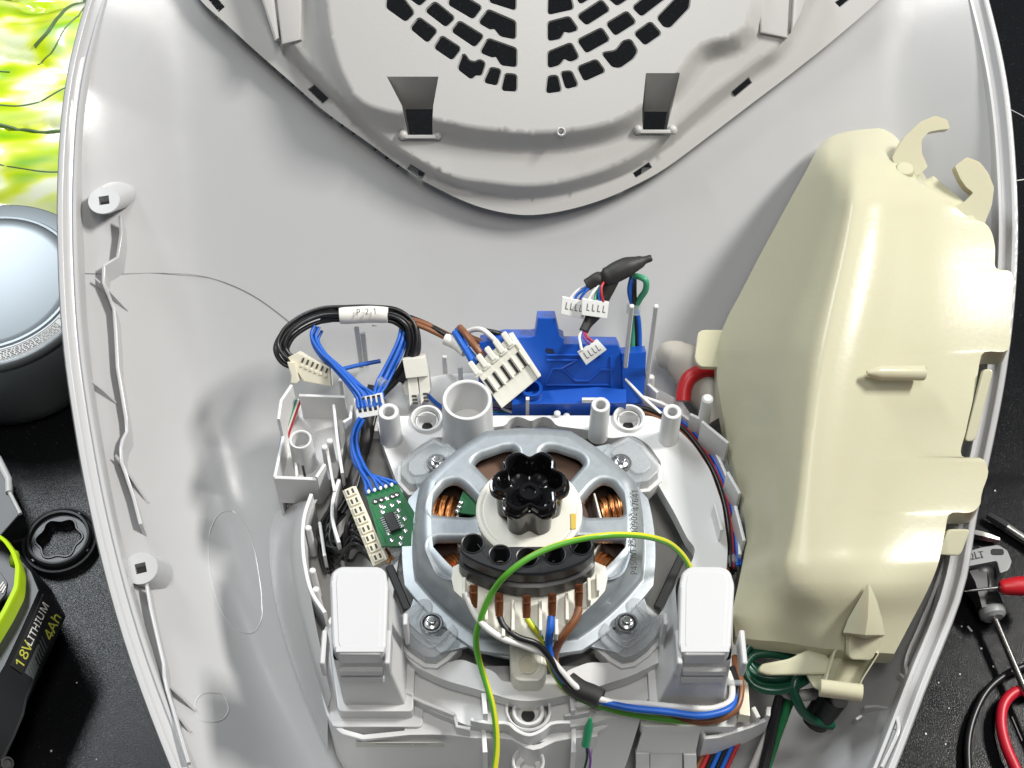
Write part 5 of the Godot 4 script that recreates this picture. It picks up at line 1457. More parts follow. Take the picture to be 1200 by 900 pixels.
# ---------------------------------------------------------------- connectors
func make_connectors():
	var b
	var xf := Transform3D(Vector3(1.0000, 0.0000, 0.0000), Vector3(0.0000, 0.6691, -0.7431), Vector3(0.0000, 0.7431, 0.6691), V(-11.669, 9.6, -9.992))
	var t = thing("plug", "cream plug on the black wires at the left end of the cable loop", "connector", xf.origin + V(0, -0.9, -0.4))
	b = MB()
	b.prism([U(-1.227, 0.692), U(-0.672, 0.969), U(1.012, 0.185), U(1.089, -0.879), U(-0.377, -0.601)], xf, -0.9, 0.0, 0.05)
	obj("plug_body", b, M.cream_plastic, t)
	b = MB()
	b.prism([U(-1.231, 0.462), U(-0.818, 0.462), U(-0.606, -0.555), U(-0.746, -0.694), U(-1.067, -0.647), U(-1.015, -0.277)], xf, -0.6, 0.22, 0.05)
	obj("plug_latch", b, M.cream_plastic, t)
	var a: Vector2 = [U(-0.404, 0.554)][0]
	var d: Vector2 = [U(0.872, 0)][0] - a
	for k in 6:
		b = MB()
		b.box(xf * Transform3D(Basis(Vector3(0, 0, 1), d.angle()), V(a.x + d.x * k / 5.0, a.y + d.y * k / 5.0, 0.02)), V(0.1, 0.26, 0.05), 0.0)
		obj("slot", b, M.shade_hole, t)
		b = MB()
		b.box(xf * Transform3D(Basis(Vector3(0, 0, 1), d.angle()), V(a.x - 0.07 + d.x * k / 5.0, a.y - 0.3 + d.y * k / 5.0, 0.02)), V(0.14, 0.16, 0.1), 0.03)
		obj("ridge", b, M.cream_plastic, t)

	xf = Transform3D(Vector3(1.0000, 0.0000, 0.0000), Vector3(0.0000, 0.6428, -0.7660), Vector3(0.0000, 0.7660, 0.6428), V(-8.423, 9.2, -7.934))
	t = thing("plug", "white flat plug with five blue wires left of the motor", "connector", xf.origin + V(0, -0.6, -0.3))
	b = MB()
	b.prism([U(-0.859, 0.411), U(0.641, 0.684), U(0.86, -0.411), U(-0.687, -0.685)], xf, -0.6, 0.0, 0.04)
	obj("plug_body", b, M.connector_white, t)
	for k in 5:
		a = [U(-0.545, 0.046)][0]
		d = [U(0.547, 0.228)][0] - a
		b = MB()
		b.box(xf * Transform3D(Basis(Vector3(0, 0, 1), d.angle()), V(a.x + d.x * k / 4.0, a.y + d.y * k / 4.0, 0.0)), V(0.16, 0.78, 0.03), 0.0)
		obj("slot", b, M.hole, t)
		b = MB()
		b.box(xf * Transform3D(Basis(Vector3(0, 0, 1), d.angle()), V(a.x + d.x * k / 4.0, a.y + d.y * k / 4.0, 0.02)), V(0.11, 0.5, 0.06), 0.02)
		obj("wire_end", b, M.wire_blue, t)

	xf = Transform3D(Vector3(1.0000, 0.0000, 0.0000), Vector3(0.0000, 0.7071, -0.7071), Vector3(0.0000, 0.7071, 0.7071), V(-6.062, 8.2, -10.361))
	t = thing("plug", "ivory two-row plug standing beside the wide tube", "connector", xf.origin + V(0, -1.5, -0.5))
	b = MB()
	b.prism([U(-0.684, 1.275), U(0.527, 1.416), U(0.703, 0.378), U(-0.51, 0.237)], xf, -0.5, 1.0, 0.05)
	obj("plug_body", b, M.ivory_plastic, t)
	for q in [[U(-0.464, 0.237), U(0.096, 0.284), U(0.18, -0.616), U(-0.342, -1.377)], [U(0.143, 0.284), U(0.703, 0.378), U(0.789, -0.474), U(0.267, -1.282)]]:
		b = MB()
		b.prism(q, xf, -0.6, 0.7, 0.05)
		var cell = obj("cell", b, M.ivory_plastic, t)
		var e: Vector2 = (q[2] + q[3]) / 2
		for k in 3:
			b = MB()
			b.box(xf * Transform3D(Basis.IDENTITY, V(e.x + 0.03 * k, e.y + 0.22 - 0.2 * k, 0.72 - 0.02)), V(0.26, 0.12, 0.06), 0.0)
			obj("pin_hole", b, M.shade_hole, cell)
	b = MB()
	b.prism([U(-1.018, 0.662), U(-0.83, 0.804), U(-0.286, -0.521), U(-0.43, -0.854), U(-0.662, -0.759)], xf, -0.2, 0.3, 0.05)
	obj("plug_latch", b, M.ivory_plastic, t)

	xf = Transform3D(Vector3(1.0000, 0.0000, 0.0000), Vector3(0.0000, 0.6428, -0.7660), Vector3(0.0000, 0.7660, 0.6428), V(-1.065, 10, -9.651))
	t = thing("plug", "large cream terminal plug with five slots, tilted in front of the blue module", "connector", xf.origin + V(0, -1.5, -0.6))
	b = MB()
	b.prism([U(0.228, 1.917), U(1.231, 0.503), U(-0.868, -1.237), U(-1.869, 0.183)], xf, -1.1, 0.12, 0.06)
	obj("plug_body", b, M.ivory_plastic, t)
	b = MB()
	b.prism([U(1.231, 0.503), U(1.779, -0.275), U(-0.32, -2.017), U(-0.868, -1.237)], xf, -1.1, 0.0, 0.08)
	obj("plug_lip", b, M.ivory_plastic, t)
	b = MB()
	b.prism([U(0.046, 1.963), U(0.274, 2.054), U(1.779, -0.229), U(1.597, -0.366)], xf, -1.1, 0.2, 0.05)
	obj("plug_side", b, M.ivory_plastic, t)
	var u: Vector2 = ([U(1.231, 0.503)][0] - [U(0.228, 1.917)][0]).normalized()
	for k in 5:
		a = [U(-0.959, -0.778)][0].lerp([U(0.729, 0.64)][0], k / 4.0)
		b = MB()
		b.box(xf * Transform3D(Basis(Vector3(0, 0, 1), u.angle()), V(a.x, a.y, 0.13)), V(0.85, 0.15, 0.04), 0.0)
		obj("slot", b, M.hole, t)
		b = MB()
		b.box(xf * Transform3D(Basis(Vector3(0, 0, 1), u.angle()), V(a.x, a.y, 0.1) + V(-u.y, u.x, 0) * 0.19), V(0.95, 0.1, 0.24), 0.03)
		obj("slot_rib", b, M.ivory_plastic, t)
		a = [U(-1.733, 0.091)][0].lerp([U(0.046, 1.644)][0], k / 4.0)
		b = MB()
		b.box(xf * Transform3D(Basis(Vector3(0, 0, 1), u.angle()), V(a.x, a.y, 0.1) - V(u.x, u.y, 0) * 0.12), V(0.8, 0.32, 0.8), 0.06)
		b.box(xf * Transform3D(Basis(Vector3(0, 0, 1), u.angle()), V(a.x, a.y, 0.15) + V(u.x, u.y, 0) * 0.28), V(0.22, 0.48, 0.5), 0.05)
		obj("wire_cage", b, M.ivory_plastic, t)

	var say := ["small white plug, leftmost of the hanging trio", "small white plug overlapping the leftmost of the hanging trio", "small white plug hanging lowest in front of the blue module"]
	var polys := [[U(-1.735, 0.55), U(-0.504, 0.321), U(-0.587, -0.643), U(-1.821, -0.367)], [U(-0.688, 0.504), U(0.726, 0.321), U(0.644, -0.551), U(-0.726, -0.367)], [U(-0.725, -0.091), U(0.313, 0.592), U(0.816, 0.046), U(-0.268, -0.776)]]
	for k in 3:
		xf = Transform3D(Vector3(1.0000, 0.0000, 0.0000), Vector3(0.0000, 0.7071, -0.7071), Vector3(0.0000, 0.7071, 0.7071), V(3.584, 12, -12.423)) if k < 2 else Transform3D(Vector3(1.0000, 0.0000, 0.0000), Vector3(0.0000, 0.6691, -0.7431), Vector3(0.0000, 0.7431, 0.6691), V(3.381, 11, -10.275))
		var q = polys[k]
		var ctr := Vector2.ZERO
		for p in q: ctr += p / 4.0
		t = thing("small_plug", say[k], "connector", xf * V(ctr.x, ctr.y, -0.4), "small white four-way plugs")
		var z := 0.45 if k == 1 else 0.0
		b = MB()
		b.prism(q, xf, -0.5 + z, z, 0.04)
		obj("plug_body", b, M.connector_white, t)
		d = q[1] - q[0]
		u = d.normalized()
		for j in 4:
			a = q[0].lerp(q[1], 0.2 + 0.2 * j) + (q[3] - q[0]) * 0.45
			b = MB()
			b.box(xf * Transform3D(Basis(Vector3(0, 0, 1), u.angle()), V(a.x, a.y, z + 0.01)), V(0.035, 0.36, 0.02), 0.0)
			b.box(xf * Transform3D(Basis(Vector3(0, 0, 1), u.angle()), V(a.x, a.y, z + 0.01) + V(u.x, u.y, 0) * 0.06 - V(-u.y, u.x, 0) * 0.17), V(0.15, 0.035, 0.02), 0.0)
			obj("contact_slot", b, M.ink, t)

	xf = Transform3D(Vector3(1.0000, 0.0000, 0.0000), Vector3(0.0000, 0.2756, -0.9613), Vector3(0.0000, 0.9613, 0.2756), V(-8.313, 8.6, -0.935))
	t = thing("header_strip", "long cream header strip of eight cells between black wires and the green board", "connector", xf.origin + V(0, -0.6, 0))
	b = MB()
	b.prism([U(-1.241, 1.886), U(-0.55, 2.157), U(1.175, -1.681), U(0.452, -2.076)], xf, -0.9, 0.0, 0.05)
	obj("strip_body", b, M.cream_plastic, t)
	a = [U(-0.8, 1.795)][0]
	d = [U(0.697, -1.593)][0] - a
	for k in 8:
		var p: Vector2 = a + d * k / 7.0
		b = MB()
		b.box(xf * Transform3D(Basis(Vector3(0, 0, 1), d.angle()), V(p.x, p.y, 0.05)), V(0.46, 0.56, 0.2), 0.04)
		var cell = obj("cell", b, M.cream_plastic, t)
		for s in [-1, 1]:
			b = MB()
			b.box(xf * Transform3D(Basis(Vector3(0, 0, 1), d.angle()), V(p.x, p.y, 0.152) + V(cos(d.angle() + PI / 2), sin(d.angle() + PI / 2), 0) * 0.13 * s), V(0.26, 0.11, 0.01), 0.0)
			obj("cell_slot", b, M.shade_hole, cell)

	# green circuit board
	t = thing("circuit_board", "small green circuit board with a black chip beside the motor", "circuit board", V(-7.167, 8.6, -1.535))
	b = MB()
	b.prism([U(-8.402, -2.837), U(-6.799, -3.402), U(-6.181, -2.277), U(-5.53, -1.169), U(-5.479, 0.313), U(-7.413, 0.313)], plan(), 8.65, 8.8, 0.01)
	obj("board", b, M.board_green, t)
	b = MB()
	var cc: Vector3 = V(-6.948, 8.92, -1)
	b.box(Transform3D(Basis(Vector3.UP, 0.43), cc), V(0.55, 0.2, 1.1), 0.04)
	var chip = obj("chip", b, M.chip_black, t)
	for k in 16:
		b = MB()
		b.box(Transform3D(Basis(Vector3.UP, 0.43), cc) * Transform3D(Basis.IDENTITY, V(0.36 if k < 8 else -0.36, -0.05, -0.46 + 0.13 * (k % 8))), V(0.17, 0.05, 0.06), 0.0)
		obj("chip_leg", b, M.solder, chip)
	for q in [V(-7.845, 8.8, -2.277), V(-7.544, 8.8, -2.378), V(-6.983, 8.8, -2.582), V(-6.768, 8.8, -2.684), V(-6.663, 8.8, -2.277), V(-7.004, 8.8, -2.074), V(-6.641, 8.8, -1.771), V(-6.626, 8.8, -1.419), V(-6.43, 8.8, -0.87), V(-7.103, 8.8, -0.424), V(-6.444, 8.8, -0.178), V(-6.912, 8.8, -0.03), V(-6.473, 8.8, 0.166), V(-7.466, 8.8, -1.67), V(-7.437, 8.8, -1.973), V(-7.285, 8.8, -2.48), V(-7.57, 8.8, -2.023), V(-6.244, 8.8, -0.573), V(-6.316, 8.8, -1.269)]:
		b = MB()
		b.ball(q, V(0.13, 0.06, 0.13) * (1.0 if fmod(q.x * 10.0, 1.0) < 0.6 else 0.7), 10)
		obj("solder_dot", b, M.solder, t)
	for q in [V(-7.845, 8.8, -2.277), V(-7.544, 8.8, -2.378), V(-6.983, 8.8, -2.582), V(-6.768, 8.8, -2.684)]:
		b = MB()
		b.lathe([U(0.16, q.y + 0.01), U(0.16, q.y + 0.05), U(0.09, q.y + 0.06), U(0.08, q.y + 0.02)], upright(V(q.x, 0, q.z)), 14)
		obj("pad_ring", b, M.chip_black, t)
	var tr := [[V(-8.009, 8.81, -2.068), V(-7.306, 8.81, -0.172), V(-7.206, 8.81, 0.123)], [V(-8.217, 8.81, -2.678), V(-6.919, 8.81, -3.139)], [V(-6.526, 8.81, -2.169), V(-5.873, 8.81, -1.064), V(-5.832, 8.81, 0.024)], [V(-7.739, 8.81, -1.064), V(-7.213, 8.81, -0.025)]]
	for q in tr:
		b = MB()
		b.tube(q, 0.035, 4)
		obj("copper_track", b, mat("track_green", Color(0.03, 0.22, 0.08), 0.35), t)
	# clear pillar and copper tail under the board
	t = thing("clear_pillar", "small clear plastic pillar with copper tails under the green board", "pillar", V(-6.662, 7, 0.312))
	b = MB()
	var pc: Vector3 = V(-6.706, 7, 0.312)
	b.lathe([U(0.8, 7.2), U(0.75, 7.5), U(0.35, 7.6), U(0.3, 8.3), U(0.2, 8.4), U(0, 8.4)], upright(V(pc.x, 0, pc.z)), 24)
	obj("pillar", b, M.clear_plastic, t)
	for q in [[V(-7.265, 8, 0.018), V(-7.028, 8, 0.46), V(-7.097, 8, 0.851)], [V(-6.306, 8, 0.116), V(-6.156, 8, 0.607), V(-6.363, 8, 0.851)], [V(-7.124, 8, 0.264), V(-6.848, 8, 0.607)]]:
		b = MB()
		b.tube(smooth_path(q, 4), 0.09, 6)
		obj("copper_tail", b, M.copper, t)

# ---------------------------------------------------------------- wires
func bundle(parent, called: String, path: Array, count: int, spread: float, r: float, material, seed_: int, fan := 0.0, ends := Vector3.ZERO):
	# each wire keeps its own lane in the bundle and wanders a little; fan spreads the far ends along the given direction
	var rng := RandomNumberGenerator.new()
	rng.seed = seed_
	var base := smooth_path(path, 6)
	for k in count:
		var an := TAU * k / count + rng.randf() * 0.6
		var rad := spread * (0.55 + 0.45 * rng.randf()) if count > 1 else 0.0
		if count > 5 and k % 3 == 0: rad *= 0.3
		var turn := rng.randf_range(-0.9, 0.9)
		var pts := []
		var n := base.size()
		for i in n:
			var t: Vector3 = (base[mini(i + 1, n - 1)] - base[maxi(i - 1, 0)]).normalized()
			var side := t.cross(Vector3.UP).normalized() if absf(t.y) < 0.95 else Vector3.RIGHT
			var other := side.cross(t)
			var a := an + turn * i / n
			var p: Vector3 = base[i] + (side * cos(a) + other * sin(a)) * rad
			if fan > 0.0:
				var w := smoothstep(1.0 - fan, 1.0, float(i) / (n - 1))
				p = p.lerp(base[i] + ends * (float(k) / maxi(count - 1, 1) - 0.5), w)
			pts.append(p)
		var b = MB()
		b.tube(pts, r, 8)
		obj(called, b, material, parent, 60)

func wire(parent, called: String, path: Array, r: float, material):
	var b = MB()
	b.tube(smooth_path(path, 6), r, 10)
	return obj(called, b, material, parent, 60)

func two_tone(parent, called: String, path: Array, r: float, twist: float, share := 10):
	var p := smooth_path(path, 8)
	var b = MB()
	b.striped(p, r, 0, share, 16, twist)
	b.next_surface()
	b.striped(p, r, share, 16, 16, twist)
	return obj(called, b, [M.earth_green, M.earth_yellow], parent, 60)

func text_on(parent, called: String, words: String, xf: Transform3D, height: float, material, font := "Droid Sans"):
	var tm := TextMesh.new()
	tm.font = sys_font(font)
	tm.text = words
	tm.font_size = 32
	tm.pixel_size = height / 24.0 * 0.01
	tm.depth = 0.0003
	var o := MeshInstance3D.new()
	o.mesh = tm
	o.name = called
	o.material_override = material
	parent.add_child(o, true)
	if str(o.name) != called: o.name = "%s_%03d" % [called, parent.get_child_count()]
	var origin := Vector3.ZERO
	var up = parent
	while up != self:
		origin += up.position
		up = up.get_parent()
	o.transform = Transform3D(xf.basis, xf.origin * 0.01 - origin)
	return o

func make_wires():
	var b
	# loop harness at the left
	var t = thing("cable_loop", "arched bundle of black wires with blue branches and a white label sleeve", "wire harness", V(-10.171, 7.5, -9.427))
	bundle(t, "black_wire", [V(-12.298, 9.4, -10.703), V(-12.924, 9.6, -10.729), V(-13.301, 9.9, -11.252), V(-13.083, 10.2, -11.835), V(-12.314, 10.5, -12.477), V(-11.214, 10.7, -12.906), V(-9.864, 10.8, -12.946), V(-8.244, 10.8, -12.946), V(-7.04, 10.7, -12.79), V(-6.398, 10.3, -12.396), V(-6.217, 9.8, -11.787), V(-6.506, 9, -10.934), V(-7.07, 8.4, -10.22)], 9, 0.42, 0.12, M.wire_black, 11)
	bundle(t, "black_wire", [V(-11.237, 10.5, -12.943), V(-9.186, 10.7, -13.082), V(-7.332, 10.6, -12.983), V(-6.511, 10.2, -12.763), V(-6.43, 9.6, -12.225)], 4, 0.3, 0.12, M.wire_black, 14)
	bundle(t, "blue_wire", [V(-11.447, 10, -12.565), V(-11.648, 9.9, -12.001), V(-11.269, 9.8, -11.097), V(-10.37, 9.8, -10.075), V(-9.308, 9.7, -9.026), V(-8.566, 9.4, -8.348), V(-8.377, 9.2, -7.934)], 7, 0.36, 0.095, M.wire_blue, 21, 0.6, V(1.25, 0, -0.2))
	bundle(t, "blue_wire", [V(-6.756, 9.9, -12.641), V(-6.875, 9.7, -11.861), V(-7.225, 9.4, -10.931), V(-7.664, 9.1, -10.009), V(-7.908, 9.1, -9.334), V(-8.057, 9, -8.512)], 8, 0.34, 0.095, M.wire_blue, 22, 0.25, V(0.6, 0, 0))
	bundle(t, "black_wire", [V(-6.304, 9.3, -12.158), V(-6.616, 8.8, -11.078), V(-7.275, 8.2, -10.361), V(-8.036, 7.6, -9.811), V(-8.466, 7.2, -8.505), V(-8.677, 7, -6.975), V(-9.045, 7, -5.349), V(-9.417, 6.9, -3.82), V(-9.931, 6.6, -2.953)], 4, 0.24, 0.13, M.wire_black, 23)
	bundle(t, "blue_wire", [V(-8.836, 8.8, -7.437), V(-9.191, 8.4, -6.721), V(-9.134, 8.3, -5.602), V(-8.646, 8.5, -4.419), V(-7.908, 8.8, -3.505), V(-7.527, 8.85, -3.012)], 6, 0.26, 0.095, M.wire_blue, 24, 0.5, V(1.45, 0, -0.65))
	wire(t, "blue_wire", [V(-10.47, 8, -11.134), V(-9.315, 8, -11.481), V(-8.105, 8, -11.772)], 0.12, M.wire_blue)
	b = MB()
	b.tube(smooth_path([V(-10.177, 10.8, -12.771), V(-9.394, 10.8, -12.829), V(-8.472, 10.8, -12.888), V(-7.544, 10.8, -12.829)], 3), [0.44, 0.47, 0.48, 0.48, 0.48, 0.48, 0.48, 0.47, 0.46, 0.44], 18)
	var sl = obj("label_sleeve", b, M.sleeve_white, t)
	var fr := face_frame(V(-9.126, 11.2, -12.754) + V(0, 0.12, 0.22), 62, 3)
	for q in [["P", 0.0], ["2", 0.48], ["1", 0.9]]:
		text_on(sl, "letter", q[0], Transform3D(fr.basis, fr.origin + fr.basis * V(q[1] + 0.02, 0.05, 0.06)), 0.32, M.ink)
	text_on(sl, "letter", "1", Transform3D(face_frame(Vector3.ZERO, 30, 80).basis, V(-8.235, 11, -12.154) + V(0, -0.08, 0.16)), 0.22, M.ink)
	b = MB()
	b.tube([V(-8.011, 9.1, -9.558), V(-7.724, 9.1, -9.334)], 0.36, 14)
	obj("cable_tie", b, M.clear_plastic, t)
	b = MB()
	b.tube(smooth_path([V(-8.396, 8, -10.102), V(-8.659, 7.4, -8.931), V(-8.747, 7.2, -6.846), V(-9.124, 7.1, -5.287), V(-9.466, 7, -4.022)], 4), 0.34, 12)
	obj("shrink_tube", b, M.shrink_tube, t)
	for q in [V(-8.212, 8.95, -2.798), V(-7.91, 8.95, -2.9), V(-7.608, 8.95, -3.003), V(-7.349, 8.95, -3.105), V(-7.045, 8.95, -3.208)]:
		b = MB()
		b.ball(q, V(0.09, 0.07, 0.13), 8)
		obj("wire_tip", b, M.connector_white, t)

	# black tangle left of the header strip
	t = thing("black_wire_tangle", "tangle of thin black wires curling into the cream header strip", "wires", V(-9.945, 5, -2.309))
	var rng := RandomNumberGenerator.new()
	rng.seed = 77
	for k in 15:
		var e: Vector3 = V(-9.02, 8.2, -2.02).lerp(V(-7.737, 8.2, 0.716), k / 14.0)
		var s: Vector3 = V(-10.054, 6.4, -3.173) + V(rng.randf_range(-0.4, 0.4), 0, rng.randf_range(-0.4, 0.4))
		var m: Vector3 = V(-10.575, 6, -1.646) + V(rng.randf_range(-0.5, 0.4), rng.randf_range(-0.5, 0.6), rng.randf_range(-0.6, 1.0))
		var m2: Vector3 = V(-9.697, 6.4, -0.412) + V(rng.randf_range(-0.5, 0.6), rng.randf_range(-0.5, 0.8), rng.randf_range(-0.7, 0.5))
		wire(t, "black_wire", [s, m, m2, (m2 + e) / 2 + V(0, rng.randf_range(0.2, 0.7), -0.2), e + V(-0.15, -0.3, 0)], 0.105, M.wire_black)
	bundle(t, "black_wire", [V(-9.759, 6.5, -5.122), V(-10.179, 6, -3.828), V(-10.6, 5.8, -2.376), V(-10.719, 5.6, -1.204), V(-10.39, 5.4, -0.048)], 5, 0.3, 0.12, M.wire_black, 33)

	# brown and blue leads to the big terminal plug
	t = thing("terminal_leads", "brown, blue, white and black leads running into the large terminal plug", "wires", V(-3.683, 8, -12.532))
	bundle(t, "brown_wire", [V(-6.498, 10.4, -12.728), V(-5.707, 10.3, -12.512), V(-4.783, 10, -12.216), V(-4.087, 9.8, -11.96), V(-3.393, 9.6, -11.819), V(-2.884, 9.6, -11.935)], 3, 0.2, 0.15, M.wire_brown, 41)
	wire(t, "black_wire", [V(-6.414, 10.4, -12.961), V(-5.477, 10.3, -12.571), V(-4.544, 10.1, -12.083), V(-3.942, 9.9, -11.828)], 0.16, M.wire_black)
	b = MB()
	b.tube(smooth_path([V(-4.453, 9.9, -11.885), V(-3.843, 9.9, -11.54), V(-3.326, 9.9, -11.024)], 4), 0.34, 14)
	obj("white_sleeve", b, M.sleeve_white, t)
	wire(t, "blue_wire", [V(-3.938, 10.2, -12.066), V(-3.69, 10.4, -11.513), V(-3.309, 10.4, -10.771), V(-2.843, 10.2, -9.9)], 0.19, M.wire_blue)
	wire(t, "blue_wire", [V(-3.822, 9.8, -12.599), V(-3.569, 10, -11.869), V(-3.138, 10, -10.95), V(-2.669, 10, -10.269)], 0.17, M.wire_blue)
	wire(t, "brown_wire", [V(-3.667, 10.2, -12.414), V(-3.319, 10.6, -11.65), V(-2.849, 10.6, -10.908), V(-2.391, 10.3, -10.391)], 0.2, M.wire_brown)
	wire(t, "brown_wire", [V(-3.597, 9.6, -12.75), V(-3.067, 9.8, -12.018), V(-2.413, 9.8, -11.671), V(-2.038, 9.8, -11.211)], 0.18, M.wire_brown)
	wire(t, "white_wire", [V(-3.398, 9.8, -12.366), V(-2.877, 10.2, -12.298), V(-2.405, 10.5, -12.013), V(-1.941, 10.5, -11.553), V(-1.481, 10.2, -11.203)], 0.15, M.wire_white)
	wire(t, "black_wire", [V(-2.235, 9.8, -12.483), V(-1.579, 10, -12.158), V(-0.976, 10, -11.811)], 0.16, M.wire_black)

	# thin leads behind the deck
	t = thing("thin_leads", "thin violet, blue and white leads passing under the terminal plug", "wires", V(-0.367, 6.6, -9.018))
	wire(t, "violet_wire", [V(-2.718, 6.8, -9.563), V(-1.307, 6.8, -9.336), V(0.102, 6.8, -9.336), V(1.04, 6.8, -9.223)], 0.1, M.wire_violet)
	wire(t, "blue_wire", [V(-5.566, 6.8, -10.364), V(-4.597, 6.8, -9.45), V(-3.418, 6.8, -9.223), V(-0.837, 6.8, -8.997), V(1.504, 6.8, -8.884)], 0.12, M.wire_blue)
	wire(t, "blue_wire", [V(0.098, 7.1, -9.021), V(1.031, 7.1, -8.908), V(1.962, 7.1, -8.796), V(3.363, 7.1, -8.852)], 0.14, M.wire_blue)
	wire(t, "white_wire", [V(-1.399, 7, -9.314), V(-0.837, 7, -9.032), V(-0.275, 7, -9.088), V(0.1, 7, -9.314)], 0.08, M.wire_white)
	wire(t, "teal_wire", [V(-2.245, 6.8, -9.223), V(-0.368, 6.8, -9.11), V(1.509, 6.8, -9.223)], 0.09, M.wire_teal)

	# channel bundle round the right side of the deck
	t = thing("channel_wires", "red, blue, brown and black wires lying in the curved channel right of the motor", "wires", V(9.992, 6, -5.428))
	var path: Array = [V(3.836, 7.2, -9.179), V(5.467, 7.2, -9.066), V(6.984, 7.2, -8.617), V(8.189, 7.2, -7.782), V(9.158, 7.2, -6.411), V(9.937, 7.2, -4.587), V(10.322, 7.2, -2.603), V(10.38, 7.2, -0.573), V(10.303, 7.2, 0.911)]
	bundle(t, "black_wire", path, 6, 0.32, 0.14, M.wire_black, 51)
	var off = func(dx, dy): return path.map(func(p): return p + V(dx, dy, -dx * 0.5))
	wire(t, "red_wire", off.call(0.08, 0.36), 0.11, M.wire_red)
	wire(t, "blue_wire", off.call(0.32, 0.34), 0.11, M.wire_blue)
	wire(t, "black_wire", off.call(-0.05, 0.5), 0.12, M.wire_black)
	wire(t, "blue_wire", off.call(0.5, 0.2), 0.1, M.wire_blue)
	wire(t, "brown_wire", off.call(-0.2, 0.3), 0.13, M.wire_brown)
	wire(t, "blue_wire", [V(9.974, 7.4, -5.368), V(10.462, 7.4, -3.521), V(10.694, 7.4, -1.467), V(10.593, 7.4, 0.281)], 0.12, M.wire_blue)
	wire(t, "red_wire", [V(10.036, 7, -3.238), V(10.45, 7, -1.694), V(10.463, 7, 0.312)], 0.1, M.wire_red)
	b = MB()
	b.box(Transform3D(Basis(Vector3.UP, 0.3), V(10.295, 7.6, 0.439)), V(0.6, 0.4, 0.5), 0.08)
	obj("cable_tie", b, M.clear_plastic, t)

	# trio of small plugs hanging from black shrink tube, with the cable behind
	t = thing("plug_branch_cable", "black heat-shrunk branch cable with thin leads to the three small white plugs", "cable", V(5.778, 8, -11.946))
	b = MB()
	b.tube(smooth_path([V(3.179, 12.6, -13.458), V(3.539, 12.8, -13.589), V(3.994, 12.9, -13.683), V(4.263, 13, -13.719), V(4.535, 13.1, -13.814), V(5.17, 13.3, -14.061), V(5.626, 13.4, -14.213), V(5.765, 13.4, -14.272), V(6.221, 13.5, -14.425), V(6.628, 13.6, -14.519)], 3), [0.34, 0.34, 0.33, 0.36, 0.4, 0.42, 0.36, 0.4, 0.5, 0.52, 0.52, 0.52, 0.54, 0.56, 0.56, 0.55, 0.54, 0.5, 0.44, 0.43, 0.42, 0.4, 0.36, 0.32, 0.22, 0.2, 0.2, 0.15], 16)
	obj("shrink_tube", b, M.shrink_tube, t, 60)
	b = MB()
	b.tube(smooth_path([V(4.549, 12.8, -13.764), V(4.282, 12.4, -13.384), V(3.845, 11.6, -12.85), V(3.371, 11.4, -12.079), V(3.136, 11.3, -11.696), V(2.996, 11.2, -11.429)], 3), [0.4, 0.4, 0.4, 0.4, 0.38, 0.38, 0.4, 0.42, 0.4, 0.34, 0.3, 0.28, 0.26], 14)
	obj("shrink_tube", b, M.shrink_tube, t, 60)
	var leads := [[[V(3.266, 12.7, -13.436), V(2.814, 12.5, -13.304), V(2.449, 12.3, -13.056), V(2.222, 12.1, -12.807)], "white_wire", M.wire_white], [[V(3.217, 12.7, -13.319), V(2.9, 12.5, -13.13), V(2.631, 12.3, -12.998), V(2.495, 12.1, -12.749)], "blue_wire", M.wire_blue], [[V(3.306, 12.7, -13.261), V(3.034, 12.5, -13.014), V(2.813, 12.2, -12.845)], "blue_wire", M.wire_blue], [[V(3.356, 12.6, -13.283), V(2.993, 12.4, -13.035), V(2.77, 12.1, -12.807)], "red_wire", M.wire_red],
		[[V(4.081, 12.9, -13.567), V(3.802, 12.8, -13.239), V(3.429, 12.7, -12.797), V(3.248, 12.5, -12.551)], "white_wire", M.wire_white], [[V(4.116, 13, -13.428), V(3.881, 12.9, -13.043), V(3.788, 12.7, -12.682), V(3.835, 12.5, -12.436)], "blue_wire", M.wire_blue], [[V(4.116, 13, -13.428), V(3.921, 13, -13.021), V(3.919, 12.8, -12.661), V(4.014, 12.5, -12.378)], "red_wire", M.wire_red], [[V(3.986, 12.9, -13.45), V(3.708, 12.7, -13.029), V(3.564, 12.5, -12.494)], "teal_wire", M.wire_teal],
		[[V(2.999, 11.2, -11.543), V(2.759, 11.2, -11.087), V(2.793, 11.2, -10.634), V(2.876, 11.1, -10.201)], "white_wire", M.wire_white], [[V(2.997, 11.2, -11.486), V(2.981, 11.3, -11.012), V(3.153, 11.3, -10.673), V(3.339, 11.1, -10.539)], "violet_wire", M.wire_violet], [[V(3.043, 11.2, -11.486), V(3.161, 11.3, -10.956), V(3.381, 11.3, -10.729), V(3.571, 11.1, -10.708)], "red_wire", M.wire_red]]
	for q in leads: wire(t, q[1], q[0], 0.075, q[2])
	wire(t, "teal_wire", [V(5.642, 12.4, -14.146), V(5.913, 12.9, -13.8), V(6.266, 12.9, -13.567), V(6.339, 12.4, -13.384), V(6.059, 11.7, -13.238), V(5.822, 11, -13.083), V(5.788, 9.8, -12.658), V(5.78, 8.6, -11.801)], 0.17, M.wire_teal)
	wire(t, "blue_wire", [V(5.624, 12.6, -14.043), V(5.49, 12.2, -13.543), V(5.614, 11.5, -13.278), V(5.924, 10.8, -13.004), V(6.122, 9.6, -12.516), V(6.155, 8.6, -11.801)], 0.15, M.wire_blue)
	wire(t, "black_wire", [V(5.721, 12.5, -14.007), V(5.731, 11.9, -13.372), V(5.822, 11, -13.083), V(5.981, 9.6, -12.516), V(6.062, 8.6, -11.801)], 0.15, M.wire_black)
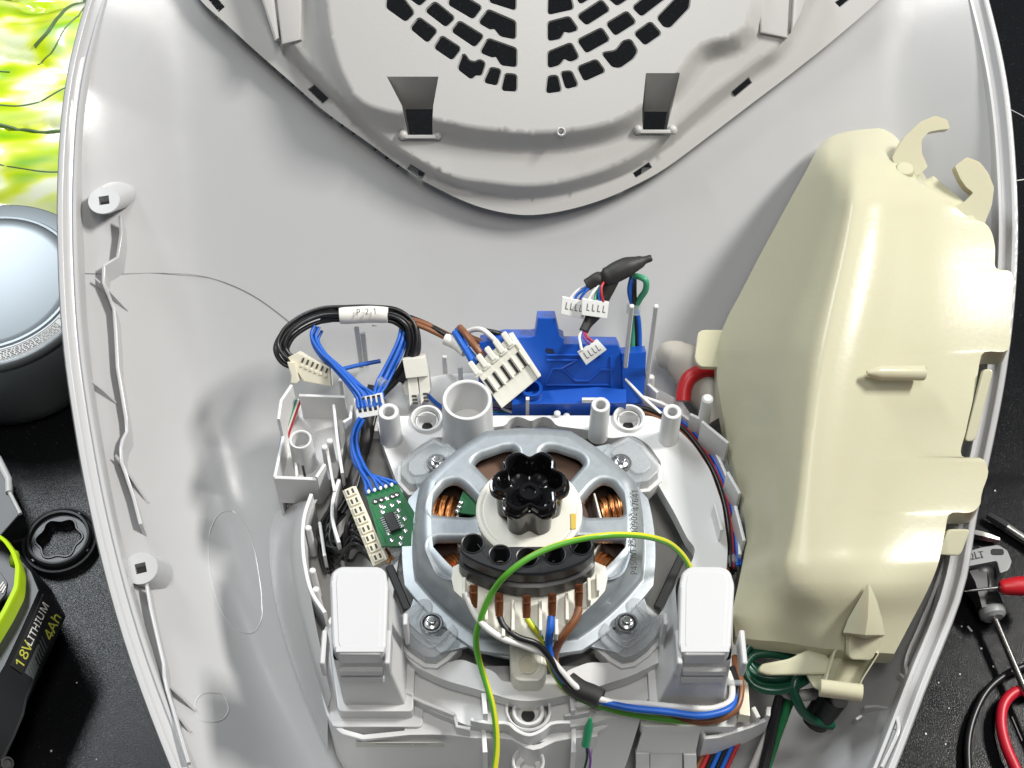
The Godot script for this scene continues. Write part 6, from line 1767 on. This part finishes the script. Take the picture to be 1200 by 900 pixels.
	b = MB()
	b.tube([V(5.759, 11.3, -13.142), V(5.724, 10.9, -12.811)], 0.38, 14)
	obj("cable_tie", b, M.clear_plastic, t)

	# supply leads of the motor
	t = thing("motor_leads", "white, black, yellow-green, blue and brown motor leads gathered in a black sleeve", "wires", V(2.87, 7.5, 7.786))
	wire(t, "white_wire", [V(-3.033, 12.4, 4.757), V(-2.793, 12.1, 5.225), V(-2.348, 11.9, 5.962), V(-1.431, 11.7, 6.693), V(-0.24, 11.2, 6.932), V(0.763, 10.6, 7.128), V(1.498, 9.7, 7.539), V(2.156, 9, 7.964), V(3.412, 8.6, 8.482), V(5.655, 8.3, 8.569), V(7.279, 8.2, 8.699), V(8.916, 8.1, 8.656), V(9.55, 8.1, 8.353), V(9.749, 8, 7.566), V(9.635, 7.8, 6.722)], 0.16, M.wire_white)
	wire(t, "black_wire", [V(-1.434, 12, 5.792), V(-1.234, 11.9, 6.224), V(-0.678, 11.7, 6.65), V(0.355, 11.3, 6.892), V(0.84, 10.7, 7.174), V(1.377, 9.7, 7.583), V(2.078, 8.9, 8.007), V(3.426, 8.3, 8.482), V(6.095, 7.8, 8.658), V(8.531, 7.8, 8.788), V(9.682, 7.9, 8.527), V(10.027, 7.8, 7.477), V(9.895, 7.6, 6.363)], 0.15, M.wire_black)
	two_tone(t, "earth_wire", [V(-0.161, 12, 5.88), V(0.117, 11.8, 6.219), V(0.522, 11.1, 6.492), V(0.776, 10.1, 6.763), V(1.198, 8.9, 7.308), V(1.946, 8, 7.873), V(3.456, 7.7, 8.442), V(6.131, 7.2, 8.839), V(8.608, 7, 8.886), V(9.357, 7, 8.755)], 0.15, 4.0)
	wire(t, "blue_wire", [V(0.993, 12, 5.792), V(0.95, 11.8, 6.306), V(0.882, 10.9, 6.703), V(1.096, 9.9, 7.239), V(1.68, 8.9, 7.659), V(2.815, 8.5, 8.265), V(4.217, 8.5, 8.741), V(6.434, 8.4, 8.999), V(8.454, 8.3, 9.128), V(9.566, 8.1, 8.656), V(9.949, 7.7, 7.565)], 0.18, M.wire_blue)
	wire(t, "brown_wire", [V(2.316, 12, 5.352), V(2.191, 11.9, 5.743), V(1.712, 11.5, 6.335), V(1.328, 10.7, 6.652), V(1.188, 9.6, 6.97), V(1.778, 8.4, 7.523), V(3.266, 7.6, 8.137), V(6.562, 7.1, 8.623), V(8.884, 7.4, 9.009), V(9.868, 7.7, 8.529), V(10.196, 7.7, 7.565), V(10.165, 7.4, 6.406), V(10.086, 7.2, 5.635)], 0.2, M.wire_brown)
	b = MB()
	b.tube(smooth_path([V(1.854, 8.6, 7.525), V(2.414, 8.6, 7.961), V(3.015, 8.6, 8.222), V(3.373, 8.6, 8.439)], 4), 0.48, 18)
	obj("black_sleeve", b, M.shrink_tube, t)
	b = MB()
	b.prism([U(10.276, 6.361), U(10.686, 6.451), U(10.607, 8.752), U(10.081, 8.665)], plan(), 6.4, 7.3, 0.06)
	obj("cream_clip", b, M.cream_plastic, t)
	b = MB()
	b.tube([V(9.244, 8.2, 7.434), V(10.228, 8.2, 7.434)], 0.14, 8)
	obj("cable_tie", b, M.clear_plastic, t)

	# long earth wire
	t = thing("earth_wire", "long green and yellow earth wire looping over the black terminal block", "wire", V(-1.737, 6, 10.849))
	two_tone(t, "insulation", [V(8.196, 8.6, 1.752), V(7.738, 9.6, 1.476), V(7.086, 10.8, 1.468), V(6.002, 12.6, 2), V(4.746, 14, 2.603), V(3.289, 14.9, 3.154), V(2.1, 15, 3.434), V(0.922, 14.9, 3.779), V(-0.134, 14.7, 4.245), V(-1.072, 14.2, 4.77), V(-1.744, 13.2, 5.169), V(-2.226, 12.2, 5.804), V(-2.515, 11.2, 6.409), V(-2.444, 10.3, 6.988), V(-2.126, 9.5, 7.796), V(-1.803, 8.9, 8.697), V(-1.603, 8.2, 9.599), V(-1.563, 7.4, 10.547), V(-1.725, 6.6, 11.582)], 0.15, 5.2)

	# sensor tail with green heat-shrink
	t = thing("sensor_tail", "green heat-shrunk sensor tail with two thin wires beside the front skirt", "sensor", V(2.939, 3, 8.808))
	b = MB()
	b.tube([V(2.88, 8.2, 9.257), V(2.808, 7.8, 9.519), V(2.66, 7, 10.133)], [0.08, 0.2, 0.2], 12)
	obj("shrink_tube", b, mat("shrink_green", Color(0.02, 0.22, 0.10), 0.45), t)
	wire(t, "thin_wire", [V(2.702, 7, 10.091), V(2.758, 6.4, 10.408), V(2.613, 5.6, 10.866)], 0.06, M.wire_green)
	wire(t, "thin_wire", [V(2.743, 7, 10.091), V(2.919, 6.4, 10.493), V(2.857, 5.6, 10.951)], 0.06, M.wire_violet)

	# flat coloured cable at the far left
	t = thing("flat_cable", "narrow flat cable of blue and red strands at the left pocket wall", "cable", V(-13.504, 5, -9.399))
	var tones := [M.wire_blue, M.wire_teal, M.wire_white, M.wire_red]
	for k in 4:
		wire(t, ["blue_wire", "teal_wire", "white_wire", "red_wire"][k], [V(-12.615, 8, -9.197) + V(0.1 * k, 0, 0), V(-13.024, 7.2, -8.505) + V(0.1 * k, 0, 0), V(-13.388, 6.4, -7.805) + V(0.1 * k, 0, 0), V(-13.678, 5.2, -6.742) + V(0.1 * k, 0, 0)], 0.08, tones[k])

	# green cable coil under the cover
	t = thing("green_coil", "coil of glossy dark green cable tucked under the cream cover", "cable", V(12.505, 5, 5.547))
	for k in 7:
		var o := V(0.06 * (k % 3), 0.1 * (k % 4), 0.2 * k - 0.7)
		wire(t, "green_turn", [V(14.45, 6.4, 5.355), V(13.095, 7, 5.267), V(11.787, 7.4, 5.134), V(10.933, 7.4, 5.271), V(10.57, 7.2, 5.862), V(10.87, 7, 6.541), V(11.881, 7, 6.9), V(12.947, 7, 6.676), V(13.875, 6.8, 6.133), V(14.71, 6.2, 6.317)].map(func(p): return p + o), 0.22, M.wire_green)
	wire(t, "green_turn", [V(13.099, 7.4, 6.631), V(12.856, 7.2, 7.256), V(13.129, 6.6, 7.883), V(13.839, 5.6, 8.169), V(15.065, 4.6, 8.11)], 0.24, M.wire_green)
	wire(t, "green_turn", [V(13.548, 7.6, 6.047), V(13.932, 7.4, 6.631), V(14.708, 6.8, 6.901), V(15.624, 6, 6.727)], 0.24, M.wire_green)
	b = MB()
	b.tube(smooth_path([V(12.036, 6, 6.727), V(13.259, 6, 7.133), V(14.327, 6, 6.998)], 4), 0.3, 12)
	obj("coil_tie", b, M.grey_plastic, t)
	t = thing("black_tube", "short black tube end below the cover's pivot", "tube", V(14.875, 4, 6.952))
	b = MB()
	b.tube([V(15.024, 6.2, 7.22), V(14.71, 5.4, 7.459), V(14.279, 4.4, 7.847)], [0.75, 0.75, 0.7], 20)
	obj("tube_body", b, M.black_rubber, t)

	# cables leaving at the bottom right
	t = thing("outgoing_cables", "white, black and green cables leaving the shell at the bottom right", "cables", V(12.08, 2.5, 9.061))
	wire(t, "white_cable", [V(12.742, 5.4, 6.872), V(12.259, 4.6, 7.75), V(11.709, 3.9, 8.719), V(11.046, 3.2, 9.997)], 0.2, M.wire_white)
	wire(t, "black_cable", [V(12.483, 6, 6.908), V(12.159, 5.2, 7.912), V(11.919, 4.4, 8.919), V(11.518, 3.6, 10.28)], 0.27, M.wire_black)
	wire(t, "green_cable", [V(13.121, 5.8, 6.729), V(12.618, 5, 7.828), V(12.217, 4.2, 8.75), V(11.708, 3.3, 10.035)], 0.26, mat("cable_green", Color(0.01, 0.17, 0.05), 0.35))
	t = thing("outgoing_ribbon", "bundle of red, blue and black wires emerging under the side arm", "wires", V(9.712, 2.5, 9.061))
	for k in 7:
		var o := V(0.24 * k, 0.05 * (k % 2), 0.02 * k)
		wire(t, ["brown_wire", "red_wire", "black_wire", "blue_wire", "black_wire", "blue_wire", "red_wire"][k], [V(9.823, 4.2, 7.944), V(9.625, 4, 8.58), V(9.279, 3.6, 9.223), V(8.765, 3, 10.141)].map(func(p): return p + o - V(0.6, 0, 0)), 0.12, [M.wire_brown, M.wire_red, M.wire_black, M.wire_blue, M.wire_black, M.wire_blue, M.wire_red][k])

# ---------------------------------------------------------------- things on the worktop at the left
func make_left_things():
	var b
	# battery pack
	var t = thing("battery_pack", "black, grey and lime tool battery pack lying on the worktop at the lower left", "battery", V(-28.091, 0, 2.791))
	b = MB()
	var lay := []
	for q in [[[U(-34.195, -4.394), U(-29.135, -3.195), U(-26.532, -0.904), U(-25.564, 0.91), U(-26.1, 3.177), U(-26.62, 5.375), U(-26.805, 6.331), U(-27.06, 7.368), U(-27.304, 8.894), U(-29.431, 11.366), U(-32.65, 8.665)], 0.3], [[U(-32.976, -3.989), U(-27.927, -2.401), U(-25.273, 0.171), U(-24.238, 1.77), U(-24.861, 4.102), U(-25.421, 6.357), U(-25.427, 7.275), U(-25.655, 8.361), U(-25.999, 9.693), U(-28.175, 12.196), U(-31.356, 9.164)], 3.9], [[U(-32.8, -3.759), U(-27.668, -2.075), U(-25.122, 0.479), U(-24.198, 1.969), U(-24.825, 4.24), U(-25.397, 6.393), U(-25.402, 7.307), U(-25.621, 8.434), U(-25.978, 9.673), U(-28.069, 12.126), U(-31.188, 9.322)], 4.3], [[U(-32.166, -3.302), U(-27.404, -1.646), U(-25.643, 0.172), U(-25.08, 1.358), U(-25.563, 3.529), U(-26.031, 5.632), U(-26.131, 5.999), U(-26.339, 6.682), U(-26.705, 8.248), U(-27.827, 10.849), U(-30.676, 9.127)], 6.0], [[U(-32.054, -3.081), U(-27.379, -1.33), U(-25.732, 0.378), U(-25.143, 1.462), U(-25.622, 3.626), U(-26.104, 5.631), U(-26.246, 5.998), U(-26.453, 6.68), U(-26.816, 8.244), U(-27.796, 10.713), U(-30.612, 9.121)], 6.2]]:
		var row := []
		for p in resample_open(q[0]): row.append(V(p.x, q[1], p.y))
		lay.append(row)
	b.loft(lay.slice(0, 3), true)
	obj("grey_base", b, mat("battery_grey", Color(0.085, 0.095, 0.095), 0.5, 0.0, 0.15, 60.0), t)
	b = MB()
	b.loft(lay.slice(2), true)
	var mid := Vector3.ZERO
	for p in lay[4]: mid += p / lay[4].size()
	for i in lay[4].size(): b.tri(lay[4][i], lay[4][(i + 1) % lay[4].size()], mid)
	obj("black_housing", b, M.black_plastic, t)
	b = MB()
	b.prism(rounded([U(-30.211, -2.486), U(-27.503, -1.366), U(-26.898, -0.963), U(-26.328, -0.263), U(-25.902, 0.626), U(-25.756, 1.89), U(-26.107, 3.225), U(-26.718, 4.904), U(-28.484, 5.728)], 0.3), plan(), 5.6, 7.4, 0.25)
	var lime = obj("lime_clip", b, mat("lime_plastic", Color(0.42, 0.62, 0.015), 0.32), t)
	b = MB()
	b.prism(rounded([U(-28.619, 0.93), U(-26.864, 1.028), U(-26.354, 1.659), U(-26.323, 2.284), U(-26.734, 3.046), U(-27.967, 4.126)], 0.15), plan(), 7.3, 7.46, 0.02)
	obj("clip_panel", b, M.black_plastic, lime)
	for k in 3:
		b = MB()
		b.tube([V(-26.735, 7.5, 2.038) + V(0.12 * k, 0, 0.12 * k), V(-26.55, 7.5, 1.653) + V(0.08 * k, 0, 0.12 * k)], 0.04, 5)
		obj("clip_mark", b, M.connector_white, lime)
	b = MB()
	b.ball(V(-26.417, 7, 0.064), V(0.25, 0.35, 0.5), 12)
	obj("clip_dimple", b, mat("lime_deep", Color(0.24, 0.36, 0.01), 0.5), lime)
	# the sloping side with its print
	var o: Vector3 = V(-26.031, 6, 5.632)
	var u: Vector3 = V(-25.08, 6, 1.358) - o
	var dn: Vector3 = V(-25.397, 4.3, 6.393) - o
	var long := u.length()
	var wide := dn.length()
	u = u.normalized()
	var n := u.cross(dn).normalized()
	if n.y < 0: n = -n
	var v := n.cross(u).normalized()
	var fr := Transform3D(Basis(u, v, n), o)
	b = MB()
	b.prism([U(0.15, -wide * 0.08), U(0.15, -wide * 0.52), U(long - 0.1, -wide * 0.52), U(long - 0.1, -wide * 0.08)], fr, -0.3, 0.1, 0.03)
	var plate = obj("label_plate", b, M.hole, t)
	text_on(plate, "label_text", "18V", Transform3D(fr.basis, fr.origin + u * 1.0 + n * 0.12 - v * wide * 0.30), 0.62, mat("print_yellow", Color(0.55, 0.55, 0.08), 0.5), "Droid Sans")
	text_on(plate, "label_text", "LITHIUM", Transform3D(fr.basis, fr.origin + u * 2.75 + n * 0.12 - v * wide * 0.30), 0.46, M.connector_white, "Droid Sans")
	b = MB()
	b.prism([U(0.3, -wide * 0.6), U(0.3, -wide * 0.96), U(2.4, -wide * 0.96), U(2.4, -wide * 0.6)], fr, -0.3, 0.06, 0.04)
	var side = obj("grip_plate", b, M.battery_grey, t)
	text_on(plate, "label_text", "4Ah", Transform3D(fr.basis, fr.origin + u * (long * 0.72) + n * 0.16 - v * wide * 0.8), 0.62, M.print_yellow, "Droid Sans")
	for k in 9:
		b = MB()
		b.box(Transform3D(fr.basis * Basis(Vector3(0, 0, 1), -0.5), fr.origin + u * (0.45 + 0.22 * k) + n * 0.07 - v * wide * 0.78), V(0.07, wide * 0.36, 0.06), 0.02)
		obj("grip_rib", b, M.battery_grey, side)
	for q in [V(-25.668, 4.3, 9.98)]:
		b = MB()
		b.lathe([U(0.3, 0.0), U(0.34, 0.08), U(0.24, 0.1), U(0.2, 0.02), U(0, 0.0)], Transform3D(Basis(Vector3(0, 0, 1), -0.7), q), 18)
		obj("screw_recess", b, M.hole, t)

	# black seal ring with a flower-shaped opening
	var c: Vector3 = V(-26.458, 0.5, -4.668)
	t = thing("seal_ring", "black plastic ring with a flower-shaped opening, lying beside the battery pack", "ring", V(c.x, 0, c.z))
	b = MB()
	b.lathe([U(2.12, 0.0), U(2.14, 0.5), U(2.1, 0.58), U(2.0, 0.6), U(1.93, 0.55), U(1.9, 0.32), U(1.84, 0.3), U(1.8, 0.85), U(1.72, 0.92), U(1.6, 0.9), U(1.55, 0.62)], upright(V(c.x, 0, c.z)), 64)
	obj("outer_ring", b, M.black_plastic, t)
	b = MB()
	var outer := circle(U(c.x, c.z), 1.58, 60)
	var hole := []
	for k in 72:
		var a := TAU * k / 72
		hole.append(U(c.x, c.z) + U(cos(a), sin(a)) * (1.22 + 0.11 * cos(6.0 * a + 0.5)))
	b.sheet(outer, [hole], 0.3, func(p): return V(p.x, 0.66, p.y), V(0, -0.6, 0))
	obj("flower_flange", b, M.black_plastic, t)
	b = MB()
	var pth := []
	for p in hole: pth.append(V(p.x, 0.68, p.y))
	pth.append(pth[0])
	b.tube(pth, 0.07, 6, false)
	obj("flange_bead", b, M.black_plastic, t)
	for a in [0.4, 2.3, 4.1, 5.2]:
		b = MB()
		b.box(Transform3D(Basis(Vector3.UP, -a), V(c.x + cos(a) * 1.84, 0.5, c.z + sin(a) * 1.84)), V(0.2, 0.4, 0.25), 0.05)
		obj("ring_lug", b, M.black_plastic, t)

	# metal pot
	c = V(-31.238, 7, -18.133)
	t = thing("metal_pot", "round dark metal pot with a bright lid and a small printed label on its rim", "pot", V(c.x, 0, c.z))
	b = MB()
	b.lathe([U(5.2, -1.0), U(5.6, -0.6), U(6.0, 0.6), U(6.3, 2.4), U(6.35, 4.0), U(6.2, 5.0), U(6.0, 5.3)], upright(V(c.x, 1.0, c.z)), 72)
	obj("pot_body", b, mat("pot_grey", Color(0.17, 0.19, 0.20), 0.38, 0.3, 0.1, 40.0), t)
	b = MB()
	b.lathe([U(6.0, 5.2), U(6.18, 5.4), U(6.2, 5.7), U(6.1, 5.9), U(5.95, 5.98), U(5.05, 6.05), U(4.95, 6.15), U(4.8, 6.15), U(4.7, 6.0), U(4.2, 5.85), U(2.0, 5.7), U(0, 5.65)], upright(V(c.x, 1.0, c.z)), 72)
	var lid = obj("pot_lid", b, mat("lid_steel", Color(0.34, 0.375, 0.40), 0.42, 0.5), t)
	var strip = func(r0: float, r1: float, a0: float, a1: float, up: float):
		var m = MB()
		var rows := []
		for r in [r0, r1]:
			var row := []
			for k in 21:
				var a := lerpf(a0, a1, k / 20.0)
				var h: float = 7.05 - (r - 5.05) * 0.078 + up
				row.append(V(c.x + cos(a) * r, h, c.z + sin(a) * r))
			rows.append(row)
		m.loft(rows)
		return m
	var la = obj("rim_label", strip.call(5.12, 5.9, 0.5, 1.42, 0.02), M.connector_white, lid)
	for q in [[5.17, 5.2, 0.53, 1.39], [5.82, 5.85, 0.53, 1.39], [5.17, 5.85, 0.53, 0.537], [5.17, 5.85, 1.383, 1.39]]: obj("label_frame", strip.call(q[0], q[1], q[2], q[3], 0.03), M.ink, la)
	var rng := RandomNumberGenerator.new()
	rng.seed = 8
	for line in 5:
		var a := 0.6
		while a < 1.32:
			var w := rng.randf_range(0.012, 0.05)
			obj("small_print", strip.call(5.27 + line * 0.11, 5.325 + line * 0.11, a, a + w, 0.03), M.ink, la)
			a += w + 0.014

	# lime bag
	t = thing("lime_bag", "crumpled glossy lime green plastic bag behind the metal pot at the upper left", "bag", V(-35.229, 0, -41.598))
	b = MB()
	var f := FastNoiseLite.new()
	f.seed = 19
	f.frequency = 0.1
	f.fractal_octaves = 2
	var height := func(x: float, z: float) -> float:
		var s: float = z * 0.9 + 0.03 * (x + 33) * (x + 33) - 0.25 * (x + 33) + 1.1 * f.get_noise_2d(x, z)
		var fold := 0.75 * pow(absf(sin(s * 0.55)), 0.45) + 0.2 * pow(absf(sin(s * 1.37 + 0.8)), 0.5) + 1.3 * f.get_noise_2d(x * 0.6 + 40, z * 0.9)
		var ex := clampf(minf(minf(x + 40.0, -22.0 - x), minf(z + 48.0, -19.0 - z)) / 3.5, 0.0, 1.0)
		return 0.1 + 5.0 * sqrt(ex) + fold * ex
	var rows := []
	for i in 120:
		var row := []
		for k in 60:
			var x := -40.0 + 18.0 * k / 59.0
			var z := -48.0 + 29.0 * i / 119.0
			row.append(V(x, height.call(x, z), z))
		rows.append(row)
	b.loft(rows)
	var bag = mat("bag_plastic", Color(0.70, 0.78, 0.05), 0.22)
	bag.clearcoat_enabled = true
	bag.clearcoat = 0.6
	bag.clearcoat_roughness = 0.08
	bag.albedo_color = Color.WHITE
	bag.albedo_texture = noise(FastNoiseLite.TYPE_SIMPLEX_SMOOTH, 0.006, 3, false, ramp([[0.0, Color(0.45, 0.72, 0.05)], [0.42, Color(0.80, 0.88, 0.10)], [0.55, Color(0.93, 0.96, 0.55)], [0.68, Color(0.97, 0.98, 0.9)], [1.0, Color(0.98, 0.98, 0.95)]]), 23)  # pale stops paint overexposed glare into the bag colour
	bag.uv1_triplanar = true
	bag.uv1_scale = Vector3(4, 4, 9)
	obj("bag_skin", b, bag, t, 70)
	var k := 0
	for q in [[V(-36.362, 6, -37.775), V(-34.608, 6, -37.452), V(-34.143, 6, -37.372)], [V(-32.59, 6, -39.077), V(-31.852, 6, -39.735), V(-31.132, 6, -41.908), V(-30.253, 6, -43.616), V(-29.945, 6, -45.356)], [V(-32.316, 6, -37.856), V(-31.214, 6, -38.668), V(-30.696, 6, -39.983), V(-29.822, 6, -41.655), V(-29.263, 6, -43.616)], [V(-35.693, 6, -34.446), V(-33.974, 6, -34.135), V(-32.841, 6, -33.981), V(-31.71, 6, -34.135), V(-30.685, 6, -34.602), V(-29.805, 6, -35.306), V(-28.839, 6, -36.571)], [V(-35.384, 6, -32.904), V(-33.651, 6, -32.447), V(-32.146, 6, -31.992), V(-30.704, 6, -31.54), V(-29.67, 6, -31.54)], [V(-34.722, 6, -29.607), V(-32.983, 6, -28.949), V(-31.483, 6, -28.367), V(-30.085, 6, -28.006), V(-28.967, 6, -28.006), V(-28.078, 6, -28.44)]]:
		var line := []
		for p in smooth_path(q, 8): line.append(V(p.x, height.call(p.x, p.z) + 0.02, p.z))
		b = MB()
		b.tube(line, [0.05, 0.13, 0.05, 0.06, 0.12, 0.05][k], 6)
		obj("dark_bag_line", b, mat("bag_line", Color(0.10, 0.17, 0.07), 0.4), t)  # dark green tube along the bag surface
		k += 1

	# dark case corner with a pale edge
	t = thing("black_case", "black case corner with a pale edge at the far left", "case", V(-31.484, 0, -7.37))
	b = MB()
	b.prism([U(-34.428, -10.982), U(-30.172, -8.881), U(-29.308, -7.399), U(-29.092, -6.501), U(-28.224, -5.174), U(-29.442, -3.12), U(-32.495, -2.062)], plan(), 0.02, 2.6, 0.1)
	obj("case_body", b, M.black_plastic, t)
	b = MB()
	b.tube([V(-31.234, 2.65, -9.892), V(-30.13, 2.65, -8.735), V(-29.289, 2.65, -7.369), V(-29.083, 2.65, -6.527)], 0.22, 10)
	b.tube([V(-29.083, 2.65, -6.527), V(-28.206, 2.65, -5.145)], 0.12, 10)
	obj("case_edge", b, M.connector_white, t)

func resample_open(q: Array) -> Array: return q

# ---------------------------------------------------------------- things on the worktop at the right
func make_right_things():
	var b
	var t = thing("screwdriver", "grey and black T-handle screwdriver with a steel shaft right of the shell", "screwdriver", V(25.765, 0, -1.32))
	b = MB()
	b.prism(rounded([U(23.188, -2.648), U(25.084, -3.288), U(26.056, -3.449), U(26.505, -3.074), U(26.611, -2.384), U(26.326, -1.856), U(25.821, -1.647), U(25.778, -2.436), U(23.059, -1.856)], 0.12), plan(), 0.9, 2.2, 0.05)
	var hd = obj("handle_bar", b, mat("tool_grey", Color(0.26, 0.27, 0.27), 0.45), t)
	b = MB()
	b.prism(rounded([U(25.565, -3.154), U(26.271, -3.154), U(26.25, -2.781), U(25.546, -2.781)], 0.15), plan(), 2.1, 2.24, 0.0)
	obj("handle_slot", b, M.hole, hd)
	text_on(hd, "handle_text", "OLT", Transform3D(Basis(Vector3.UP, 0.1) * Basis(Vector3.RIGHT, -PI / 2), V(24.655, 2.22, -2.744)), 0.42, M.ink)
	for k in 5:
		b = MB()
		b.box(Transform3D(Basis(Vector3.UP, 0.12), V(24.331, 2.21, -2.484) + V(0.17 * k, 0, -0.04 * k)), V(0.13, 0.02, 0.07), 0.0)
		obj("handle_print", b, M.ink, hd)
	b = MB()
	b.loft([[V(23.669, 1.6, -1.86), V(24.204, 2.1, -1.857), V(25.176, 2.1, -2.068), V(26.061, 1.4, -2.337)], [V(23.875, 1.4, -1.125), V(24.413, 2.1, -1.177), V(25.092, 2.1, -1.334), V(25.858, 1.3, -1.596)], [V(24.336, 1.3, -0.396), V(24.551, 1.9, -0.348), V(25.033, 1.9, -0.451), V(25.751, 1.2, -0.602)], [V(24.475, 1.2, 0.018), V(24.616, 1.8, 0.217), V(25.142, 1.8, 0.115), V(25.879, 1.1, -0.135)]])
	b.tube(smooth_path([V(24.95, 1.2, -2.178), V(25.028, 1.2, -1.543), V(25.209, 1.2, -0.706), V(25.22, 1.2, 0.018)], 4), [0.9, 0.95, 0.95, 0.9, 0.8, 0.75, 0.7, 0.68, 0.66, 0.7, 0.72, 0.74, 0.74], 22)
	obj("grip", b, M.black_rubber, t)
	b = MB()
	b.tube([V(25.238, 1.2, -0.085), V(25.294, 1.2, 0.121), V(25.332, 1.2, 0.429), V(25.351, 1.2, 0.583)], [0.66, 0.74, 0.7, 0.5], 22)
	obj("collar", b, M.tool_grey, t)
	b = MB()
	b.tube([V(25.349, 1.15, 0.405), V(26.221, 1.15, 4.587), V(27.045, 1.15, 8.535)], 0.2, 16)
	obj("shaft", b, M.bright_steel, t)
	t = thing("driver_bit", "dark long driver bit with a steel shank above the T-handle", "bit", V(27.46, 0.3, -5.78))
	b = MB()
	b.tube([V(26.376, 0.5, -6.283), V(26.765, 0.5, -6.002), V(27.355, 0.5, -5.499)], [0.22, 0.28, 0.32], 6)
	obj("bit_tip", b, M.black_plastic, t)
	b = MB()
	b.tube([V(27.355, 0.5, -5.499), V(29.101, 0.5, -4.01)], 0.3, 14)
	obj("bit_shank", b, M.bright_steel, t)
	t = thing("driver_bit", "short bright steel driver bit lying between the shell rim and the T-handle", "bit", V(26.102, 0.3, -5.001))
	b = MB()
	b.tube([V(24.435, 0.4, -5.333), V(25.834, 0.4, -5), V(26.203, 0.4, -4.889), V(26.802, 0.4, -4.724)], [0.3, 0.3, 0.26, 0.16], 6)
	obj("bit_body", b, M.bright_steel, t)
	t = thing("test_probe", "red test probe with a bare needle lying across the T-handle", "probe", V(26.093, 2, -0.814))
	b = MB()
	b.tube([V(23.561, 2.7, -0.297), V(23.984, 2.7, -0.348), V(25.584, 2.7, -0.553)], [0.02, 0.08, 0.09], 10)
	obj("needle", b, M.bright_steel, t)
	b = MB()
	b.tube([V(25.446, 2.7, -0.553), V(25.63, 2.7, -0.553), V(26.33, 2.7, -0.605), V(27.952, 2.7, -0.656)], [0.28, 0.42, 0.52, 0.6], 20)
	obj("probe_handle", b, mat("probe_red", Color(0.5, 0.012, 0.02), 0.4), t)
	t = tag(wire(self, "black_lead", [V(28.656, 0.5, 2.422), V(26.937, 0.5, 2.971), V(25.689, 0.5, 3.515), V(24.526, 0.5, 4.397), V(23.619, 0.5, 5.7), V(23.016, 0.5, 7.12), V(22.701, 0.5, 8.97), V(22.573, 0.5, 10.993)], 0.2, M.wire_black), "black test lead curving on the worktop at the lower right", "lead")
	t = tag(wire(self, "red_lead", [V(28.159, 0.8, 4.432), V(26.69, 0.8, 4.529), V(25.848, 0.8, 4.675), V(25.207, 0.8, 5.205), V(24.782, 0.8, 6.302), V(24.772, 0.8, 7.568), V(25.106, 0.8, 9.084), V(25.373, 0.8, 10.657)], 0.3, mat("lead_red", Color(0.5, 0.012, 0.03), 0.4)), "bright red test lead curving on the worktop at the lower right", "lead")
	var rng := RandomNumberGenerator.new()
	rng.seed = 3
	var crumbs = thing("plastic_crumbs", "tiny white plastic crumbs scattered on the black worktop", "crumbs", V(24.28, 0, 1.785))
	crumbs.set_meta("kind", "stuff")
	b = MB()
	for q in [[1127, 734], [1164, 781], [1110, 760], [1116, 800]]:
		pass
	for q in [V(23.889, 0.03, 0.47), V(25.196, 0.03, 2.855), V(22.092, 0.03, 3.797), V(22.404, 0.03, 5.26), V(20.957, 0.03, 6.694), V(23.321, 0.03, 3.303), V(24.735, 0.03, 1.799), V(21.899, 0.03, 7.26), V(27.285, 0.03, -8.215), V(26.798, 0.03, -9.97), V(32.33, 0.03, -28.108), V(-22.502, 0.03, 8.099), V(-24.94, 0.03, 7.634), V(-24.225, 0.03, 3.797)]: b.ball(q, V(0.06, 0.04, 0.07) * rng.randf_range(0.5, 1.1), 6)
	b.tube([V(24.214, 0.04, 0.475), V(24.396, 0.04, 0.784)], 0.05, 5)
	b.tube([V(25.669, 0.04, 5.746), V(25.959, 0.04, 7.076)], 0.03, 5)
	b.tube([V(33.943, 0.04, -39.2), V(34.71, 0.04, -38.538), V(35.434, 0.04, -37.389)], 0.025, 4)
	b.tube([V(32.92, 0.04, -32.47), V(34.531, 0.04, -32.779)], 0.04, 4)
	obj("crumb", b, M.connector_white, crumbs)
